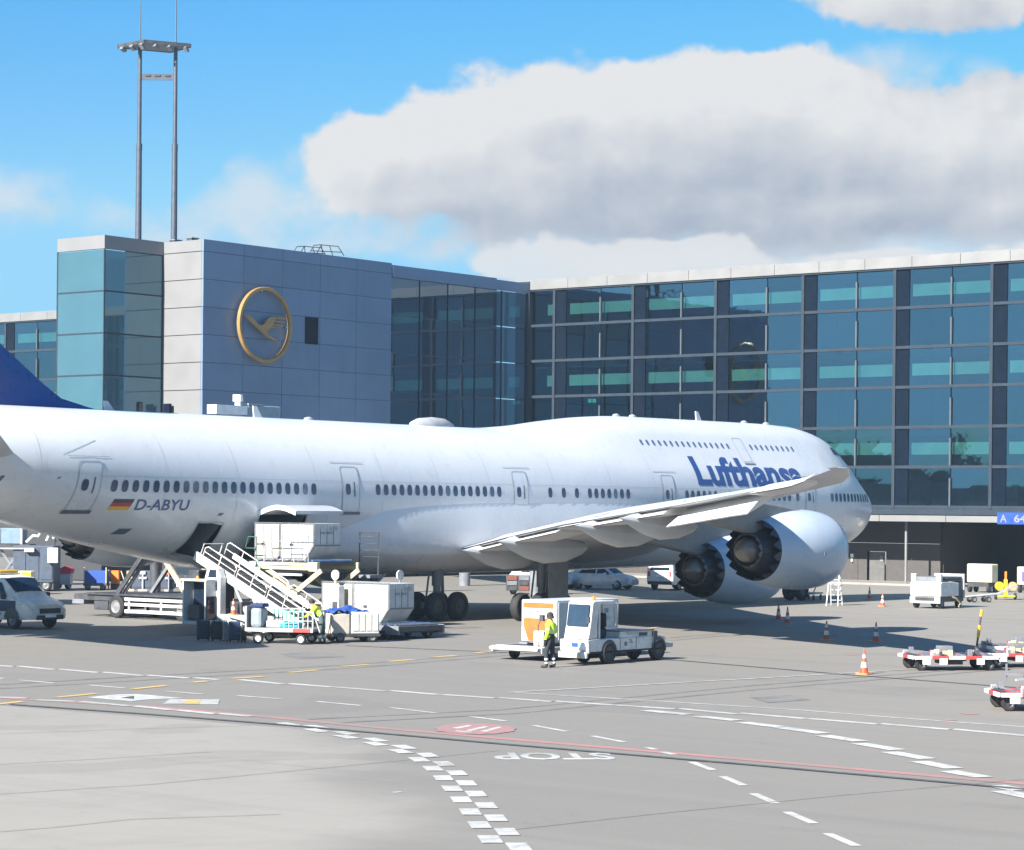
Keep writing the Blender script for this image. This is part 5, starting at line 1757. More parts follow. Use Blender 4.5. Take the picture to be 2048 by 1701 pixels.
# ------------------------------------------------------------------ cargo containers
def uld(name, label, loc, wy, dx, h_, cut, mats, group, curtain=False, text=None, z0=0.0, foot=.08):
    """container: local y from 0 (outer side, lower corner cut) to wy, x from 0 to dx"""
    t = thing(name, label, 'cargo container', loc, 0, group)
    sec = [(cut, foot), (wy, foot), (wy, h_), (0, h_), (0, foot + cut * 1.25)]
    MB().prism(sec, .03, dx, 'yz').build('shell', mats, t, bevel=.015)
    # left (-X) face panel, frame edges
    inset = [(cut + .06, foot + .08), (wy - .06, foot + .08), (wy - .06, h_ - .06), (.06, h_ - .06), (.06, foot + cut * 1.25 + .06)]
    MB().prism(inset, .0, .02, 'yz').build('door_curtain' if curtain else 'end_panel', M_CANVAS if curtain else mats, t)
    for a, b in zip(sec, sec[1:] + sec[:1]):
        MB().bar((.01, a[0], a[1]), (.01, b[0], b[1]), .05).build('edge_rail', M_CHROME, t)
    MB().bar((0, -.01, foot + cut * 1.25), (dx, -.01, foot + cut * 1.25), .05).build('side_rail', M_GREY, t)
    MB().bb(-.02, dx + .02, cut - .02, wy + .02, 0, foot).build('base_plate', M_CHROME, t)
    for k in range(1, 4):
        MB().bb(dx * k / 4 - .012, dx * k / 4 + .012, -.012, .001, foot + cut * 1.25 + .05, h_ - .04).build('side_seam', M_GREY, t)
    for k in range(1, 3):
        MB().bb(-.012, .001, wy * k / 3 - .012, wy * k / 3 + .012, foot + .1, h_ - .08).build('front_seam', M_GREY, t)
    MB().bb(-.03, .0, wy * .62, wy * .72, h_ * .4, h_ * .46).build('latch', M_DARK, t)
    if text:
        for (s_, w_, zf, m2) in text:
            decal('lettering', s_, m2, t, (-.006, wy * .5 + w_ / 2, h_ * zf), (0, -1, 0), (0, 0, 1), w_, .11, .01)
        decal('lettering', 'AKE 88 R7', M_TITLE, t, (dx * .22, -.008, h_ * .72), (1, 0, 0), (0, 0, 1), dx * .55, .09, .0)
    MB().bb(dx * .6, dx * .9, -.012, -.002, h_ * .82, h_ * .92).build('data_plate', M_LGREY, t)
    return t


P0 = Vector((68.75, 64.2, 2.82))
uld('cargo_container', 'white container with lettering raised on the loader platform at the hold door', P0, 1.75, 1.5, 1.46, .42, M_ALU, GRP_ULD, text=(('AIR CARGO', .62, .72, M_LGREY), ('K 4', .2, .55, M_LGREY)))
uld('cargo_container', 'tan curtained container right behind the raised white one', P0 + Vector((0, 1.80, 0)), 1.35, 1.5, 1.46, .12, M_ALU, GRP_ULD, curtain=True)
P1 = Vector((68.5, 60.1, .52))
uld('cargo_container', 'white container with cut lower corner at the right end of the low loader deck', P1, 1.75, 1.45, 1.55, .42, M_ALU, GRP_ULD, text=(('AIR CARGO', .62, .72, M_LGREY), ('K 7', .2, .55, M_LGREY)))
uld('cargo_container', 'tan curtained container standing left of the low white container', P1 + Vector((0, 1.80, 0)), 1.6, 1.45, 1.55, .12, M_ALU, GRP_ULD, curtain=True)

# ------------------------------------------------------------------ container loader
t = thing('container_loader', 'scissor container loader with railed platform and round mirrors at the rear hold', 'cargo loader', (69.4, 63.5, 0), R(90))
# local x towards the airliner, +y camera side; U = 69.4 - y, V = 63.5 + x
MB().bb(-4.2, 3.0, -1.35, 1.2, .30, .50).build('low_deck', M_DARK, t, bevel=.02)
for y in (-1.38, 1.22):
    MB().bb(-4.2, 3.0, y - .05, y + .05, .18, .52).build('side_beam', M_GREY, t, bevel=.02)
up = 2.78
MB().bb(.3, 3.7, -1.35, 1.0, up - .14, up + .02).build('platform', M_DARK, t)
MB().bb(.2, 3.75, 1.0, 1.1, up - .30, up - .02).build('platform_beam', M_PALEYEL, t, bevel=.02)
MB().bb(.2, 3.75, -1.45, -1.35, up - .30, up - .02).build('platform_beam', M_PALEYEL, t, bevel=.02)
MB().bb(.05, .5, .98, 1.16, up - .34, up + .02).build('platform_corner', M_PALEYEL, t, bevel=.02)
MB().bb(.8, 3.2, 1.1, 1.16, up - .12, up - .04).build('white_rail', M_WHITE, t)
MB().bb(.9, 2.2, 1.02, 1.1, up - .52, up - .44).build('white_rail', M_WHITE, t)
for k in range(9):
    MB().cyl((.5 + k * .36, -1.3, up + .06), (.5 + k * .36, .95, up + .06), .045, n=8).build('roller', M_CHROME, t)
    MB().cyl((-3.9 + k * .36, -1.3, .535), (-3.9 + k * .36, 1.1, .535), .04, n=8).build('roller', M_CHROME, t)
for y in (-1.2, .95):
    MB().bar((-.4, y, .55), (2.9, y, up - .3), .10, .20).build('scissor_arm', M_PALEYEL, t, bevel=.02)
    MB().bar((2.9, y + .12, .55), (-.1, y + .12, up - .3), .10, .20).build('scissor_arm', M_PALEYEL, t, bevel=.02)
    for k in (.2, .4, .6, .8):
        MB().cyl((-.4 + 3.3 * k, y - .06 + .0, .55 + (up - .85) * k), (-.4 + 3.3 * k, y + .06, .55 + (up - .85) * k), .03, n=8).build('bolt', M_DARK, t)
# railings on the near side of the platform
for xx0, xx1, hh in ((.55, 1.9, 1.05), (1.3, 2.9, .8)):
    MB().tube([(xx0, 1.12, up), (xx0, 1.12, up + hh), (xx1, 1.12, up + hh), (xx1, 1.12, up)], .022, 6).build('hand_rail', M_LGREY, t, smooth=60)
    MB().tube([(xx0, 1.12, up + hh * .55), (xx1, 1.12, up + hh * .55)], .018, 6).build('mid_rail', M_LGREY, t, smooth=60)
MB().tube([(3.3, 1.12, up - .2), (3.3, 1.12, up + .95), (3.75, 1.12, up + .95), (3.9, 1.12, up + .55)], .025, 6).tube([(3.3, 1.12, up + .5), (3.9, 1.12, up + .5)], .02, 6).build('hand_rail', mat('green_rail_paint', (.06, .16, .13), .5), t, smooth=60)
MB().tube([(3.3, 1.12, .5), (3.3, 1.12, up)], .035, 6).build('platform_post', mat('green_rail_paint', (.06, .16, .13), .5), t)
MB().tube([(-.2, -2.1, up - .6), (-.2, -2.1, up + 1.15), (.8, -2.1, up + 1.15), (.8, -2.1, up - .6)], .04, 6).build('far_rail', M_DARK, t)
for k in range(4):
    MB().tube([(-.2, -2.1, up + .2 + .26 * k), (.8, -2.1, up + .2 + .26 * k)], .02, 6).build('mid_rail', M_DARK, t)
MB().bb(-.3, 1.0, -2.25, -1.5, up - .62, up - .5).build('far_step', M_GREY, t)
# mirrors on posts
for (x, y, mm) in ((-1.0, 1.25, M_PALEYEL), (-2.55, -.7, M_GREY)):
    MB().tube([(x, y, .4), (x, y, 2.35)], .05, 8).build('mirror_post', mm, t)
    MB().lathe([(-.03, .001), (-.03, .19), (.03, .19), (.03, .001)], (x, y, 2.35), 'Y' if y > 0 else 'X', 20).build('round_mirror', M_WHITE, t, smooth=40)
MB().bb(-1.7, -1.0, -2.0, -1.4, .5, 1.7).build('operator_box', M_WHITE, t, bevel=.04)
MB().bb(.3, 2.6, -1.0, .6, .52, 1.1).build('engine_box', M_DARK, t, bevel=.04)
MB().bb(-1.35, -.95, 1.1, 1.45, .75, 1.95).build('control_panel', M_WHITE, t, bevel=.03)
MB().bb(-1.3, -1.05, 1.451, 1.47, 1.0, 1.35).build('control_screen', M_DARK, t)
wheels(t, [(x, y, .25) for x in (-3.6, 2.4) for y in (-1.1, 1.1)], .25, .2)

# ------------------------------------------------------------------ baggage at the belt loader
M_SUIT = [mat('navy_suitcase', (.012, .017, .030), .55), mat('black_suitcase', (.010, .010, .013), .5), mat('dark_blue_suitcase', (.012, .03, .075), .5), mat('striped_suitcase', (.20, .18, .16), .6)]
def suitcase(x0, x1, ybot, h_, m_, label, dep=.26, name='suitcase'):
    a, b = G(x0, ybot), G(x1, ybot)
    c = (a + b) / 2
    ang = math.atan2(b.y - a.y, b.x - a.x)
    t = thing(name, label, 'suitcase', (c.x, c.y, 0), ang, 'dark suitcases waiting beside the belt loader')
    w_ = (b - a).length * .94
    MB().bb(-w_ / 2, w_ / 2, -dep / 2, dep / 2, .05, h_).build('case', m_, t, bevel=.05)
    for s_ in (-1, 1):
        MB().cyl((s_ * w_ * .36, -dep * .3, .035), (s_ * w_ * .36, dep * .3, .035), .035, n=10).build('castor', M_BLACK, t)
    MB().tube([(-w_ * .22, 0, h_ - .02), (-w_ * .22, 0, h_ + .05), (w_ * .22, 0, h_ + .05), (w_ * .22, 0, h_ - .02)], .014, 6).build('handle', M_DARK, t)
    MB().bb(-w_ * .34, w_ * .34, -dep / 2 - .012, -dep / 2, .18, h_ - .14).build('front_pocket', m_, t, bevel=.01)
    return t


suitcase(392, 421, 1281, .74, M_SUIT[0], 'leftmost black suitcase of the row beside the belt loader')
suitcase(421, 446, 1282, .72, M_SUIT[1], 'second black suitcase from the left beside the belt loader')
suitcase(446, 456, 1283, .72, M_SUIT[3], 'narrow striped case between the dark suitcases')
suitcase(456, 481, 1284, .74, M_SUIT[2], 'dark blue suitcase next to the striped case')
suitcase(481, 493, 1285, .62, M_SUIT[1], 'small black case nearest the baggage cart')

# baggage cart at the belt foot
p, p2 = G(512, 1288), G(601, 1290)
ang = math.atan2(p2.y - p.y, p2.x - p.x)
c = (p + p2) / 2
c = Vector((c.x, c.y, 0)) + Vector((-math.sin(ang), math.cos(ang), 0)) * .75
t = thing('baggage_cart', 'flat baggage cart with green mesh rails at the foot of the belt', 'baggage cart', c, ang)
MB().bb(-1.25, 1.30, -.75, .75, .46, .56).build('deck', M_GREY, t, bevel=.02)
MB().bb(-1.25, 1.30, -.79, -.752, .44, .58).build('front_rail', M_LGREY, t)
MB().bb(.55, 1.2, -.80, -.791, .44, .57).build('warning_board', M_RED, t)
wheels(t, [(x, y, .19) for x in (-.78, .82) for y in (-.66, .66)], .19, .14, M_LAMP)
MB().bar((-.78, -.5, .3), (-.78, .5, .3), .1).bar((.82, -.5, .3), (.82, .5, .3), .1).bar((-1.25, 0, .4), (-1.9, 0, .3), .07).build('axle', M_DARK, t)
MB().bb(-1.25, -1.20, -.75, .75, .56, 1.35).build('end_board', M_LGREY, t)
for k in range(7):
    MB().bar((.2 + k * .18, -.74, .56), (.2 + k * .18, -.74, 1.18), .03).build('rail_bar', M_LGREY, t)
MB().bar((.1, -.74, 1.18), (1.3, -.74, 1.18), .04).bar((.1, -.74, .85), (1.3, -.74, .85), .03).build('top_rail', M_LGREY, t)
for k in range(8):
    MB().bar((-.62 + k * .15, .70, .58), (-.62 + k * .15, .70, 1.22), .035).build('mesh_bar', mat('green_mesh', (.02, .30, .20), .5), t)
MB().bar((-.7, .70, 1.22), (.55, .70, 1.22), .05).bar((-.7, .70, .9), (.55, .70, .9), .03).build('mesh_rail', M_LGREY, t)
MB().bar((1.28, -.74, .5), (1.28, -.74, 1.2), .05).bar((1.28, -.74, 1.2), (1.55, -.74, .45), .04).build('end_post', M_LGREY, t)
MB().bar((1.28, .74, .5), (1.28, .74, 1.2), .05).build('end_post', M_LGREY, t)
def bag(loc, ang, d, m_, label, cat='bag', name='travel_bag', grp='baggage on the carts'):
    t = thing(name, label, cat, loc, ang, grp)
    MB().bb(-d[0] / 2, d[0] / 2, -d[1] / 2, d[1] / 2, 0, d[2]).build('bag_body', m_, t, bevel=min(d) * .28)
    MB().tube([(-d[0] * .2, 0, d[2] - .01), (-d[0] * .15, 0, d[2] + .06), (d[0] * .15, 0, d[2] + .06), (d[0] * .2, 0, d[2] - .01)], .015, 6).build('handle', M_DARK, t)
    return t
def on_cart(x, y, z=.562): return c + Matrix.Rotation(ang, 3, 'Z') @ Vector((x, y, z))
bag(on_cart(-.90, -.2), ang, (.45, .8, .72), mat('grey_case', (.22, .26, .29), .5), 'tall grey case standing at the left end of the baggage cart', 'suitcase', 'suitcase')
bag(on_cart(-.90, -.2, 1.29), ang, (.5, .7, .14), mat('navy_cloth', (.015, .03, .10), .8), 'navy bag lying on the tall grey case')
bag(on_cart(.35, -.35), ang, (.75, .4, .22), mat('turquoise_bag', (.02, .28, .42), .5), 'turquoise bag lying on the baggage cart')
bag(on_cart(-.25, -.15), ang, (.7, .5, .28), mat('pale_case', (.45, .46, .46), .5), 'pale case lying in the middle of the baggage cart', 'suitcase', 'suitcase')

# boxed cart with blue cover, low dolly beside it
p, p2 = G(672, 1286), G(755, 1285)
ang2 = math.atan2(p2.y - p.y, p2.x - p.x)
c2 = (p + p2) / 2
c2 = Vector((c2.x, c2.y, 0)) + Vector((-math.sin(ang2), math.cos(ang2), 0)) * .6
t = thing('box_trolley', 'pale box trolley with panelled sides in front of the low containers', 'baggage cart', c2, ang2)
MB().bb(-.2, .85, -.6, .6, .32, 1.12).build('box', M_ALU, t, bevel=.02)
for k in range(4):
    MB().bb(-.14 + k * .245, .07 + k * .245, -.625, -.602, .42, 1.04).build('side_panel', mat('pale_side_panel', (.50, .49, .44), .6), t, bevel=.01)
MB().bb(-.95, -.25, -.55, .55, .30, 1.05).build('tub', mat('tan_tub', (.42, .38, .33), .7, dirt=.3), t, bevel=.04)
MB().bb(-1.0, .9, -.62, .62, .22, .31).build('frame', M_DARK, t)
MB().bar((-1.0, 0, .25), (-1.5, -.1, .2), .06).build('tow_bar', M_YEL, t)
wheels(t, [(x, y, .18) for x in (-.62, .6) for y in (-.52, .52)], .18, .13)
cv = thing('blue_tarpaulin', 'crumpled blue tarpaulin heaped on the pale box trolley', 'tarpaulin', c2 + Matrix.Rotation(ang2, 3, 'Z') @ Vector((-.25, -.1, 1.06)), ang2)
rows = []
rnd = random.Random(3)
for i in range(15):
    r_ = []
    for j in range(11):
        x, y = -.72 + 1.44 * i / 14, -.5 + 1.0 * j / 10
        e = max(0, 1 - (x / .75) ** 2) * max(0, 1 - (y / .55) ** 2)
        r_.append((x, y, e ** .45 * (.13 + .09 * math.sin(7 * x + 1) * math.cos(6 * y)) + rnd.uniform(-.07, .09) * (1 if e > .05 else .2) + .005))
    rows.append(r_)
tm = MB().grid(rows).build('cover', mat('blue_tarpaulin', (.02, .07, .30), .7, bump=.3), cv, smooth=80)
tm.modifiers.new('thick', 'SOLIDIFY').thickness = .012
p = G(812, 1278)
t = thing('low_dolly', 'low dark container dolly right of the low loader deck', 'dolly', (p.x, p.y + .7, 0), R(-8))
MB().bb(-1.7, 1.7, -.7, .7, .22, .34).build('frame', M_DARK, t, bevel=.02)
for k in range(6):
    MB().cyl((-1.5 + k * .6, -.62, .37), (-1.5 + k * .6, .62, .37), .05, n=8).build('roller', M_GREY, t)
MB().bar((1.7, 0, .25), (2.3, 0, .2), .06).bb(2.1, 2.35, -.12, .12, .2, .32).build('tow_bar', M_LGREY, t)
wheels(t, [(x, y, .16) for x in (-1.3, 1.3) for y in (-.58, .58)], .16, .12)

# ------------------------------------------------------------------ tow tractor (half cab) and container transporter
t = thing('tow_tractor', 'white half cab tow tractor with flat bed facing left in front of the container', 'tow tractor', (62.25, 45.9, 0), R(180))
# heading -X: local x forward = -X, local y left = -Y (camera side = +y)
nearY = .12
MB().prism([(-3.75, .36), (.42, .36), (.5, .46), (.52, .80), (-.15, .84), (-.15, .80), (-.62, .82), (-1.2, .80), (-3.65, .82), (-3.78, .74)], -1.0, nearY).build('lower_body', M_WHITE, t, bevel=.03)
MB().bb(-3.05, -1.25, -.95, nearY - .03, .80, 1.02).build('bed_side', M_WHITE, t, bevel=.02)
MB().bb(-3.12, -1.2, -.98, nearY, 1.0, 1.05).build('bed_rim', M_GREY, t)
MB().bb(-3.3, -3.06, -.95, nearY + .015, .4, .98).build('black_locker', M_DARK, t, bevel=.02)
MB().prism([(.0, .84), (.50, .82), (.38, 1.28), (.26, 1.98), (.14, 2.03), (-.85, 2.03), (-.95, 1.98), (-.95, 1.9), (-.1, 1.92), (.0, 1.3)], -.86, nearY - .01).build('cab_shell', M_WHITE, t, bevel=.025)
MB().prism([(.42, 1.26), (.30, 1.90), (.275, 1.90), (.395, 1.26)], -.78, nearY - .1).build('windscreen', M_CARGLASS, t)
fr = thing  # (name kept for readability)
MB().poly([(.46, -.78, 1.24), (.46, .04, 1.24), (.335, .04, 1.92), (.335, -.78, 1.92)]).build('front_window', mat('pale_windscreen', (.025, .045, .075), .08, spec=.3), t)
MB().bb(-.95, -.88, -.86, nearY - .45, .82, 2.0).build('cab_rear_wall', M_WHITE, t)
MB().bb(-.14, -.07, nearY - .06, nearY - .005, .85, 1.93).build('door_post', M_WHITE, t)
MB().bb(-.8, -.25, -.8, -.1, .82, 1.15).build('seat', M_BLACK, t, bevel=.06)
MB().bb(-.8, -.66, -.75, -.1, 1.15, 1.62).build('seat_back', M_BLACK, t, bevel=.06)
MB().tube([(.1, -.4, 1.0), (-.12, -.4, 1.35)], .03, 6).lathe([(-.02, .15), (0, .17), (.02, .15)], (-.13, -.4, 1.38), 'X', 16).build('steering_wheel', M_BLACK, t)
MB().tube([(-.9, nearY - .1, 1.95), (-1.0, nearY, 1.95), (-1.08, nearY, 1.88), (-1.08, nearY, 1.25), (-1.0, nearY, 1.18), (-.93, nearY, 1.25), (-.93, nearY - .05, 1.8)], .022, 6).build('grab_rail', M_LGREY, t, smooth=60)
MB().bb(.505, .53, -.25, .02, .52, .68).build('headlight', M_LAMP, t, bevel=.02)
MB().bb(.505, .53, -.85, -.58, .52, .68).build('headlight', M_LAMP, t, bevel=.02)
MB().bb(.5, .62, -1.0, nearY, .22, .42).build('bumper', M_WHITE, t, bevel=.03)
MB().bb(-4.3, -3.7, -.5, .06, .40, .56).build('rear_step', M_LGREY, t, bevel=.02)
MB().box((.62, .2, 1.45), (.05, .12, .2)).build('wing_mirror', M_DARK, t)
for wx in (-.62, -3.0 - .38):
    MB().poly([(wx + .42 * math.cos(a), nearY + .012, .36 + .42 * math.sin(a)) for a in [math.pi * k / 14 - .12 + (.24 * k / 14) for k in range(15)]]).build('wheel_arch', M_DARK, t, fixn=False)
wheels(t, [(x, y, .36) for x in (-.62, -3.38) for y in (-.9, .04)], .36, .24, M_DARK)
MB().lathe([(0, .07), (.1, .06), (.13, .01)], (-.45, -.4, 2.03), 'Z', 12).build('beacon', M_ORANGE, t, smooth=50)
MB().bb(-3.72, .46, nearY - .002, nearY + .012, .36, .42).build('rubber_strip', M_BLACK, t)
for x in (-1.22, -2.1, -3.0):
    MB().bb(x - .012, x + .012, nearY - .002, nearY + .006, .45, .80).build('panel_gap', M_DARK, t)
MB().bb(-1.6, -1.45, nearY - .002, nearY + .01, .55, .68).build('filler_flap', M_GREY, t)
MB().bb(-2.75, -2.3, nearY - .03, nearY - .018, .84, .95).build('vent', M_DARK, t)
MB().bb(.515, .535, -.52, -.28, .58, .70).build('badge', M_BLUE, t)
MB().bb(.62, .635, -.5, -.1, .26, .36).build('number_plate', M_PALEYEL, t)
MB().bar((.40, -.2, 1.3), (.37, -.45, 1.75), .015).build('wiper', M_BLACK, t)
decal('fleet_lettering', 'TRACTOR', M_GREY, t, (-1.55, nearY - .024, .90), (-1, 0, 0), (0, 0, 1), .9, .08, .0)
decal('fleet_number', '76', mat('dull_red', (.35, .06, .05), .6), t, (-1.7, nearY + .004, .62), (-1, 0, 0), (0, 0, 1), .2, .14, .01)

t = thing('container_dolly', 'long low transporter with tow bar and mirror stick under the orange container', 'dolly', (64.5, 48.9, 0), R(180))
MB().bb(-3.6, 2.2, -1.0, .95, .30, .46).build('deck', M_DARK, t, bevel=.02)
MB().bb(-3.6, 2.45, .95, 1.03, .26, .46).build('side_beam', M_WHITE, t, bevel=.02)
MB().bb(-3.6, 2.45, -1.08, -1.0, .26, .46).build('side_beam', M_WHITE, t, bevel=.02)
MB().prism([(2.2, .28), (2.65, .34), (2.65, .44), (2.2, .48)], -1.0, 1.0).build('nose_board', M_WHITE, t, bevel=.02)
MB().bb(1.75, 2.15, .45, .85, .48, .98).build('control_box', M_WHITE, t, bevel=.03)
MB().prism([(.55, .50), (1.7, .50), (1.5, .92), (.75, .92)], .70, .74).build('guard_plate', M_GREY, t)
MB().tube([(2.2, .7, .45), (2.22, .7, 1.15), (2.1, .72, 1.35)], .018, 6).bb(2.02, 2.12, .66, .82, 1.3, 1.5).build('mirror', M_DARK, t)
for k in range(9):
    MB().cyl((-3.3 + k * .55, -.95, .47), (-3.3 + k * .55, .9, .47), .05, n=8).build('roller', M_GREY, t)
wheels(t, [(x, y, .2) for x in (1.55, -2.9) for y in (-.8, .8)], .2, .2)

M_ORPANEL = mat('orange_panel', (.40, .115, .018), .6, dirt=.3)
t = thing('cargo_container', 'long white container with an orange front panel on the transporter', 'cargo container', (63.05, 48.05, .53), 0)
MB().bb(.03, 3.45, 0, 1.45, .04, 1.42).build('shell', M_ALU, t, bevel=.02)
MB().bb(-.01, .03, .02, 1.43, .06, 1.40).build('front_frame', M_WHITE, t, bevel=.01)
MB().prism([(.12, .82), (1.34, .82), (1.34, .55), (1.14, .08), (.34, .08), (.12, .55)], -.03, -.012, 'yz').build('orange_panel', M_ORPANEL, t, bevel=.006)
MB().bb(-.03, -.012, .12, 1.36, 1.16, 1.33).build('orange_band', M_ORPANEL, t)
decal('lettering', 'CARGO', mat('dull_red', (.35, .06, .05), .6), t, (-.016, 1.28, 1.0), (0, -1, 0), (0, 0, 1), .36, .09, .012)
decal('lettering', 'services', M_TITLE, t, (-.016, .88, .99), (0, -1, 0), (0, 0, 1), .5, .10, .01)
decal('lettering', 'express logistics', M_LGREY, t, (-.016, 1.28, .88), (0, -1, 0), (0, 0, 1), .8, .06, .0)
for k in range(4):
    MB().bb(.1 + k * .84, .88 + k * .84, -.02, -.002, .12, 1.36).build('side_panel', M_ALU, t, bevel=.008)
decal('side_number', '908', M_TITLE, t, (2.5, -.025, .95), (1, 0, 0), (0, 0, 1), .34, .16, .01)
decal('side_number', '16 R7', M_GREY, t, (2.55, -.025, .72), (1, 0, 0), (0, 0, 1), .4, .1, .0)

# ------------------------------------------------------------------ cones
for (x, y, lab) in ((1728, 1349, 'sunlit orange and white traffic cone on the white boundary line'), (1752, 1284, 'traffic cone in the wing shadow below the striped stake, right one of the pair'), (1653, 1281, 'traffic cone in the wing shadow, left one of the pair'),
                    (1575, 1248, 'dark looking traffic cone in shadow, right of the pair below the engine'), (1557, 1240, 'dark looking traffic cone in shadow, left of the pair below the engine'),
                    (1765, 1213, 'sunlit traffic cone between the ladder and the power unit'), (1739, 1198, 'shaded traffic cone in front of the terminal door')):
    p = G(x, y)
    cone((p.x, p.y, 0), lab, 1.0 if y > 1215 else .92)
p = BL + Vector((-.72, .35, .83))
cone((p.x, p.y, .825), 'orange cone carried on the side of the belt loader', .8, None)

# ------------------------------------------------------------------ ground power unit, ladder, tow bars, yellow hose cart
p = G(1841, 1217)
t = thing('ground_power_unit', 'white box shaped ground power unit on wheels right of the engine', 'power unit', (p.x + .95, p.y - .3, 0), R(180))
MB().prism([(-.95, .62), (1.0, .62), (1.02, 1.25), (.92, 1.38), (-.2, 1.38), (-.95, 1.30)], -.88, .88).build('housing', M_WHITE, t, bevel=.05)
MB().bb(1.0, 1.06, -.88, .88, .26, .60).build('bumper', M_LGREY, t, bevel=.03)
MB().bb(1.03, 1.07, -.55, .55, .40, .58).build('intake', M_DARK, t)
MB().bb(-1.6, 1.0, -.8, .8, .34, .6).build('chassis', M_DARK, t, bevel=.02)
MB().bb(-1.6, -.95, -.8, .8, .6, 1.35).build('rear_unit', M_DARK, t, bevel=.04)
MB().bb(-1.62, -1.5, -.88, .88, .5, 1.75).build('rear_wall', M_LGREY, t, bevel=.03)
MB().bb(-1.5, .9, -.75, .75, 1.38, 1.62).build('cable_tray', M_GREY, t)
for k in range(9):
    MB().bb(-1.4 + k * .25, -1.25 + k * .25, .76, .80, 1.42, 1.6).build('tray_slat', M_DARK, t)
for y in (-.72, .72):
    MB().bb(.75, .98, y - .14, y + .14, 1.385, 1.78).build('corner_post', M_WHITE, t, bevel=.04)
MB().tube([(-.2, .86, .6), (-.5, .95, .5), (-.9, .98, .25), (-.7, 1.0, .08)], .05, 8).build('cable', M_PALEYEL, t, smooth=60)
wheels(t, [(x, y, .24) for x in (.65, -1.2) for y in (-.7, .7)], .24, .18)

p = G(1668, 1212)
t = thing('step_ladder', 'white A frame step ladder leaning under the engine nacelle', 'ladder', p, R(20))
for y in (-.3, .3):
    MB().bar((.75, y, 0), (.1, y * .8, 1.9), .07).build('front_rail', M_LGREY, t)
    MB().bar((-.55, y, 0), (.1, y * .8, 1.9), .05).build('rear_rail', M_LGREY, t)
for k in range(6):
    f = (k + 1) / 7
    MB().bb(.75 - .65 * f - .1, .75 - .65 * f + .1, -.27, .27, 1.9 * f - .02, 1.9 * f + .02).build('tread', M_LGREY, t)
p = G(1622, 1200)
t = thing('work_stand', 'low pale frame trolley standing in the engine shadow beside the ladder', 'trolley', p, R(15))
MB().bb(-1.0, 1.0, -.4, .4, .32, .40).bar((-1.0, -.4, .4), (-.4, -.4, .75), .05).bar((-1.0, .4, .4), (-.4, .4, .75), .05).bar((-1.3, 0, .3), (-1, 0, .36), .05).build('frame', M_LGREY, t)
wheels(t, [(x, y, .15) for x in (-.7, .7) for y in (-.35, .35)], .15, .08)

p = G(1950, 1205)
t = thing('tow_bar', 'grey aircraft tow bar on small wheels behind the power unit', 'tow bar', p, R(-32))
MB().cyl((-1.6, 0, .22), (1.4, 0, .45), .06).build('bar', M_LGREY, t, smooth=40)
MB().bar((1.4, 0, .45), (2.3, 0, .85), .10).bb(2.2, 2.6, -.14, .14, .80, .92).build('head', M_LGREY, t)
wheels(t, [(x, y, .17) for x in (-.2, .7) for y in (-.25, .25)], .17, .1)
p = G(2011, 1200)
t = thing('hose_cart', 'bright yellow two drum cart with upright post in front of the dark hall opening', 'hose cart', p, R(-141.6))
M_BYEL = mat('bright_yellow', (.75, .48, .02), .45)
MB().bb(-.12, .12, -.09, .09, .1, 1.15).bb(-.28, .28, -.5, .5, .16, .24).build('post', M_BYEL, t, bevel=.02)
for s_ in (-1, 1):
    MB().lathe([(-.1, .001), (-.1, .24), (.1, .24), (.1, .001)], (.1, s_ * .38, .78), 'X', 20).build('drum', M_BYEL if s_ < 0 else mat('orange_drum', (.70, .30, .12), .5), t, smooth=40)
MB().bb(-.05, .05, -.05, .05, 1.15, 1.6).build('lamp_stick', M_ORANGE, t)
wheels(t, [(0, y, .2) for y in (-.55, .55)], .2, .12, M_DARK)
p = G(1945, 1186)
t = thing('equipment_trailer', 'cream panelled equipment trailer behind the power unit', 'trailer', (p.x + 1.2, p.y, 0), R(180))
MB().bb(-.5, .35, -.85, .85, .62, 1.75).build('box', mat('cream_panel', (.62, .56, .40), .6), t, bevel=.06)
MB().bb(.355, .39, -.5, .5, .8, 1.5).build('front_panel', mat('cream_panel', (.62, .56, .40), .6), t, bevel=.02)
MB().bb(-.9, .5, -.7, .7, .36, .6).build('chassis', M_DARK, t)
wheels(t, [(x, y, .24) for x in (-.5, .3) for y in (-.65, .65)], .24, .16)
p = G(2052, 1187)
t = thing('equipment_trailer', 'pale equipment trailer with a purple panel cut by the right edge', 'trailer', (p.x + .8, p.y, 0), R(180))
MB().bb(-.5, .35, -.85, .85, .5, 1.6).build('box', M_WHITE, t, bevel=.05)
MB().bb(.355, .38, -.5, .6, .7, 1.3).build('front_panel', mat('purple_panel', (.10, .07, .30), .5), t)
wheels(t, [(x, y, .24) for x in (-.5, .3) for y in (-.65, .65)], .24, .16)

p = G(1950, 1318)
t = thing('striped_stake', 'thin yellow and black warning stake leaning behind the red and white dollies', 'stake', (p.x, p.y, 0), 0)
lean = (RT * .13 + Vector((0, 0, 1.0))).normalized()
for a, b, mm, r_ in ((0, .42, mat('pale_orange', (.75, .42, .16), .5), .06), (.42, .75, M_DARK, .035), (.75, 1.15, M_YEL, .055), (1.15, 1.45, M_DARK, .035), (1.45, 1.68, M_YEL, .05)):
    MB().cyl(lean * a, lean * b, r_, n=10).build('stake_band', mm, t, smooth=40)
MB().prism(seg_rounded(.4, .4, .05, 3), 0, .06, 'xy').build('foot', M_BLACK, t)

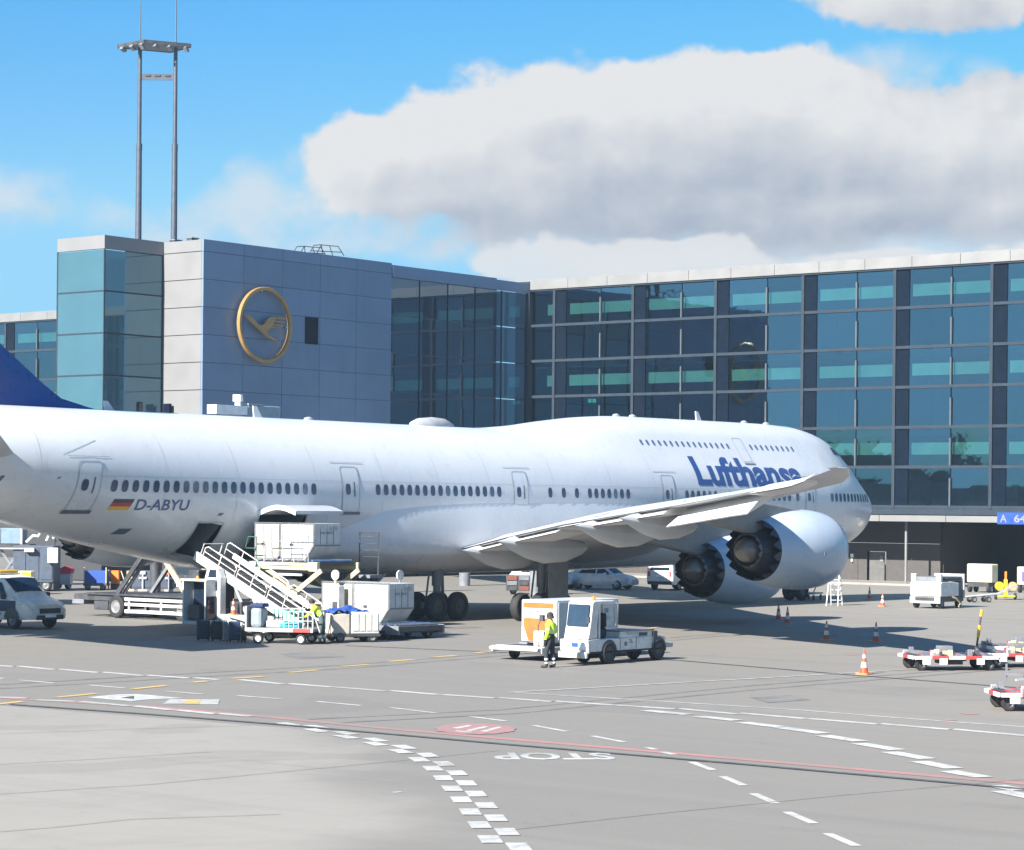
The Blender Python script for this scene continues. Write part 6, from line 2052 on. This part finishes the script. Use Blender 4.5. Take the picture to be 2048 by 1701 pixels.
# ------------------------------------------------------------------ red and white pallet dollies at the right
def pallet_dolly(loc, rz, label):
    t = thing('pallet_dolly', label, 'dolly', loc, rz, 'red and white pallet dollies at the right edge')
    MB().bb(-1.35, 1.35, -.80, .80, .38, .44).build('frame', M_RED, t, bevel=.02)
    for sgn in (-1, 1):
        for k in range(5):
            x0, x1 = -1.35 + .54 * k, -1.35 + .54 * (k + 1)
            MB().bb(x0 + .005, x1 - .005, sgn * .84 - .035, sgn * .84 + .035, .36, .47).build('edge_block', M_WHITE if k % 2 == 0 else M_RED, t, bevel=.01)
        for x in (-1.0, -.45, .75):
            MB().bb(x - .13, x + .13, sgn * .89 - .012, sgn * .89 + .02, .20, .40).build('foot_plate', M_WHITE, t, bevel=.02)
    for sgn in (-1, 1):
        for k in range(3):
            y0 = -.80 + .533 * k
            MB().bb(sgn * 1.39 - .035, sgn * 1.39 + .035, y0 + .005, y0 + .528, .36, .47).build('end_block', M_WHITE if k % 2 == 0 else M_RED, t, bevel=.01)
    rnd_ = random.Random(9)
    for k in range(9):
        MB().cyl((-1.2 + k * .3, -.7, .47), (-1.2 + k * .3, .7, .47), .038, n=8).build('roller', M_CHROME if k % 3 else M_DARK, t)
    for k in range(22):
        x, y = rnd_.uniform(-1.2, 1.2), rnd_.choice((-.72, -.5, .1, .6, .74))
        MB().bb(x - .07, x + .07, y - .06, y + .06, .46, .52 + rnd_.uniform(.02, .16)).build('stop_block', (M_PALEYEL, M_LGREY, M_DARK, M_GREY, M_RED)[k % 5], t, bevel=.01)
    MB().bb(-.3, .3, -.5, .5, .18, .36).build('turntable', M_DARK, t)
    wheels(t, [(x, y, .2) for x in (-1.1, 1.1) for y in (-.62, .62)], .2, .14, M_DARK)
    return t


p = G(1912, 1342)
heading = math.atan2(-1.85, 1.94)
dl = pallet_dolly((p.x + .45, p.y + .5, 0), heading, 'red and white roller dolly standing alone, left one of the dollies at the right')
MB().bb(-.22, .22, .25, .65, .51, .72).build('grey_bin', M_GREY, dl, bevel=.02)
for (x, y, rz, lab) in ((2058, 1336, heading + .05, 'red and white dolly behind the lone one, cut by the right edge'), (2062, 1321, heading, 'farthest red and white dolly, only a corner showing at the right edge'),
                        (2112, 1424, heading - .12, 'nearest dolly with white deck edge, cut by the right edge')):
    p = G(x, y)
    d2 = copy_tree(dl)
    d2.location = (p.x + .5, p.y + .5, 0)
    d2.rotation_euler = (0, 0, rz)
    d2['label'] = lab
# folded net and frame lying on the nearest dolly
p = G(2046, 1372, .5)
t = thing('cargo_net_frame', 'tangle of pale folded frames lying on the nearest dolly', 'cargo frame', (p.x + .55, p.y + .2, .57), heading)
rnd = random.Random(5)
for k in range(9):
    a = Vector((rnd.uniform(-.9, .2), rnd.uniform(-.6, .4), .03 + .04 * k))
    b = a + Vector((rnd.uniform(.5, 1.1), rnd.uniform(-.2, .3), rnd.uniform(-.02, .12)))
    MB().bar(a, b, .07, .05).build('bar', (M_LGREY, M_PALEYEL, M_GREY)[k % 3], t)
MB().bar((-.7, -.5, 0), (-.7, -.5, .5), .04).build('post', M_GREY, t)
# ================================================================== people and remaining equipment
M_FLESH = mat('skin', (.42, .24, .17), .55)
M_TROUS = mat('dark_work_trousers', (.025, .027, .035), .85)
M_GTROUS = mat('grey_green_trousers', (.07, .10, .10), .85)
M_REFL = mat('reflective_band', (.62, .64, .66), .4)
M_BOOT = mat('work_boot', (.018, .016, .015), .7)
M_CAP = mat('dark_cap_cloth', (.02, .018, .02), .8)
M_GLOVE = mat('dark_glove', (.02, .022, .03), .8)


def person(name, label, loc, rz, J, E_, mats, bands, cap=True, root='pelvis'):
    """J: joint -> (x, y, z, radius_x, radius_y); E_: (joint, joint, material index); one continuous skinned body"""
    t = thing(name, label, 'person', loc, rz)
    names = list(J)
    idx = {n: i for i, n in enumerate(names)}
    me = bpy.data.meshes.new('body')
    me.from_pydata([J[n][:3] for n in names], [(idx[a], idx[b]) for a, b, _ in E_], [])
    o = bpy.data.objects.new('body_tmp', me)
    COL.objects.link(o)
    o.modifiers.new('skin', 'SKIN').branch_smoothing = .3
    for n, sv in zip(names, me.skin_vertices[0].data):
        sv.radius = J[n][3:5]
        sv.use_root = (n == root)
    sb = o.modifiers.new('sub', 'SUBSURF')
    sb.levels = sb.render_levels = 2
    dg = bpy.context.evaluated_depsgraph_get()
    dg.update()
    m2 = bpy.data.meshes.new_from_object(o.evaluated_get(dg))
    bpy.data.objects.remove(o)
    m2.name = 'body'
    m2.materials.clear()
    for mm in mats: m2.materials.append(mm)
    segs = [(Vector(J[a][:3]), Vector(J[b][:3]), k, a, b) for a, b, k in E_]
    for p in m2.polygons:
        c = p.center
        best = None
        for A, B, k, a, b in segs:
            d = B - A
            f = max(0, min(1, (c - A).dot(d) / d.length_squared))
            q = (c - (A + d * f)).length
            if best is None or q < best[0]: best = (q, k, f, a, b)
        k = best[1]
        for (a, b, f0, f1, kk) in bands:
            if best[3] == a and best[4] == b and f0 <= best[2] <= f1: k = kk
        p.material_index = k
        p.use_smooth = True
    link_mesh('body', m2, None, t)
    hd = Vector(J['head'][:3])
    fw = (Vector(J['nose'][:3]) - hd)
    fw.z *= .3
    fw.normalize()
    sd_ = Vector((-fw.y, fw.x, 0)).normalized()
    for s_ in (-1, 1):
        p = hd + fw * .098 + sd_ * (.033 * s_) + Vector((0, 0, .02))
        MB().lathe([(-.008, .001), (-.006, .009), (0, .012), (.006, .009), (.008, .001)], p, 'Z', 8).build('eye', M_BOOT, t, smooth=60)
        MB().box(hd + sd_ * (.088 * s_) + Vector((0, 0, .0)), (.045, .018, .06)).build('ear', M_FLESH, t, bevel=.007)
    mp_ = hd + fw * .096 + Vector((0, 0, -.055))
    MB().box(mp_, (.012, .045, .010), fw.to_track_quat('X', 'Z').to_matrix()).build('mouth', mat('lips', (.3, .12, .1), .6), t)
    mb = MB().lathe([(-.03, .108), (.03, .110), (.075, .095), (.11, .055), (.122, .002)], hd + Vector((0, 0, .02)) - fw * .01, 'Z', 18)
    mb.build('cap' if cap else 'hair', M_CAP, t, smooth=60)
    if cap:
        b0 = hd + Vector((0, 0, .012)) + fw * .05
        MB().poly([b0 + sd_ * .09, b0 + fw * .09 + sd_ * .085, b0 + fw * .16 + sd_ * .03, b0 + fw * .16 - sd_ * .03, b0 + fw * .09 - sd_ * .085, b0 - sd_ * .09]).build('cap_brim', M_CAP, t).modifiers.new('s', 'SOLIDIFY').thickness = .008
        MB().lathe([(-.06, .112), (.02, .113)], hd + Vector((0, 0, -.01)) - fw * .02, 'Z', 18).build('hair', mat('brown_hair', (.05, .03, .02), .8), t, smooth=60)
    return t


def hand(J, E_, pre, wrist, dirv, side, k):
    """palm, four bent fingers and a thumb that leaves the side of the palm"""
    w_, d = Vector(wrist), Vector(dirv).normalized()
    s_ = Vector(side).normalized()
    n = d.cross(s_)
    pal = w_ + d * .085
    J[pre + 'palm'] = (*pal, .036, .020)
    E_.append((pre + 'wrist', pre + 'palm', k))
    for q, (off, L) in enumerate(((-.03, .062), (-.010, .072), (.010, .068), (.028, .054))):
        a = pal + d * .035 + s_ * off
        b = a + d * L * .6 + n * .012
        c_ = b + d * L * .4 + n * .028
        J['%sf%da' % (pre, q)] = (*a, .0105, .0105)
        J['%sf%db' % (pre, q)] = (*b, .0095, .0095)
        J['%sf%dc' % (pre, q)] = (*c_, .008, .008)
        E_ += [(pre + 'palm', '%sf%da' % (pre, q), k), ('%sf%da' % (pre, q), '%sf%db' % (pre, q), k), ('%sf%db' % (pre, q), '%sf%dc' % (pre, q), k)]
    a = w_ + d * .05 - s_ * .035
    b = a + d * .04 - s_ * .02 + n * .012
    J[pre + 'tha'] = (*a, .013, .013)
    J[pre + 'thb'] = (*b, .010, .010)
    E_ += [(pre + 'palm', pre + 'tha', k), (pre + 'tha', pre + 'thb', k)]


def standing():
    J = {'pelvis': (0, 0, .93, .155, .12), 'waist': (0, 0, 1.06, .175, .14), 'chest': (0, 0, 1.26, .21, .15), 'collar': (0, 0, 1.40, .13, .10), 'neck': (.01, 0, 1.48, .058, .058),
         'head': (.02, .0, 1.60, .085, .10), 'crown': (.01, 0, 1.69, .075, .085), 'nose': (.10, .045, 1.585, .016, .016)}
    E_ = [('pelvis', 'waist', 1), ('waist', 'chest', 0), ('chest', 'collar', 0), ('collar', 'neck', 3), ('neck', 'head', 3), ('head', 'crown', 3), ('head', 'nose', 3)]
    for s_, pre, fx in ((1, 'l', .06), (-1, 'r', -.08)):
        J[pre + 'shoulder'] = (0, .20 * s_, 1.38, .088, .088)
        J[pre + 'elbow'] = (-.03, .28 * s_, 1.12, .070, .070)
        J[pre + 'wrist'] = (.06, .27 * s_, .89, .036, .036)
        E_ += [('collar', pre + 'shoulder', 0), (pre + 'shoulder', pre + 'elbow', 0), (pre + 'elbow', pre + 'wrist', 0)]
        hand(J, E_, pre, J[pre + 'wrist'][:3], (.15, 0, -1), (1, 0, .15), 4)
        J[pre + 'hip'] = (0, .10 * s_, .84, .112, .112)
        J[pre + 'knee'] = (fx * .6 + .02, .125 * s_, .48, .078, .078)
        J[pre + 'ankle'] = (fx, .14 * s_, .10, .055, .06)
        J[pre + 'heel'] = (fx - .02, .14 * s_, .045, .045, .045)
        J[pre + 'toe'] = (fx + .19, .17 * s_, .04, .045, .035)
        E_ += [('pelvis', pre + 'hip', 1), (pre + 'hip', pre + 'knee', 1), (pre + 'knee', pre + 'ankle', 1), (pre + 'ankle', pre + 'heel', 5), (pre + 'heel', pre + 'toe', 5)]
    return J, E_


J, E_ = standing()
for q_ in [n for n in J if n.startswith('rpalm') or n.startswith('rf') or n.startswith('rth')]: del J[q_]
J['relbow'] = (-.10, -.31, 1.14, .070, .070)
J['rwrist'] = (.12, -.25, 1.00, .036, .036)
E_ = [e for e in E_ if e[0] in J and e[1] in J]
hand(J, E_, 'r', J['rwrist'][:3], (.8, .3, -.35), (0, .2, 1), 4)
J['lknee'] = (.08, .14, .48, .078, .078)
p = G(1100, 1336)
person('person', 'ramp worker in yellow high visibility jacket, dark trousers and cap standing before the orange container', (p.x, p.y, 0), R(105), J, E_, [M_HIVIS, M_TROUS, M_REFL, M_FLESH, M_GLOVE, M_BOOT],
       [('waist', 'chest', .25, .5, 2), ('lknee', 'lankle', .45, .62, 2), ('rknee', 'rankle', .45, .62, 2), ('lknee', 'lankle', .75, .9, 2), ('rknee', 'rankle', .75, .9, 2), ('lshoulder', 'lelbow', .6, .8, 2), ('rshoulder', 'relbow', .6, .8, 2)])

J, E_ = standing()
def bend(p, piv, a):
    x, z = p[0] - piv[0], p[2] - piv[2]
    return (piv[0] + x * math.cos(a) + z * math.sin(a), p[1], piv[2] - x * math.sin(a) + z * math.cos(a)) + tuple(p[3:])
for n in list(J):
    if not any(q in n for q in ('hip', 'knee', 'ankle', 'heel', 'toe', 'pelvis')):
        J[n] = bend(J[n], (0, 0, .93), R(34))
for s_, pre in ((1, 'l'), (-1, 'r')):     # arms reach forward and down to the cart
    for q in [n for n in J if n.startswith(pre + 'palm') or n.startswith(pre + 'f') or n.startswith(pre + 'th')]: del J[q]
    sh = Vector(J[pre + 'shoulder'][:3])
    el_ = sh + Vector((.16, .04 * s_, -.22))
    wr = el_ + Vector((.20, -.02 * s_, -.12))
    J[pre + 'elbow'] = (*el_, .058, .058)
    J[pre + 'wrist'] = (*wr, .036, .036)
    E_ = [e for e in E_ if e[0] in J and e[1] in J]
    hand(J, E_, pre, wr, (.8, 0, -.6), (0, 1, 0), 4)
p = G(644, 1288)
person('person', 'ramp worker in yellow high visibility jacket bending over the baggage cart', (p.x, p.y, 0), R(128), J, E_, [M_HIVIS, M_GTROUS, M_REFL, M_FLESH, M_GLOVE, M_BOOT],
       [('waist', 'chest', .3, .5, 2), ('lknee', 'lankle', .5, .7, 2), ('rknee', 'rankle', .5, .7, 2)], cap=False)

# ------------------------------------------------------------------ boarding bridge beyond the airliner
b0 = atV(466, 820, 92.0)
t = thing('boarding_bridge', 'white boarding bridge roof with lamp drum and glass cab showing above the fuselage', 'boarding bridge', (b0.x, 92, 0))
W = dict(parent=t, world=True)
M_BRW = mat('bridge_white_paint', (.80, .80, .80), .5)
def BP(px, py, v=92.0): return atV(px, py, v)
x0, x1, xm, xe = BP(433, 820).x, BP(495, 820).x, BP(497, 820).x, BP(565, 820).x
zt, zb = BP(466, 811).z, BP(466, 829).z
MB().bb(x0, x1, 92, 92.7, zb, zt).build('roof_slab', M_BRW, **W)
for x in (x0 + .3, (x0 + x1) / 2 + .3, x1 - .15):
    MB().cyl((x, 92.35, 5.5), (x, 92.35, zb), .07).build('roof_post', M_LGREY, **W)
MB().bb(xm + .02, xe - .1, 92.05, 92.6, 4.2, BP(530, 812).z).build('cab', mat('bridge_grey', (.22, .30, .36), .4), **W, bevel=.05)
MB().bb(xm, BP(525, 812).x, 92.0, 92.65, BP(530, 812).z + .01, BP(530, 809).z).build('cab_roof', M_LGREY, **W)
lx = BP(485, 810).x
MB().cyl((lx, 92.35, zt), (lx, 92.35, BP(485, 803).z), .16).build('lamp_stem', M_BRW, **W)
MB().lathe([(0, .01), (0, .27), (.36, .27), (.36, .01)], (lx, 92.35, BP(485, 803).z), 'Z', 20).build('lamp_drum', M_BRW, smooth=40, **W)
MB().cyl((BP(500, 802).x, 92.6, BP(500, 802).z), (BP(500, 802).x, 92.8, BP(500, 802).z), .16).build('camera', M_LGREY, **W)
MB().bb(x1, xe, 92.8, 111, 4.6, 7.2).build('tunnel', M_LGREY, **W)
MB().cyl((x1, 99, 0), (x1, 99, 4.6), .3).build('support_column', M_DARK, smooth=40, **W)
# second bridge, docked to the far side of the nose; its shadow falls on the stand
t = thing('boarding_bridge', 'grey boarding bridge on far side of the nose, seen only below the belly', 'boarding bridge', (112, 90, 0))
ba, bb_ = Vector((103.5, 76.5, 5.9)), Vector((127, 110, 5.9))
MB().bar(ba, bb_, 3.0, 2.9).build('tunnel', M_LGREY, t, world=True)
for f in (.25, .62):
    q_ = ba.lerp(bb_, f)
    MB().cyl((q_.x, q_.y, 0), (q_.x, q_.y, 4.5), .35).build('support_column', M_GREY, t, world=True, smooth=40)
MB().bb(101.5, 105.5, 74.6, 78.2, 4.4, 7.4).build('cab', M_GREY, t, world=True, bevel=.05)
px = atU(335, 818, 109.5)
t = thing('wall_screen', 'small dark screen box on a bracket before the pale end wall', 'screen', px)
MB().bb(-.12, .12, -.27, .27, -.3, .33).build('housing', M_LOUVRE, t, bevel=.03)
MB().bb(.12, .3, -.05, .05, -.05, .05).bb(-.1, .1, -.2, .2, -.42, -.31).build('bracket', M_FASCIA, t)
px = atV(281, 815, 116.0)
t = thing('wall_window', 'small dark hatch low on the shaded glass of the stair tower', 'hatch', px)
MB().bb(-.16, .16, -.03, .09, -.33, .33).build('frame', M_LOUVRE, t)
MB().bb(-.12, .12, -.045, -.03, -.28, .28).build('leaf', M_DARK, t)

# ------------------------------------------------------------------ equipment under and behind the tail
def px_box(name, label, cat, x0, x1, ytop, ybot, yground, depth, m_, extra=None, group=None):
    """thing standing on the ground with its front face between two pixels, square to the airliner's axis"""
    g = G((x0 + x1) / 2, yground)
    Z = g.x * FW.x + g.y * FW.y
    sc = Z / FPX
    w_ = (x1 - x0) * sc
    t = thing(name, label, cat, (g.x, g.y, 0), math.atan2(RT.y, RT.x), group)
    zt_, zb_ = (yground - ytop) * sc, (yground - ybot) * sc
    MB().bb(-w_ / 2, w_ / 2, 0, depth, zb_, zt_).build('body', m_, t, bevel=.03)
    if extra: extra(t, w_, zb_, zt_, depth, sc)
    return t


M_BOXBLUE = mat('blue_grey_panel', (.055, .075, .11), .5, dirt=.3)
def ex_container(t, w_, zb_, zt_, d, sc):
    for k in range(3):
        MB().bb(-w_ / 2 + .06 + k * w_ / 3, -w_ / 2 + w_ / 3 - .06 + k * w_ / 3, -.03, -.002, zb_ + .15, zt_ - .12).build('side_panel', M_BOXBLUE, t, bevel=.01)
    MB().bb(w_ / 2 - .28, w_ / 2 + .30, -.28, -.05, zt_ - .95, zt_ - .1).build('white_cabinet', M_WHITE, t, bevel=.03)
    MB().bb(-w_ / 2 - .8, -w_ / 2 + .6, -.15, -.05, zt_ - .2, zt_ - .12).build('arm', M_LGREY, t)
    MB().bb(-.45, .1, -.35, -.05, zt_ - .35, zt_ - .12).build('lamp_bracket', M_WHITE, t, bevel=.02)
    MB().bb(-w_ / 2, w_ / 2, .1, d, 0.1, zb_).build('chassis', M_DARK, t)
    wheels(t, [(x, y, .35) for x in (-w_ * .3, w_ * .3) for y in (.15, d - .15)], .35, .25)
px_box('service_truck', 'dark blue grey service truck body with a white cabinet under the tail', 'truck', 26, 106, 1092, 1165, 1183, 2.2, M_BOXBLUE, ex_container)
def ex_lift(t, w_, zb_, zt_, d, sc):
    MB().bb(-w_ / 2 - .04, -w_ / 2 + .16, -.06, -.003, zb_, zt_).build('corner_strip', M_LAMP, t)
    MB().bb(w_ / 2 - .06, w_ / 2 + .06, -.06, 0, zb_ - .1, zt_ + .1).build('corner_post', M_LGREY, t)
    MB().bb(-w_ / 2 - .1, w_ / 2 + .5, -.1, d, zb_ - .25, zb_ - .02).build('platform', M_DARK, t)
    MB().bar((-w_ / 2, .3, .3), (w_ / 2, .3, zb_ - .2), .15).bar((w_ / 2, .35, .3), (-w_ / 2, .35, zb_ - .2), .15).build('scissor_arm', M_GREY, t)
    MB().bb(-w_ / 2, w_ / 2, 0, d, .2, .45).build('chassis', M_DARK, t)
    m_ = MB()
    m_.tube([(w_ / 2 + .3, 0, zb_ + .1), (w_ / 2 + .7, 0, zb_ + .5), (w_ / 2 + 1.0, 0, zb_ + .45), (w_ / 2 + 1.2, 0, zb_ + .8)], .09, 8)
    m_.build('white_hose', M_LAMP, t, smooth=60)
    MB().tube([(w_ / 2 + 1.5, 0, zb_ + .2), (w_ / 2 + 1.7, 0, zb_ + .7), (w_ / 2 + 1.95, 0, zb_ + .35)], .09, 8).build('white_hose', M_LAMP, t, smooth=60)
    wheels(t, [(x, .1, .35) for x in (-w_ * .4, w_ * .4)], .35, .25)
px_box('high_loader', 'high loader carrying a pale blue container under the tail at the left edge', 'cargo loader', -6, 42, 1057, 1088, 1172, 1.8, mat('pale_blue_container', (.16, .24, .33), .5), ex_lift)
def ex_red(t, w_, zb_, zt_, d, sc):
    MB().prism([(-w_ / 2 - .05, zt_ - .02), (w_ / 2 + .05, zt_ - .02), (w_ / 2 + .08, zt_ + .25), (w_ * .15, zt_ + .42), (-w_ * .3, zt_ + .20), (-w_ / 2 - .12, zt_ + .06)], -.08, d + .08).build('red_canopy', mat('red_canvas', (.60, .05, .09), .7), t, bevel=.06)
    MB().bb(-w_ / 2 + .05, w_ / 2 - .05, -.03, -.003, zb_ + .1, zt_ - .15).build('front_board', M_WHITE, t, bevel=.02)
    for s_ in (-1, 1):
        MB().bar((s_ * w_ * .36, -.02, zb_ + .1), (s_ * w_ * .55, -.02, .05), .08).build('stand_leg', M_WHITE, t)
    wheels(t, [(x, .4, .2) for x in (-w_ * .3, w_ * .3)], .2, .14)
px_box('covered_cart', 'white baggage cart under a red canvas cover below the far engine', 'baggage cart', 108, 140, 1147, 1170, 1179, .9, M_WHITE, ex_red)
def ex_frame(t, w_, zb_, zt_, d, sc):
    MB().bb(-w_ / 2 - .05, w_ / 2 + .05, -.05, d, .25, .40).build('deck', M_DARK, t)
    for s_ in (-1, 1):
        MB().bar((s_ * w_ / 2, -.02, .3), (s_ * w_ / 2, -.02, zt_ + .2), .05).build('post', M_PALEYEL, t)
    wheels(t, [(x, .1, .18) for x in (-w_ * .35, w_ * .35)], .18, .12)
px_box('tarped_dolly', 'dark dolly loaded under a blue cover between the red cart and the orange sack', 'dolly', 168, 212, 1142, 1170, 1181, 1.0, mat('blue_tarpaulin', (.02, .07, .30), .7, bump=.3), ex_frame)
def ex_sack(t, w_, zb_, zt_, d, sc):
    MB().bar((-w_ / 2 - .1, -.1, 0), (-w_ / 2 - .1, -.1, zt_ + .05), .06).bar((w_ / 2 + .5, -.1, .1), (w_ / 2 + .15, -.1, zt_), .05).build('post', M_PALEYEL, t)
    MB().bb(-w_ / 2 - .3, -w_ / 2 - .02, -.16, -.13, zt_ - .35, zt_ - .05).build('plate', M_WHITE, t)
    MB().bb(-w_ / 2, w_ / 2, 0, d, .05, zb_).build('pallet', M_DARK, t)
px_box('orange_sack', 'bright orange filled sack on a stand left of the scissor truck', 'sack', 221, 237, 1142, 1168, 1180, .5, mat('bright_orange_cloth', (.75, .20, .02), .7), ex_sack)
def ex_rack(t, w_, zb_, zt_, d, sc):
    n = 4
    for k in range(n):
        x = -w_ / 2 + .2 + k * (w_ - .4) / (n - 1)
        MB().bar((x, -.06, .1), (x, -.06, zt_ - .1 * (k % 2)), .08).build('rack_post', (M_PALEYEL, M_LGREY, M_PALEYEL, M_LGREY)[k], t)
        MB().bb(x - .22, x + .22, -.10, -.04, zt_ * .62, zt_ * .72).bb(x - .25, x + .25, -.12, -.04, .08, .2).build('rack_arm', (M_PALEYEL, M_LGREY)[k % 2], t)
        MB().bb(x - .15, x + .15, -.1, -.03, zt_ * .84, zt_ * .98).build('label_plate', (M_YEL, M_WHITE, M_LGREY, M_ORANGE)[k], t)
    MB().bb(-w_ / 2, w_ / 2, 0, d, .2, .32).build('deck', M_DARK, t)
px_box('chock_rack', 'rack of yellow and grey towing gear seen between the scissor arms', 'rack', 252, 345, 1142, 1176, 1186, .8, M_BOXBLUE, ex_rack)
def ex_trail(t, w_, zb_, zt_, d, sc):
    for k in range(3):
        MB().bb(-w_ / 2 + .1 + k * w_ / 3, -w_ / 2 + .1 + k * w_ / 3 + .12, -.1, -.02, .1, zb_).build('leg', M_LAMP, t)
    MB().bb(-w_ / 2 - .05, w_ / 2 + .05, -.06, d + .05, zt_ - .08, zt_ + .02).build('roof', M_WHITE, t)
    wheels(t, [(x, .4, .25) for x in (-w_ * .3, w_ * .3)], .25, .15)
px_box('white_trailer', 'pale trailer on legs partly hidden behind the belt loader cab', 'trailer', 350, 396, 1133, 1150, 1178, 1.2, mat('pale_grey_panel', (.30, .34, .38), .5), ex_trail)
def ex_equip(t, w_, zb_, zt_, d, sc):
    for k in range(4):
        for r_ in range(3):
            x = -w_ / 2 + (k + .5) * w_ / 4
            z = zb_ + (r_ + .5) * (zt_ - zb_) / 3
            MB().bb(x - w_ * .1, x + w_ * .1, -.05, -.003, z - .12, z + .12).build('locker_door', (M_DARK, M_GREY, mat('rust_red_panel', (.16, .05, .03), .7))[(k * 2 + r_) % 3], t, bevel=.01)
    wheels(t, [(x, .3, .2) for x in (-w_ * .35, w_ * .35)], .2, .14)
px_box('equipment_rack', 'dark rack of lockers on a trailer behind the near wing gear', 'rack', 1012, 1108, 1152, 1182, 1190, 1.0, M_DARK, ex_equip)
def ex_mark(t, w_, zb_, zt_, d, sc):
    MB().bb(0, w_ / 2 - .02, -.03, -.003, zb_ + .1, zt_ - .05).build('yellow_panel', M_YEL, t)
    MB().bb(-w_ / 2 + .05, w_ * .3, -.4, -.05, zb_ - .35, zb_ - .05).build('white_bin', M_WHITE, t, bevel=.03)
    MB().bb(-w_ / 2, w_ / 2, 0, d, .2, zb_).build('chassis', M_DARK, t)
px_box('power_cart', 'cream and yellow power cart showing above the crew van roof', 'power unit', 23, 62, 1143, 1158, 1190, 1.2, mat('cream_panel', (.62, .56, .40), .6), ex_mark)

# ------------------------------------------------------------------ thin veil of summer air over the apron
hz_m = bpy.data.materials.new('haze_air')
hz_m.use_nodes = True
for nd in list(hz_m.node_tree.nodes): hz_m.node_tree.nodes.remove(nd)
hv = hz_m.node_tree.nodes.new('ShaderNodeVolumePrincipled')
hv.inputs['Color'].default_value = (.62, .82, 1.0, 1)
hv.inputs['Density'].default_value = .00028
hv.inputs['Anisotropy'].default_value = .2
ho = hz_m.node_tree.nodes.new('ShaderNodeOutputMaterial')
hz_m.node_tree.links.new(hv.outputs[0], ho.inputs['Volume'])
tag(MB().bb(-60, 330, -60, 330, -1.0, 48).build('haze', hz_m), kind='stuff')
